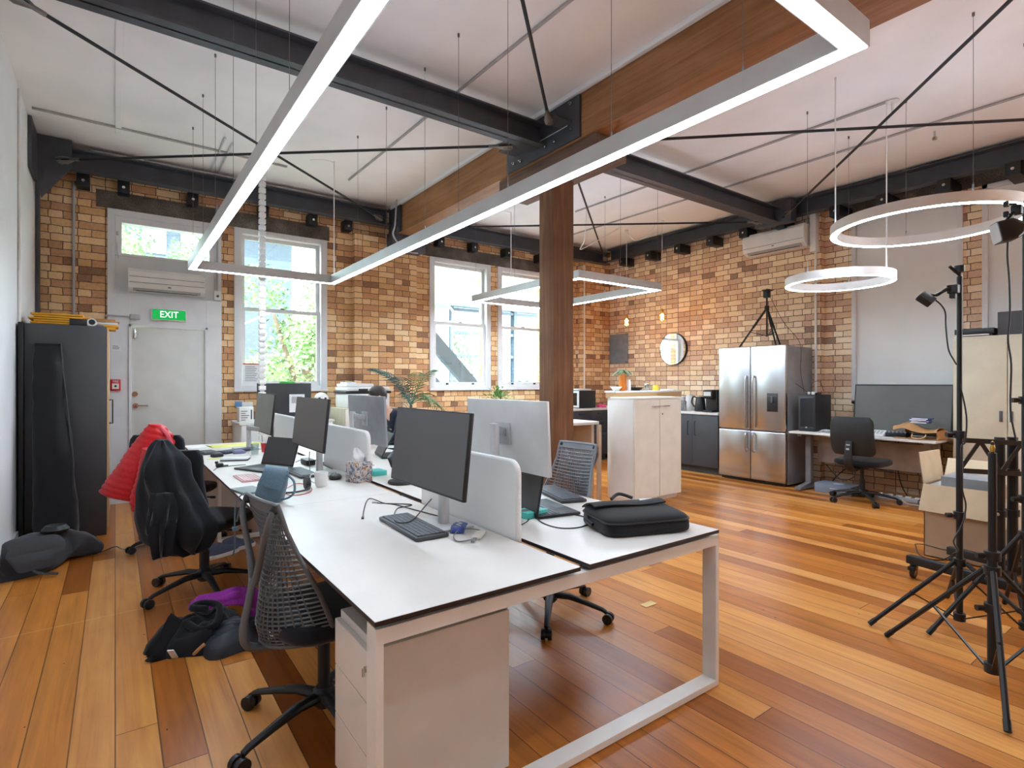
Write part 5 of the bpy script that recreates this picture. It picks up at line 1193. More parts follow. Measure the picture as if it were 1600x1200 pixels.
m = M(); m.box(1.745, 1.875, 6.9945, 6.9955, 1.09, 1.17); [m.box(1.75 + .03*k, 1.752 + .03*k, 6.9935, 6.9945, 1.09, 1.17) for k in range(5)]; [m.box(1.745, 1.875, 6.9935, 6.9945, 1.09 + .02*k, 1.0915 + .02*k) for k in range(5)]; m.cur = 0; obj('diagram', m, LIGHTP, t)
m = M(); m.box(1.62, 1.78, 7.0, 7.06, 1.336, 1.36, .003); solo('marker_tray', m, GREEN, 'bright green strip lying on the black display board', 'tray')
m = M(); m.box(1.785, 1.92, 7.0, 7.06, 1.336, 1.358, .003); solo('marker_tray', m, SILVER, 'silver strip beside the green one on the black display board', 'tray')
t = thing('helmet', 'white rounded helmet with a dark visor beside the black board', 'helmet', (2.1, 6.98, .886))
m = M(); m.box(2.02, 2.2, 6.92, 7.08, .886, 1.06, .004); obj('stand_box', m, LIGHTP, t)
m = M(); m.sph((2.1, 6.98, 1.14), (.085, .085, .08), 24, 14); obj('shell', m, WHITEP, t)
m = M(); [m.sph((2.1 + s*.035 - .01, 6.905, 1.145), (.018, .012, .016), 12, 8) for s in (-1, 1)]; m.sph((2.09, 6.905, 1.1), (.04, .02, .02), 12, 8); obj('visor', m, BLACK, t)
# printer on cream drawers
t = thing('filing_drawers', 'cream filing drawers carrying the printer under the brick pier', 'filing cabinet', (2.65, 7.0, 0))
m = M(); m.box(2.3, 2.98, 6.72, 7.3, .0, 1.02, .003); obj('carcass', m, BEIGE, t)
for k in range(3):
    m = M(); m.box(2.31, 2.97, 6.7, 6.719, .03 + .33*k, .345 + .33*k, .003); dr = obj('drawer', m, CREAM, t)
    m = M(); m.box(2.57, 2.71, 6.682, 6.7, .27 + .33*k, .29 + .33*k, .004); obj('handle', m, BLACK, dr)
t = thing('printer', 'white office printer with a dark scanner lid on the cream drawers', 'printer', (2.64, 7.0, 1.021))
m = M(); m.box(2.36, 2.92, 6.76, 7.24, 1.021, 1.2, .012); obj('body', m, WHITEP, t)
m = M(); m.box(2.34, 2.94, 6.76, 7.25, 1.205, 1.235, .004); obj('dark_lid_band', m, BLACK, t)
m = M(); m.box(2.36, 2.93, 6.78, 7.24, 1.235, 1.285, .012); m.box(2.36, 2.72, 6.8, 7.2, 1.285, 1.33, .014); obj('document_feeder', m, WHITEP, t)
m = M(); m.box(2.5, 2.62, 6.75, 6.762, 1.235, 1.265, .002); m.box(2.42, 2.7, 6.752, 6.762, 1.06, 1.075); obj('control_panel', m, BLACK, t)
m = M(); m.box(2.38, 2.5, 6.85, 7.1, 1.331, 1.35, .002); solo('paper_stack', m, mat('pale blue paper', (196, 210, 226), .8), 'pale blue papers on top of the printer', 'paper')

# ------------------------------------------------------------------ plants
def frond(m, base, az, L, rise, droop, w=.02, n=15, lw=.22):
    d = V((math.cos(az), math.sin(az), 0)); P = lambda s: V(base) + d*(L*s) + V((0, 0, rise*s*1.6 - droop*s*s*1.7))
    m.tube([P(k/10) for k in range(11)], [.006*(1 - .8*k/10) for k in range(11)], 5)
    sd = V((-d.y, d.x, 0))
    for k in range(2, n + 1):
        s = k/n; p = P(s); q = P(min(1, s + .03)); tg = (q - P(s - .03)).normalized()
        ll = lw*(math.sin(PI*min(1, s*.88 + .1)))*.95 + .03
        for sg in (-1, 1):
            tip = p + (sd*sg*.75 + tg*.75).normalized()*ll + V((0, 0, -ll*.38)); md = (p + tip)/2 + V((0, 0, ll*.1)); ww = tg*.009
            m.add([p - ww*.5, p + ww*.5, md + ww, tip, md - ww], [(0, 1, 2, 4), (4, 2, 3)])
def palm(lab, base, z0, spec, mts, pot):
    t = thing('potted_palm', lab, 'plant', base)
    m = M(); x, y = base[0], base[1]
    m.lathe([(pot*.75, base[2] + .001), (pot, base[2] + pot*1.7), (pot*.92, base[2] + pot*1.7), (pot*.9, base[2] + pot*1.6), (.001, base[2] + pot*1.6)], (x, y, 0), 24); obj('pot', m, POTM, t)
    m = M(); m.tube([(x, y, base[2] + pot*1.5), (x + .02, y, z0)], [.03, .02], 8); m.tube([(x + .03, y, base[2] + pot*1.5), (x + .06, y + .02, z0 - .05)], [.02, .014], 8); obj('stem', m, BARK, t)
    for i, (az, L, rise, dr) in enumerate(spec):
        m = M(); frond(m, (x + .015, y, z0), az, L, rise, dr, n=18, lw=.2); obj('frond', m, mts[i % len(mts)], t, ang=0)
palm('palm with green and blue green drooping fronds by the brick pier behind the person', (3.2, 6.75, 0), 1.04,
     [(2.6, .55, .62, .3), (.4, .62, .38, .45), (3.3, .58, .62, .3), (-.3, .6, .35, .5), (2.1, .45, .6, .3), (.9, .45, .6, .3), (3.9, .5, .55, .3), (-1.2, .45, .42, .4), (-2.2, .5, .45, .45), (.1, .4, .62, .3)], [LEAFB, LEAF], .15)
t = thing('potted_plant', 'small bushy green plant under the second paired window', 'plant', (4.62, 7.1, 0))
m = M(); m.box(4.3, 5.6, 6.95, 7.4, 0, .86, .003); m.v = m.v; st = solo('low_cabinet', m, WHITEP, 'low white cabinet under the paired windows', 'cabinet')
m = M(); m.lathe([(.07, .8605), (.095, 1.02), (.088, 1.02), (.085, 1.0), (.001, 1.0)], (4.92, 7.14, 0), 22); t.location = (4.92, 7.14, .8605); WM[t.name] = Matrix.Translation(t.location); obj('pot', m, POTM, t)
m = M(); rr = random.Random(5)
for k in range(150):
    a, e, L = rr.uniform(0, 2*PI), rr.uniform(.15, 1.5), rr.uniform(.1, .3); d = V((math.cos(a)*math.cos(e), math.sin(a)*math.cos(e), math.sin(e))); p = V((4.92, 7.14, 1.02)) + d*L*rr.uniform(.6, 1)
    if p.y > 7.4: p.y = 7.4
    s = V((-d.y, d.x, .1)).normalized()*.022; tip = p + d*.075 + V((0, 0, -.02)); m.add([p, p + d*.03 + s, tip, p + d*.03 - s], [(0, 1, 2, 3)])
obj('foliage', m, mat('bright leaf', (84, 128, 62), .5, var=.3, scale=30), t, ang=0)

# ================================================================== KITCHEN
def cab(lab, y0, y1):
    t = thing('base_cabinet', lab, 'cabinet', (7.3, (y0 + y1)/2, 0), 0, 'charcoal kitchen base cabinets')
    m = M(); m.box(7.03, 7.63, y0 + .001, y1 - .001, .1, .868); m.box(7.08, 7.62, y0 + .001, y1 - .001, 0, .1); obj('carcass', m, CHAR, t, ang=0)
    ym = (y0 + y1)/2
    for a, b, hy in ((y0 + .003, ym - .0015, ym - .06), (ym + .0015, y1 - .003, ym + .06)):
        m = M(); m.box(7.01, 7.029, a, b, .105, .865, .0015); dr = obj('door', m, CHAR, t)
        m = M(); m.tube([(7.01, hy, .56), (6.98, hy, .56), (6.98, hy, .76), (7.01, hy, .76)], .006, 6); obj('handle', m, BLACKM, dr)
for y0, y1, lab in ((4.62, 5.5, 'charcoal kitchen cabinet next to the fridge'), (5.5, 6.38, 'charcoal kitchen cabinet in the middle of the run'), (6.38, 7.36, 'charcoal kitchen cabinet nearest the far corner')): cab(lab, y0, y1)
m = M(); m.box(6.99, 7.63, 4.61, 7.36, .87, .905, .003); solo('kitchen_worktop', m, mat('pale worktop', (206, 204, 200), .4), 'pale worktop over the charcoal kitchen cabinets', 'worktop')
m = M(); m.box(7.628, 7.648, 4.61, 7.3, .906, 1.1, .002); solo('splashback', m, WHITEP, 'low white splashback behind the kitchen worktop', 'splashback')
ZK = .9055
def jar(nm, lab, cat, x, y, r, h, mt, lid=None, z=ZK):
    t = thing(nm, lab, cat, (x, y, z)); m = M(); m.lathe([(r*.92, 0), (r, h*.06), (r, h*.86), (r*.8, h*.94), (r*.8, h)], (x, y, z), 20); obj('body', m, mt, t)
    if lid: m = M(); m.lathe([(r*.84, h), (r*.84, h*1.1), (.001, h*1.12)], (x, y, z), 20); obj('lid', m, lid, t)
t = thing('base_cabinet', 'charcoal kitchen cabinet under the microwave along the window wall', 'cabinet', (6.25, 7.05, 0), 0, 'charcoal kitchen base cabinets')
m = M(); m.box(5.6, 6.94, 6.72, 7.36, .1, .868); m.box(5.6, 6.94, 6.78, 7.36, 0, .1); obj('carcass', m, CHAR, t, ang=0)
for a, b in ((5.603, 6.06), (6.063, 6.52), (6.523, 6.937)):
    for z0, z1 in ((.105, .48), (.484, .70), (.704, .865)):
        m = M(); m.box(a, b, 6.7, 6.719, z0, z1, .0015); dr = obj('drawer', m, CHAR, t)
        m = M(); xm = (a + b)/2; m.tube([(xm - .06, 6.7, z1 - .05), (xm - .06, 6.675, z1 - .05), (xm + .06, 6.675, z1 - .05), (xm + .06, 6.7, z1 - .05)], .006, 6); obj('handle', m, BLACKM, dr)
m = M(); m.box(5.58, 6.96, 6.68, 7.365, .87, .905, .003); solo('kitchen_worktop', m, mat('pale worktop', (206, 204, 200), .4), 'pale worktop carrying the microwave along the window wall', 'worktop')
t = thing('microwave', 'black microwave with silver door trim on the kitchen worktop', 'microwave', (6.48, 6.98, ZK))
m = M(); m.box(6.3, 6.68, 6.76, 7.24, ZK + .01, ZK + .3, .006); m.box(6.33, 6.65, 6.8, 7.2, ZK, ZK + .011); obj('case', m, BLACK, t)
m = M(); m.box(6.284, 6.299, 6.76, 7.24, ZK + .015, ZK + .295, .003); dr = obj('door', m, SILVER, t)
m = M(); m.box(6.282, 6.2852, 6.8, 7.1, ZK + .05, ZK + .26); obj('window', m, mat('microwave window', (18, 18, 20), .15), dr)
m = M(); m.tube([(6.284, 7.13, ZK + .06), (6.26, 7.13, ZK + .06), (6.26, 7.13, ZK + .25), (6.284, 7.13, ZK + .25)], .007, 6); obj('handle', m, CHROME, dr)
m = M(); m.box(6.34, 6.62, 6.8, 7.15, ZK + .301, ZK + .33, .01); solo('serving_tray', m, SILVER, 'silver tray on top of the microwave', 'tray')
t = thing('coffee_machine', 'black coffee machine on the worktop next to the fridge', 'coffee machine', (7.25, 4.95, ZK))
m = M(); m.box(7.14, 7.45, 4.72, 4.92, ZK, ZK + .33, .02); m.box(7.04, 7.2, 4.74, 4.9, ZK + .2, ZK + .33, .02); m.box(7.04, 7.2, 4.74, 4.9, ZK, ZK + .03, .006); obj('body', m, BLACK, t)
m = M(); m.box(7.036, 7.041, 4.76, 4.88, ZK + .24, ZK + .3); obj('silver_panel', m, SILVER, t)
t = thing('kettle', 'dark jug kettle with a big loop handle left of the coffee machine', 'kettle', (7.2, 5.06, ZK))
m = M(); m.lathe([(.08, 0), (.085, .02), (.07, .16), (.06, .22), (.001, .23)], (7.2, 5.05, ZK), 22); obj('body', m, mat('dark kettle', (44, 46, 50), .25), t)
m = M(); m.tube(spline([(7.2, 5.11, ZK + .2), (7.2, 5.17, ZK + .22), (7.2, 5.2, ZK + .13), (7.2, 5.13, ZK + .05)]), .012, 8); obj('handle', m, BLACK, t)
t = thing('french_press', 'glass french press with a thin plunger on the worktop', 'coffee press', (7.12, 5.3, ZK))
m = M(); m.lathe([(.04, .002), (.042, .15), (.04, .15), (.038, .004), (.001, .004)], (7.12, 5.3, ZK), 18); obj('jug', m, CLEAR, t)
m = M(); m.cyl((7.12, 5.3, ZK + .15), (7.12, 5.3, ZK + .16), .043); m.tube([(7.12, 5.3, ZK + .16), (7.12, 5.3, ZK + .24)], .003, 6); m.sph((7.12, 5.3, ZK + .245), .01, 10, 8); [m.box(7.12 + dx - .004, 7.12 + dx + .004, 5.255, 5.262, ZK, ZK + .15) for dx in (-.02, .02)]; obj('frame', m, CHROME, t)
jar('canister', 'steel canister beside the french press', 'canister', 7.1, 5.4, .045, .1, CHROME, CHROME)
jar('canister', 'white paper towel roll standing on the kitchen worktop', 'roll', 7.35, 5.35, .06, .24, PAPER)
jar('jar', 'lavender plastic jar on the kitchen worktop near the wall', 'jar', 7.45, 5.55, .05, .2, mat('pale lavender', (176, 170, 190), .5), WHITEP)
jar('bottle', 'yellow green bottle beside the lavender jar', 'bottle', 7.45, 5.4, .035, .22, NOTE, GREEN)
jar('jar', 'dark purple jar near the steel canister', 'jar', 7.15, 5.52, .035, .09, mat('dark plum', (92, 56, 78), .5), BLACK)
t = thing('tea_towel', 'pink cloth crumpled on the worktop by the white cabinet', 'cloth', (6.86, 6.82, ZK)); m = M(); heap(m, (6.86, 6.82, ZK), .08, .09, .06, 0, o=4, rough=.02); obj('cloth', m, mat('pink cloth', (206, 74, 118), .9, var=.1), t, ang=75)
jar('canister', 'steel canister between the microwave and the pink cloth', 'canister', 6.76, 7.05, .05, .15, CHROME, BLACK)
jar('bottle', 'dark bottle between the microwave and the pink cloth', 'bottle', 6.78, 6.92, .035, .2, BLACK, BLACK)
# fridge
t = thing('fridge', 'stainless steel four door fridge with a water dispenser', 'fridge', (7.25, 4.07, 0))
FY0, FY1, FX = 3.59, 4.545, 6.905
m = M(); m.box(FX + .07, 7.6, FY0, FY1, .03, 1.815, .004); obj('cabinet', m, mat('grey fridge side', (142, 143, 146), .4, .3), t)
ym = (FY0 + FY1)/2
for (a, b, nm) in ((FY0, ym - .003, 0), (ym + .003, FY1, 1)):
    for (z0, z1) in ((.05, .70), (.71, 1.83)):
        m = M(); m.box(FX, FX + .065, a, b, z0, z1, .014, seg=3); dr = obj('door', m, STEEL, t)
        hy = ym - .05 if nm == 0 else ym + .05
        za, zb = (.42, .67) if z0 < .5 else (.74, 1.42)
        m = M(); m.tube(spline([(FX, hy, za), (FX - .035, hy, za + .02), (FX - .04, hy, (za + zb)/2), (FX - .035, hy, zb - .02), (FX, hy, zb)], 4), .012, 10); obj('handle', m, STEEL, dr)
        if nm == 0 and z0 > .5:
            m = M(); m.box(FX - .004, FX + .002, FY0 + .1, FY0 + .245, .965, 1.205, .003); dp = obj('water_dispenser', m, BLACK, dr)
            m = M(); m.box(FX - .006, FX - .003, FY0 + .11, FY0 + .235, 1.16, 1.168); m.box(FX - .02, FX - .003, FY0 + .16, FY0 + .185, 1.08, 1.155, .003); obj('spout', m, GREYP, dp)
            m = M(); m.box(FX - .001, FX + .001, FY0 + .17, FY0 + .3, 1.7, 1.704); obj('maker_strip', m, GREYP, dr)
m = M(); [m.cyl((x, y, 0), (x, y, .035), .025, n=12) for x in (FX + .12, 7.5) for y in (FY0 + .08, FY1 - .08)]; m.box(FX + .05, FX + .07, FY0 + .02, FY1 - .02, .01, .05); obj('foot', m, BLACK, t)
# tripod standing on the fridge
ZF = 1.8155
t = thing('camera_tripod', 'black camera tripod standing on top of the fridge', 'tripod', (7.2, 4.0, ZF))
tp = V((7.2, 4.0, 2.36))
for k, q in enumerate(((7.05, 4.32, ZF + .013), (7.03, 3.78, ZF + .013), (7.48, 3.95, ZF + .013))):
    m = M(); m.tube([tp, tp.lerp(V(q), .5)], .015, 8); m.tube([tp.lerp(V(q), .48), V(q)], .011, 8); lg = obj('leg', m, BLACKM, t)
    m = M(); m.tube([tp.lerp(V(q), .6), V((7.2, 4.0, 1.98))], .005, 6); obj('brace', m, BLACKM, lg)
m = M(); m.tube([V((7.2, 4.0, 1.97)), tp + V((0, 0, .16))], .012, 8); m.cyl(tp - V((0, 0, .03)), tp + V((0, 0, .03)), .03); obj('centre_column', m, BLACKM, t)
m = M(); m.box(7.17, 7.23, 3.96, 4.04, 2.5, 2.6, .008); m.box(7.16, 7.24, 3.95, 4.05, 2.6, 2.612, .003); m.tube([(7.2, 3.96, 2.58), (7.2, 3.9, 2.6)], .006, 6); m.cyl((7.2, 4.0, 2.61), (7.2, 4.0, 2.625), .008); obj('head', m, BLACK, t)
pipe('cable', 'thin black cable running from the tripod down the fridge side', spline([(7.2, 3.95, 2.5), (7.22, 3.78, 2.15), (7.25, 3.58, 1.86), (7.25, 3.57, 1.5), (7.2, 3.5, 1.22)]), .003, BLACK, 'cable')
# white storage cabinet (front) and timber edged one behind it
def cupboard(nm, lab, x0, x1, y0, y1, zt, mt, side, handles=True):
    t = thing(nm, lab, 'cabinet', ((x0 + x1)/2, (y0 + y1)/2, 0))
    m = M(); m.box(x0, x1, y0 + .02, y1, .05, zt - .02, .001); m.box(x0 + .02, x1 - .02, y0 + .05, y1, 0, .05); obj('carcass', m, side, t, ang=20)
    m = M(); m.box(x0 - .003, x1 + .003, y0 - .003, y1, zt - .019, zt, .001); obj('top', m, mt, t, ang=20)
    xm = x0 + (x1 - x0)*.52
    for a, b, hx in ((x0 + .002, xm - .003, xm - .075), (xm + .003, x1 - .002, xm + .09)):
        m = M(); m.box(a, b, y0, y0 + .018, .055, zt - .024, .0015); dr = obj('door', m, mt, t, ang=20)
        m = M(); m.tube([(hx - .055, y0, zt - .1), (hx - .055, y0 - .028, zt - .1), (hx + .055, y0 - .028, zt - .1), (hx + .055, y0, zt - .1)], .005, 6); obj('handle', m, CHROME, dr)
        if a > xm: m = M(); m.cyl((a + .04, y0 - .004, zt - .19), (a + .04, y0, zt - .19), .008); obj('lock', m, CHROME, dr)
    return t
cupboard('storage_cabinet', 'cream two door cabinet with chrome handles facing the desks', 4.585, 5.39, 4.04, 4.4, 1.178, CREAM, WHITEP)
t = thing('hutch', 'white topped unit with a timber edge behind the cream cabinet', 'cabinet', (5.1, 4.48, 0))
m = M(); m.box(4.7, 5.84, 4.41, 4.56, 0, 1.16); obj('carcass', m, WHITEP, t, ang=0)
m = M(); m.box(4.68, 5.88, 4.402, 4.57, 1.161, 1.225); obj('timber_edge', m, PLY, t, ang=0)
m = M(); m.box(4.67, 5.9, 4.401, 4.58, 1.226, 1.246, .002); obj('top', m, WHITEP, t)
ZH = 1.2465
jar('vase', 'tall orange vase on the timber edged unit', 'vase', 4.88, 4.49, .045, .2, mat('orange glaze', (214, 120, 30), .35), z=ZH)
t = thing('flowers', 'green sprig standing in the orange vase', 'plant', (4.88, 4.49, ZH + .2)); m = M(); m.tube([(4.88, 4.49, ZH + .05), (4.875, 4.49, ZH + .25)], .004, 6); [frond(m, (4.875, 4.49, ZH + .24), a, .1, .02, .04, n=6, lw=.05) for a in (0, 1.2, 2.5, 3.6, 5)]; obj('leaves', m, LEAF, t, ang=0)
m = M(); m.lathe([(.03, 0), (.07, .05), (.066, .05), (.028, .006), (.001, .006)], (4.76, 4.48, ZH), 20); solo('bowl', m, WHITEP, 'white bowl left of the orange vase', 'bowl')
jar('bottle', 'small white soap bottle right of the orange vase', 'bottle', 4.97, 4.48, .03, .12, WHITEP, WHITEP, ZH)
jar('jar', 'yellow tub on the timber edged unit', 'jar', 5.46, 4.47, .04, .06, mat('yellow tub', (220, 200, 70), .5), mat('yellow tub', (220, 200, 70), .5), ZH)
jar('jar', 'glass jar beside the yellow tub', 'jar', 5.32, 4.5, .035, .08, CLEAR, SILVER, ZH)
m = M(); m.lathe([(.05, 0), (.1, .04), (.096, .04), (.05, .004), (.001, .004)], (5.12, 4.5, ZH), 24); m.bar((5.1, 4.59, ZH + .035), (5.06, 4.72, ZH + .045), .02, .012, .003); solo('frying_pan', m, BLACK, 'black pan on the timber edged unit', 'pan')
m = M(); m.box(5.63, 5.76, 4.44, 4.54, ZH, ZH + .012, .002); solo('napkin_stack', m, PAPER, 'small white stack at the right end of the timber edged unit', 'paper')
# bar table, stool
t = thing('bar_table', 'white topped bar table with a timber end panel behind the post', 'table', (4.1, 4.9, 0))
m = M(); m.box(3.75, 4.5, 4.5, 5.6, .865, .9, .002); obj('table_top', m, WLAM, t)
m = M(); m.box(4.4, 4.44, 4.52, 5.58, 0, .864, .002); m.box(4.46, 4.5, 4.46, 4.5, 0, .86); obj('end_panel', m, mat('pale timber panel', (196, 178, 158), .6), t)
m = M(); m.box(3.78, 3.82, 5.4, 5.56, 0, .864, .002); obj('leg', m, WHITEP, t)
def stool(lab, x, y):
    t = thing('bar_stool', lab, 'stool', (x, y, 0)); m = M(); m.lathe([(.15, .655), (.17, .665), (.17, .69), (.15, .698), (.001, .69)], (x, y, 0), 28); obj('seat', m, STOOLW, t)
    for k in range(4):
        a = PI/4 + k*PI/2; m = M(); m.tube([(x + .1*math.cos(a), y + .1*math.sin(a), .66), (x + .18*math.cos(a), y + .18*math.sin(a), 0)], .01, 8); obj('leg', m, BLACKM, t)
    m = M(); m.tube([(x + .155*math.cos(2*PI*k/24), y + .155*math.sin(2*PI*k/24), .22) for k in range(24)], .007, 6, closed=True); obj('foot_ring', m, BLACKM, t)
stool('round timber seated stool under the bar table', 4.15, 4.86)
stool('second timber stool behind, half hidden under the bar table', 4.2, 5.3)
# ================================================================== RIGHT WALL WORK AREA
ZD = .735
t = thing('wall_desk', 'pale topped desk with grey C legs against the right brick wall', 'desk', (7.2, 2.75, 0))
m = M(); m.box(6.85, 7.58, 2.0, 3.52, ZD - .026, ZD, .004); obj('top', m, mat('pale grey desk top', (206, 204, 200), .45), t)
for y, nm in ((3.38, 'leg'), (2.06, 'leg')):
    m = M(); m.box(7.12, 7.2, y, y + .07, .06, ZD - .027, .01); m.prism([(6.86, y, .012), (6.86, y, .04), (7.15, y, .085), (7.5, y, .05), (7.5, y, .012)], (0, .07, 0)); m.box(6.9, 7.5, y + .01, y + .06, ZD - .06, ZD - .027); obj(nm, m, mat('grey leg paint', (120, 120, 122), .45), t, ang=20)
m = M(); m.box(7.3, 7.318, 2.13, 3.38, .33, ZD - .09); obj('modesty_panel', m, mat('grey brown panel', (166, 156, 148), .55), t, ang=0)
# television leaning at the wall
t = thing('television', 'big switched off television standing on the wall desk against the white window board', 'television', (7.45, 2.52, ZD))
T = Matrix.Translation((7.45, 2.52, ZD + .005)) @ Matrix.Rotation(math.radians(7), 4, 'Y')
m = M(); m.box(-.02, .03, -.5, .5, 0, .585, .006, T); obj('casing', m, BLACK, t)
m = M(); m.box(-.0215, -.0195, -.484, .484, .02, .567, 0, T); obj('screen', m, mat('tv screen', (96, 96, 92), .25, var=.02), t)
# computer tower
t = thing('computer_tower', 'black computer tower on the wall desk beside the fridge', 'computer', (7.15, 3.37, ZD))
m = M(); m.box(6.98, 7.4, 3.26, 3.47, ZD + .012, ZD + .455, .006); m.box(6.985, 7.39, 3.27, 3.46, ZD, ZD + .012); obj('case', m, mat('matt black steel', (34, 35, 37), .5), t)
m = M(); m.box(6.974, 6.982, 3.28, 3.45, ZD + .04, ZD + .43, .003); m2 = m; obj('front_mesh', m, mat('dark mesh front', (52, 54, 58), .6, var=.3, scale=300), t)
m = M(); [m.box(6.971, 6.975, 3.29 + .0085*k, 3.293 + .0085*k, ZD + .06, ZD + .41) for k in range(18)]; obj('front_ribs', m, BLACK, t, ang=0)
m = M(); m.cyl((6.972, 3.365, ZD + .05), (6.975, 3.365, ZD + .05), .01); obj('badge', m, LIGHTP, t)
t = thing('router', 'small black and white router with leads on top of the computer tower', 'router', (7.15, 3.36, ZD + .456))
m = M(); m.box(7.08, 7.24, 3.3, 3.42, ZD + .456, ZD + .48, .006); obj('body', m, BLACK, t)
m = M(); m.box(7.07, 7.1, 3.31, 3.35, ZD + .457, ZD + .495, .004); m.box(7.075, 7.1, 3.37, 3.4, ZD + .457, ZD + .49, .004); obj('plugs', m, WHITEP, t)
m = M(); m.tube(spline([(7.1, 3.4, ZD + .48), (7.0, 3.46, ZD + .56), (7.02, 3.52, ZD + .6)]), .003, 6); m.tube(spline([(7.2, 3.4, ZD + .48), (7.3, 3.45, ZD + .6), (7.4, 3.4, ZD + .62), (7.42, 3.36, ZD + .5)]), .003, 6); obj('leads', m, BLACK, t)
# clutter on the wall desk
t = thing('control_keyboard', 'small white key pad behind the bare office chair', 'key pad', (7.08, 2.63, ZD))
p = V((7.08, 2.63, ZD)); m = M(); m.box(p.x - .05, p.x + .05, p.y - .09, p.y + .09, ZD + .0005, ZD + .02, .003); m.v = [(x, y, z + (x - p.x + .05)*.45) for x, y, z in m.v]; obj('body', m, WHITEP, t)
m = M(); [m.box(p.x - .03 + .025*i, p.x - .012 + .025*i, p.y - .07 + .036*k, p.y - .045 + .036*k, ZD + .021 + .011*i + .004, ZD + .03 + .011*i + .004) for i in range(3) for k in range(4)]; obj('buttons', m, BLACK, t)
p = V((7.12, 2.43, ZD)); t = thing('mixing_console', 'black control console below the television', 'console', (p.x, p.y, ZD))
m = M(); m.box(p.x - .07, p.x + .09, p.y - .1, p.y + .1, ZD + .0005, ZD + .045, .004); obj('body', m, BLACK, t)
m = M(); [m.cyl((p.x - .03 + .05*(k % 2), p.y - .085 + .02*k, ZD + .045), (p.x - .03 + .05*(k % 2), p.y - .085 + .02*k, ZD + .06), .008, n=10) for k in range(9)]; obj('knobs', m, LIGHTP, t)
p = V((7.04, 3.12, ZD)); t = thing('cable_heap', 'pale cables and a dark headset heaped beside the computer tower', 'cables', (p.x, p.y, ZD))
m = M()
for k in range(6): a = k*1.1; m.tube(spline([(p.x + .07*math.cos(a), p.y + .1*math.sin(a), ZD + .008), (p.x + .02*math.sin(a*2), p.y + .05, ZD + .03), (p.x + .08*math.cos(a + 2), p.y + .12*math.sin(a + 2), ZD + .01)]), .006, 6)
obj('pale_cables', m, LIGHTP, t)
m = M(); m.tube(spline([(p.x - .02, p.y - .2, ZD + .02), (p.x + .05, p.y - .12, ZD + .06), (p.x + .06, p.y - .02, ZD + .02)]), .016, 8); obj('headset', m, BLACK, t)
# paper bag with disc cases
t = thing('paper_bag', 'brown paper carrier bag lying on the right end of the wall desk', 'bag', (7.12, 2.2, ZD))
p = V((7.1, 2.2, ZD))
m = M(); m.sheet(lambda u, v: (p.x - .19 + .36*u + .02*math.sin(v*9), p.y + .2 - .4*v + .03*math.sin(u*5), ZD + .006 + .004*math.sin(u*11)*math.sin(v*7)), 12, 12, .004)
m.sheet(lambda u, v: (p.x - .2 + .38*u + .02*math.sin(v*12), p.y + .2 - .4*v + .02*math.sin(u*7), ZD + .04 + .12*math.sin(PI*min(1, u*.9 + .18))*(.8 + .3*math.sin(v*6)) + .008*math.sin(u*13 + v*9)), 14, 14, .003)
m.sheet(lambda u, v: (p.x - .18 + .36*u, p.y - .2 + .03*math.sin(u*9), ZD + .008 + .1*v*math.sin(PI*min(1, u + .1))), 10, 4, .003); obj('bag_body', m, KRAFT, t, ang=60)
m = M(); m.tube(spline([(p.x - .2, p.y + .02, ZD + .06), (p.x - .25, p.y + .01, ZD + .03), (p.x - .255, p.y - .05, ZD + .02), (p.x - .25, p.y - .1, ZD + .035), (p.x - .2, p.y - .1, ZD + .06)]), .005, 6); obj('handle', m, mat('twisted paper cord', (206, 172, 124), .8), t)
for k in range(4):
    c = V((p.x - .01 + .008*math.sin(k*2), p.y - .0 + .008*math.cos(k*3), ZD + .176 + .0145*k)); m = M(); a = Matrix.Rotation(.1*math.sin(k*1.7), 3, 'Z'); m.cbox(c, (.14, .17, .013), .002, a)
    b = solo('disc_case', m, mat('blue disc case', (70, 86, 150), .25, var=.1), ['blue disc case at the bottom of the pile on the paper bag', 'second blue disc case from the bottom on the paper bag', 'third blue disc case from the bottom on the paper bag', 'topmost blue disc case on the paper bag'][k], 'disc case', 'disc cases on the paper bag')
    m = M(); m.cbox((-.0705, 0, .0065), (.001, .15, .009), 0, a); obj('spine_label', m, PAPER, b, False)
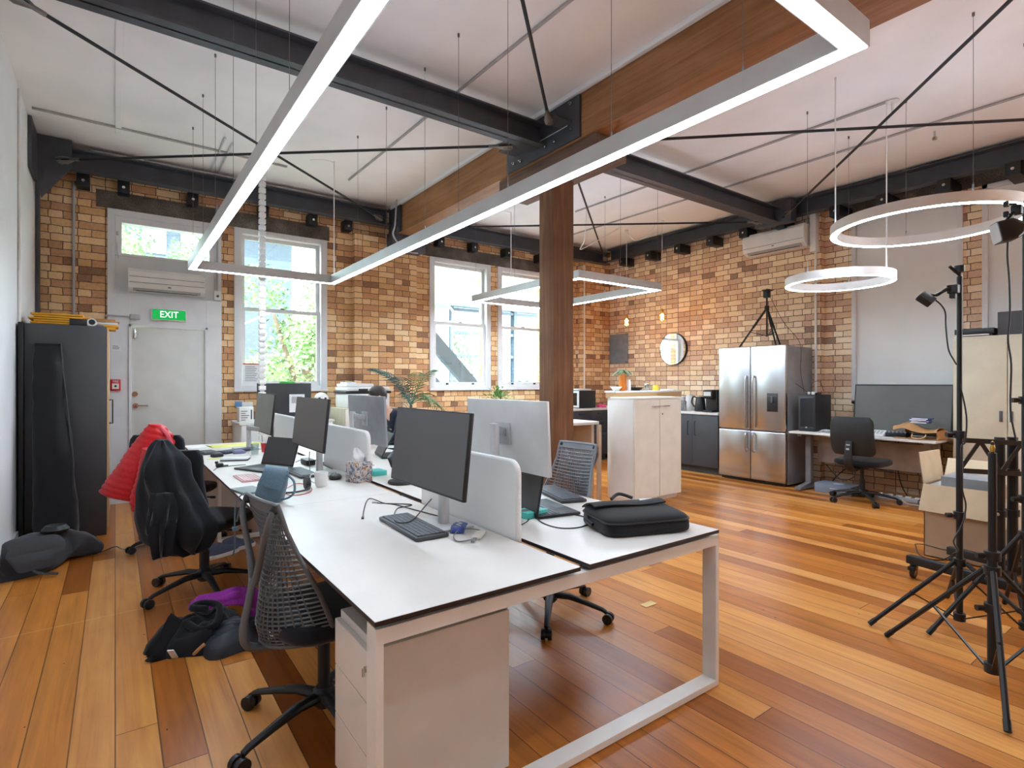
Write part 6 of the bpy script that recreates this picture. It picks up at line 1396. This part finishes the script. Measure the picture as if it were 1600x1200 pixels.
# under the wall desk
t = thing('flat_box', 'flat grey blue carton lying under the wall desk', 'box', (7.05, 3.1, 0))
m = M(); m.box(7.0, 7.28, 2.86, 3.28, .001, .11, .002); obj('carton', m, mat('grey blue carton', (120, 128, 142), .7), t)
m = M(); m.cyl((7.12, 3.05, .1105), (7.12, 3.05, .112), .06); m.box(6.998, 6.9995, 2.95, 3.1, .06, .068); m.box(6.998, 6.9995, 2.9, 3.05, .04, .048); obj('print', m, mat('pale print', (190, 196, 206), .7), t)
m = M(); m.box(7.2, 7.27, 2.2, 2.75, .001, .045, .004); pw = solo('power_strip', m, LIGHTP, 'long pale power strip on the floor under the wall desk', 'power strip')
m = M(); [m.cbox((0, -.2 + .09*k, .0525), (.045, .05, .014), .002) for k in range(5)]; obj('socket', m, WHITEP, pw, False)
for k, (lab, mt) in enumerate((('grey lead looping over the floor under the wall desk', LIGHTP), ('second grey lead tangled beside the power strip', LIGHTP), ('black lead hanging behind the modesty panel', BLACK), ('black lead tangled on the floor near the cardboard box', BLACK), ('black lead coiled under the desk by the flat carton', BLACK))):
    a = k*.9
    pts = [(7.25, 2.6 - .12*k, .05), (7.12 - .04*k, 2.5 - .1*k, .06), (7.02, 2.35 - .06*k, .012), (7.1 + .03*k, 2.15, .012 + .004*k), (7.3, 2.08, .02)] if k not in (2, 4) else ([(7.34, 2.5, .66), (7.34, 2.5, .3), (7.36, 2.42, .05), (7.4, 2.3, .012)] if k == 2 else [(7.35, 3.3, .3), (7.3, 3.1, .14), (7.3, 2.95, .2), (7.36, 3.0, .32), (7.38, 3.15, .2), (7.4, 3.3, .012)])
    pipe('cable', lab, spline(pts), .006, mt, 'cable')
# beige cabinet with equipment
t = thing('metal_cabinet', 'tall beige metal cabinet at the right edge by the brick wall', 'cabinet', (7.42, 1.5, 0))
m = M(); m.box(7.22, 7.74, 1.07, 1.955, .0, 1.825, .003); obj('carcass', m, BEIGE, t)
for a, b in ((1.075, 1.51), (1.516, 1.95)):
    m = M(); m.box(7.2, 7.219, a, b, .06, 1.79, .003); dr = obj('door', m, BEIGE, t)
    m = M(); y = 1.47 if a < 1.3 else 1.55; m.box(7.19, 7.2, y, y + .025, .95, 1.06, .003); obj('handle', m, GREYP, dr)
t = thing('disc_player', 'flat black player with a silver edge on the beige cabinet', 'player', (7.4, 1.85, 1.826))
m = M(); m.box(7.22, 7.5, 1.62, 1.945, 1.85, 1.905, .003); m.box(7.26, 7.5, 1.64, 1.93, 1.826, 1.849); obj('body', m, BLACK, t)
m = M(); m.box(7.215, 7.23, 1.66, 1.92, 1.832, 1.846, .002); obj('silver_edge', m, SILVER, t)
m = M(); m.box(7.25, 7.6, 1.05, 1.6, 1.826, 2.06, .003); solo('equipment_case', m, mat('charcoal case', (66, 67, 70), .6), 'large charcoal box on the beige cabinet at the right edge', 'box')
# cardboard boxes
t = thing('cardboard_box', 'open brown cardboard box holding a grey device', 'box', (5.32, 1.38, 0))
x0, x1, y0, y1, z1 = 5.1, 5.55, 1.16, 1.565, .56
m = M()
for b in ((x0, x0 + .006, y0, y1), (x1 - .006, x1, y0, y1), (x0, x1, y0, y0 + .006), (x0, x1, y1 - .006, y1)): m.box(b[0], b[1], b[2], b[3], .001, z1)
m.box(x0, x1, y0, y1, .001, .008); obj('carton', m, CARD, t, ang=0)
m = M(); m.prism([(x0, y1, z1), (x1, y1, z1), (x1 - .0, y1 + .03, z1 + .23), (x0, y1 + .03, z1 + .24)], (0, .006, 0)); obj('upright_flap', m, CARDL, t, ang=0)
m = M(); m.prism([(x0 - .002, y0, z1), (x0 - .002, y1, z1), (x0 - .06, y1 + .015, z1 - .2), (x0 - .06, y0 - .015, z1 - .21)], (-.006, 0, .002)); obj('front_flap', m, CARDL, t, ang=0)
m = M(); m.prism([(x1, y0, z1), (x1, y1, z1), (x1 + .1, y1, z1 + .15), (x1 + .1, y0, z1 + .15)], (.004, 0, .004)); obj('rear_flap', m, CARDL, t, ang=0)
m = M(); m.box(x0 + .01, x1 - .01, y0 + .01, y1 - .01, .5, z1 - .012, .004); solo('packing_sheet', m, mat('pale grey packing', (184, 186, 190), .6), 'pale grey packing filling the open cardboard box', 'packing')
m = M(); m.box(x0 + .06, x1 - .06, y0 + .012, y1 - .09, z1 - .011, z1 + .065, .006); solo('grey_device', m, mat('grey device plastic', (132, 136, 138), .5), 'flat grey device lying on top of the open cardboard box', 'device')
t = thing('cardboard_box', 'second brown cardboard box behind the light stands at the right edge', 'box', (5.3, .85, 0))
m = M(); m.box(5.05, 5.5, .55, 1.12, .001, .5, .003); obj('carton', m, CARD, t)
m = M(); m.prism([(5.048, .55, .5), (5.048, 1.12, .5), (4.98, 1.13, .33), (4.98, .54, .33)], (-.005, 0, .002)); obj('flap', m, CARDL, t, ang=0)
m = M(); m.box(5.046, 5.0495, .8, 1.05, .06, .2); obj('label', m, PAPER, t)
m = M(); [m.box(5.0445, 5.0462, .82 + .02*k, .83 + .02*k + .004*(k % 3), .08, .14) for k in range(9)]; obj('print', m, BLACK, t, ang=0)
# ------------------------------------------------------------------ light stands
def stand(lab, x, y, top, hubz, R, az, rp=.016, thin=.0125):
    t = thing('light_stand', lab, 'light stand', (x, y, 0))
    m = M(); m.cyl((x, y, .05), (x, y, top*.55), rp); m.cyl((x, y, top*.55), (x, y, top), thin); m.cyl((x, y, top), (x, y, top + .05), .007); obj('pole', m, BLACKM, t)
    for z in (hubz, .06, top*.55, top*.32):
        m = M(); m.cyl((x, y, z - .02), (x, y, z + .02), rp + .012); cl = obj('collar', m, BLACK, t)
        if z not in (hubz, .06): m = M(); m.tube([(x, y, z), (x - .035, y + .03, z)], .006, 6); m.tube([(x - .03, y + .026, z), (x - .052, y + .045, z)], .013, 10); obj('knob', m, BLACK, cl)
    for k in range(3):
        a = az + k*2*PI/3; d = V((math.cos(a), math.sin(a), 0)); c = V((x, y, 0))
        p0, p1 = c + d*.03 + V((0, 0, hubz)), c + d*R + V((0, 0, .014)); m = M(); m.tube([p0, p1], .0115, 8); m.tube([p1.lerp(p0, .06), p1 + (p1 - p0).normalized()*.005], .0135, 8); lg = obj('leg', m, BLACKM, t)
        q = p0.lerp(p1, .5); m = M(); m.bar(c + d*.03 + V((0, 0, .06)), q, .014, .006); m.cyl(q + V((0, 0, -.012)), q + V((0, 0, .012)), .01, n=8); obj('brace', m, BLACKM, lg)
    return t
tA = stand('black light stand carrying the small lamp, tallest left one', 3.76, .99, 1.93, .36, .48, math.atan2(.294, -.373))
m = M(); m.tube([(3.76, .99, 1.94), (3.71, 1.02, 1.985)], .008, 8); m.cyl((3.76, .99, 1.955), (3.76, .99, 1.99), .024); obj('top_spigot', m, BLACK, tA)
tB = stand('short black light stand with a brass tip in front', 3.206, .725, 1.03, .5, .46, math.atan2(.437, .091), .019, .016)
m = M(); m.lathe([(.008, 0), (.01, .02), (.006, .035), (.004, .045), (.001, .05)], (3.206, .725, 1.035), 12); obj('brass_spigot', m, BRASS, tB)
tC = stand('tall black light stand at the right edge of the picture', 3.9, .745, 2.28, .54, .5, math.atan2(.294, -.373), .019, .016)
m = M(); m.lathe([(.01, 0), (.012, .02), (.006, .035), (.004, .045), (.001, .05)], (3.9, .745, 2.285), 12); obj('brass_spigot', m, BRASS, tC)
# small led lamps clamped on the stands
D = 2.98
t = thing('led_panel_light', 'small square black lamp clamped to the left light stand', 'lamp', atd(1447, 467, D))
c = atd(1447, 467, D); rot = (Matrix.Rotation(-YAW, 3, 'Z') @ Matrix.Rotation(-.5, 3, 'Y') @ Matrix.Rotation(.5, 3, 'Z') @ Matrix.Rotation(-.5, 3, 'X'))
m = M(); m.cbox(c, (.075, .035, .075), .005, rot); obj('housing', m, BLACK, t)
m = M(); m.cbox(c + rot @ V((0, .0185, 0)), (.066, .002, .066), 0, rot); obj('diffuser', m, mat('frosted panel', (120, 124, 128), .5), t)
m = M(); m.tube([c + rot @ V((.03, 0, .03)), atd(1464, 462, D), atd(1474, 455, D - .01)], .006, 8); m.bar(atd(1464, 461, D), atd(1475, 454, D), .016, .016, .003); obj('swivel_arm', m, BLACK, t)
m = M(); m.tube([atd(1476, 454, D), atd(1480, 452, D), atd(1490, 452, 3.0)], .01, 8); m.cbox(atd(1490, 452, 2.99), (.05, .05, .05), .008); m.cbox(atd(1489, 462, 2.99), (.03, .03, .03), .006); m.tube([atd(1482, 452, D), atd(1482, 446, D)], .008, 8); obj('clamp', m, BLACK, t)
pipe('cable', 'black lead hanging from the small lamp to the left light stand', spline([atd(1459, 467, D), atd(1470, 476, D), atd(1477, 488, D), atd(1478, 510, D), atd(1482, 545, D), atd(1490, 562, D), atd(1495, 570, 2.97)]), .004, BLACK, 'cable')
pipe('cable', 'black lead winding down the lower part of the left light stand', spline([atd(1500, 600, 2.98), atd(1510, 650, 2.97), atd(1508, 690, 2.97), atd(1502, 700, 2.97), atd(1503, 760, 2.97), atd(1509, 790, 2.97), atd(1503, 820, 2.96), atd(1490, 845, 2.96), atd(1497, 860, 2.95), atd(1488, 866, 2.95)]), .004, BLACK, 'cable')
pipe('cable', 'thin black lead looping over the floor beside the caster', spline([atz(1430, 850, .06), atz(1436, 866, .012), atz(1455, 874, .008), atz(1476, 874, .01), atz(1490, 862, .1), atz(1470, 858, .1), atz(1445, 851, .1), atz(1432, 850, .06)]), .004, BLACK, 'cable')
D = 2.86; c = atd(1573, 361, D)
t = thing('led_panel_light', 'larger black lamp with a pale front clamped to the right edge stand', 'lamp', c)
rot = Matrix.Rotation(-YAW, 3, 'Z') @ Matrix.Rotation(1.2, 3, 'Z') @ Matrix.Rotation(-.2, 3, 'X')
m = M(); m.loft([(c + rot @ V((0, .045, 0)), rot @ V((.055, 0, 0)), rot @ V((0, 0, .055)), 8), (c + rot @ V((0, -.02, 0)), rot @ V((.055, 0, 0)), rot @ V((0, 0, .055)), 8), (c + rot @ V((0, -.06, 0)), rot @ V((.04, 0, 0)), rot @ V((0, 0, .04)), 2.2)], 28); obj('housing', m, BLACK, t, ang=30)
m = M(); m.loft([(c + rot @ V((0, .046, 0)), rot @ V((.05, 0, 0)), rot @ V((0, 0, .05)), 8), (c + rot @ V((0, .05, 0)), rot @ V((.05, 0, 0)), rot @ V((0, 0, .05)), 8)], 28); obj('diffuser', m, mat('frosted pale panel', (176, 182, 184), .5), t, ang=30)
m = M(); m.tube([c + V((0, 0, .055)), atd(1580, 337, D), atd(1588, 325, D)], .01, 8); m.cbox(atd(1589, 328, D), (.045, .045, .05), .008); [m.tube([atd(1588, y, D), atd(1573, y, D)], .006, 8) for y in (319, 335)]; [m.cbox(atd(1572, y, D), (.022, .022, .03), .005) for y in (319, 335)]; obj('clamp', m, BLACK, t)
pipe('cable', 'black lead hanging from the larger lamp down to the right edge', spline([atd(1575, 370, D), atd(1574, 400, D), atd(1577, 440, D), atd(1578, 490, D), atd(1575, 530, D), atd(1580, 570, D), atd(1579, 640, D), atd(1588, 690, D - .02)]), .0045, BLACK, 'cable')
# tv trolley
t = thing('screen_trolley', 'low black wheeled screen trolley with bracket arms at the right edge', 'trolley', (4.5, 1.0, 0))
def rowbar(a, b, nm='base_bar'):
    m = M(); m.bar(a, b, .055, .055, .004); o = obj(nm, m, BLACKM, t); return o
b0, b1 = V((4.46, 1.46, .125)), V((4.3, .62, .125)); b2, b3 = V((4.92, 1.36, .125)), V((4.76, .52, .125))
rowbar(b0, b1); rowbar(b2, b3); rowbar((b0 + b1)/2, (b2 + b3)/2, 'cross_bar')
for q in (b0.lerp(b1, .04), b0.lerp(b1, .96), b2.lerp(b3, .04), b2.lerp(b3, .96)):
    m = M(); m.cyl(q - V((0, 0, .03)), q - V((0, 0, .05)), .02); m.tube([q + V((0, -.012, -.085)), q + V((0, .012, -.085))], .038, 18); m.box(q.x - .05, q.x + .03, q.y - .02, q.y + .02, .06, .085, .004); cs = obj('caster', m, BLACK, t)
    m = M(); m.tube([q + V((0, -.013, -.085)), q + V((0, .013, -.085))], .016, 14); obj('hub', m, CHROME, cs)
u1, u2 = V((4.535, .99, 0)), V((4.615, .945, 0))
for u in (u1, u2):
    m = M(); m.cyl(u + V((0, 0, .153)), u + V((0, 0, 1.0)), .028); m.cyl(u + V((0, 0, .5)), u + V((0, 0, .54)), .036); m.cyl(u + V((0, 0, .76)), u + V((0, 0, .8)), .035); obj('upright', m, BLACKM, t)
m = M()
for dz in (0, .19): m.bar(V((4.25, 1.12, .80 + dz)), V((4.86, .66, .76 + dz)), .006, .03)
for k in range(6):
    f0 = k/6; z = (.80 - .04*f0, .99 - .04*f0); a0 = V((4.25 + .61*f0, 1.12 - .46*f0, z[k % 2])); f1 = (k + 1)/6; zz = (.80 - .04*f1, .99 - .04*f1); m.bar(a0, V((4.25 + .61*f1, 1.12 - .46*f1, zz[(k + 1) % 2])), .006, .024)
m.bar(V((4.25, 1.12, .79)), V((4.25, 1.12, 1.0)), .02, .012, up=(1, 0, 0)); obj('bracket_arm', m, BLACKM, t)
m = M(); bolts(m, [(4.505, .99, z) for z in (.52, .78)], (-1, 0, 0), .012, .02); obj('bolt', m, CHROME, t)
m = M(); m.cbox((2.62, 2.2, .003), (.1, .05, .002)); m.v = [tuple(V(p)) for p in m.v]; solo('floor_tape', m, mat('pale tape', (216, 186, 130), .7), 'pale piece of tape on the floorboards beyond the desk corner', 'tape')

# ================================================================== OUTSIDE THE WINDOWS
m = M(); m.box(-40, 60, YB + .6, 90, -3.2, -3.0); struct('exterior_ground', m, mat('pale yard', (128, 130, 118), .9, var=.1, scale=.5))
def tree(lab, x, y, z0, rx, rz, n, seed, mt=LEAFT):
    t = thing('tree', lab, 'tree', (x, y, -3), 0, 'trees outside the windows'); rr = random.Random(seed)
    m = M(); m.tube([(x, y, -3), (x + .1, y, z0 - rz*.4), (x - .1, y, z0)], [.22, .16, .08], 10)
    for k in range(7): a = k*.9; m.tube([(x, y, z0 - rz*.5), (x + rx*.55*math.cos(a), y + rx*.5*math.sin(a), z0 + rz*.4*math.sin(k*2))], [.08, .03], 6)
    obj('trunk', m, BARK, t)
    cl = [(V((x + rx*rr.uniform(-.75, .75), y + rx*rr.uniform(-.6, .6), z0 + rz*rr.uniform(-.85, .85))), rr.uniform(.35, .75)) for _ in range(26)]
    m = M()
    for k in range(n):
        c, r = cl[k % len(cl)]; d = V((rr.gauss(0, 1), rr.gauss(0, 1), rr.gauss(0, 1))).normalized(); p = c + d*r*rr.uniform(.6, 1.05)
        a = V((rr.uniform(-1, 1), rr.uniform(-1, 1), rr.uniform(-.6, .6))).normalized(); b = a.cross(d).normalized(); s = rr.uniform(.03, .06)
        m.add([p - a*s, p + b*s*.55, p + a*s, p - b*s*.55], [(0, 1, 2, 3)])
    obj('leaves', m, mt, t, ang=0)
tree('leafy tree outside the transom window', .9, 14.0, 3.05, 1.6, 1.6, 9000, 1)
tree('leafy tree outside the left sash window', 3.0, 10.6, 1.6, 1.5, 2.4, 11000, 2)
tree('leafy tree behind, seen through the right part of the left sash window', 5.0, 15.0, 1.8, 1.6, 2.8, 8000, 3)
tree('leafy tree seen through the paired sash windows', 9.0, 15.5, 1.0, 1.2, 2.0, 6000, 4)
tree('leafy tree at the far right outside the paired sash windows', 12.1, 15.8, 1.0, 1.2, 2.0, 6000, 5)
t = thing('neighbour_house', 'grey neighbouring house with a white eave beyond the trees', 'house', (.2, 19, -3))
m = M(); m.box(-1.4, 4.5, 18, 23, -3, 5.95); obj('wall', m, mat('grey weatherboard', (74, 80, 88), .8, var=.05), t, ang=0)
m = M(); m.box(-1.9, 5.0, 17.4, 23.4, 5.96, 6.3); m.prism([(-1.9, 17.4, 6.3), (5.0, 17.4, 6.3), (5.0, 20.4, 7.0), (-1.9, 20.4, 7.0)], (0, .1, .1)); obj('roof', m, mat('pale roof', (196, 200, 204), .7), t, ang=0)
for x in (.6, 1.5): m = M(); m.box(x, x + .55, 17.96, 18.0, 4.9, 5.8); obj('window', m, mat('pale window', (206, 216, 222), .2), t, ang=0)
t = thing('neighbour_building', 'white neighbouring building with a gridded glass wall outside the paired windows', 'building', (9, 10.2, -3))
NB = mat('white render', (176, 180, 184), .8, var=.02)
m = M(); m.box(5.4, 16, 10.2, 10.5, 3.0, 7.5); m.box(5.4, 5.75, 10.2, 10.5, -3, 3.0); m.box(5.2, 16, 9.95, 10.2, 2.98, 3.2); m.box(5.75, 16, 10.2, 10.5, -3, -.6); obj('wall', m, NB, t, ang=0)
m = M()
for k in range(9): x = 5.8 + k*.85; m.box(x, x + .09, 10.25, 10.4, .1, 3.0)
for z in (.1, 1.0, 1.9, 2.4, 2.9): m.box(5.8, 14, 10.27, 10.38, z, z + .06)
obj('mullions', m, mat('grey window bars', (84, 94, 106), .5), t, ang=0)
m = M(); m.box(5.8, 14, 10.32, 10.33, .1, 3.0); obj('glazing', m, m_glass('outside glazing', (215, 228, 238), .12), t, ang=0)
m = M(); m.box(6.2, 6.6, 9.98, 10.2, 3.85, 4.4, .02); m.box(6.0, 6.2, 10.0, 10.1, 4.3, 4.36); m.cyl((6.4, 10.15, 3.2), (6.4, 10.15, 3.85), .03); obj('wall_box', m, mat('pale grey box', (190, 200, 206), .6), t)
t = thing('outside_stair', 'grey steel stair stringer slanting down outside the first paired window', 'stair', (6.0, 9.0, -3))
m = M(); m.bar((4.5, 9.0, 2.35), (7.6, 9.0, -.75), .12, .26); m.bar((4.3, 9.5, 2.0), (7.4, 9.5, -1.1), .12, .26); obj('stringer', m, mat('grey steel stair', (78, 84, 92), .5), t, ang=0)
m = M()
for k in range(9): m.box(4.7 + .33*k, 5.0 + .33*k, 9.02, 9.48, 2.05 - .33*k, 2.09 - .33*k)
obj('treads', m, mat('grey steel tread', (160, 166, 172), .6), t, ang=0)
m = M(); [m.cyl((4.7 + .45*k, 9.0, 2.2 - .45*k), (4.7 + .45*k, 9.0, 3.15 - .45*k), .018, n=8) for k in range(6)]; m.tube([(4.5, 9.0, 3.35), (7.3, 9.0, .5)], .022, 8); obj('handrail', m, LIGHTP, t)
t = thing('balcony_rail', 'pale railing outside the second paired window', 'railing', (9, 9.6, 0))
m = M(); [m.cyl((7.6 + .14*k, 9.6, .1), (7.6 + .14*k, 9.6, 1.35), .01, n=6) for k in range(24)]; m.tube([(7.5, 9.6, 1.36), (11, 9.6, 1.36)], .025, 8); m.tube([(7.5, 9.6, .1), (11, 9.6, .1)], .025, 8); [m.box(7.6 + k*1.6, 7.66 + k*1.6, 9.57, 9.63, -3, .1) for k in range(3)]; obj('rails', m, LIGHTP, t)

# ================================================================== LIGHT
w = bpy.data.worlds.new('sky'); SC.world = w; w.use_nodes = True
nt = w.node_tree; bg = nt.nodes['Background']; bg.inputs[1].default_value = 4.0; bg.inputs[0].default_value = (.86, .93, 1, 1)
sun = bpy.data.lights.new('sun', 'SUN'); sun.energy = 3; sun.angle = .03; sun.color = (1, .96, .88)
so = bpy.data.objects.new('sun', sun); COL.objects.link(so); so.rotation_euler = (math.radians(38), 0, math.radians(-25))
vs_ = SC.view_settings; vs_.view_transform = 'Standard'; vs_.look = 'None'; vs_.exposure = 2.38; vs_.gamma = 1; vs_.use_curve_mapping = False
SC.cycles.max_bounces = 10; SC.cycles.diffuse_bounces = 6; SC.cycles.glossy_bounces = 4; SC.cycles.transparent_max_bounces = 12
SC.cycles.sample_clamp_indirect = 6; SC.cycles.use_denoising = True; SC.cycles.caustics_reflective = False; SC.cycles.caustics_refractive = False
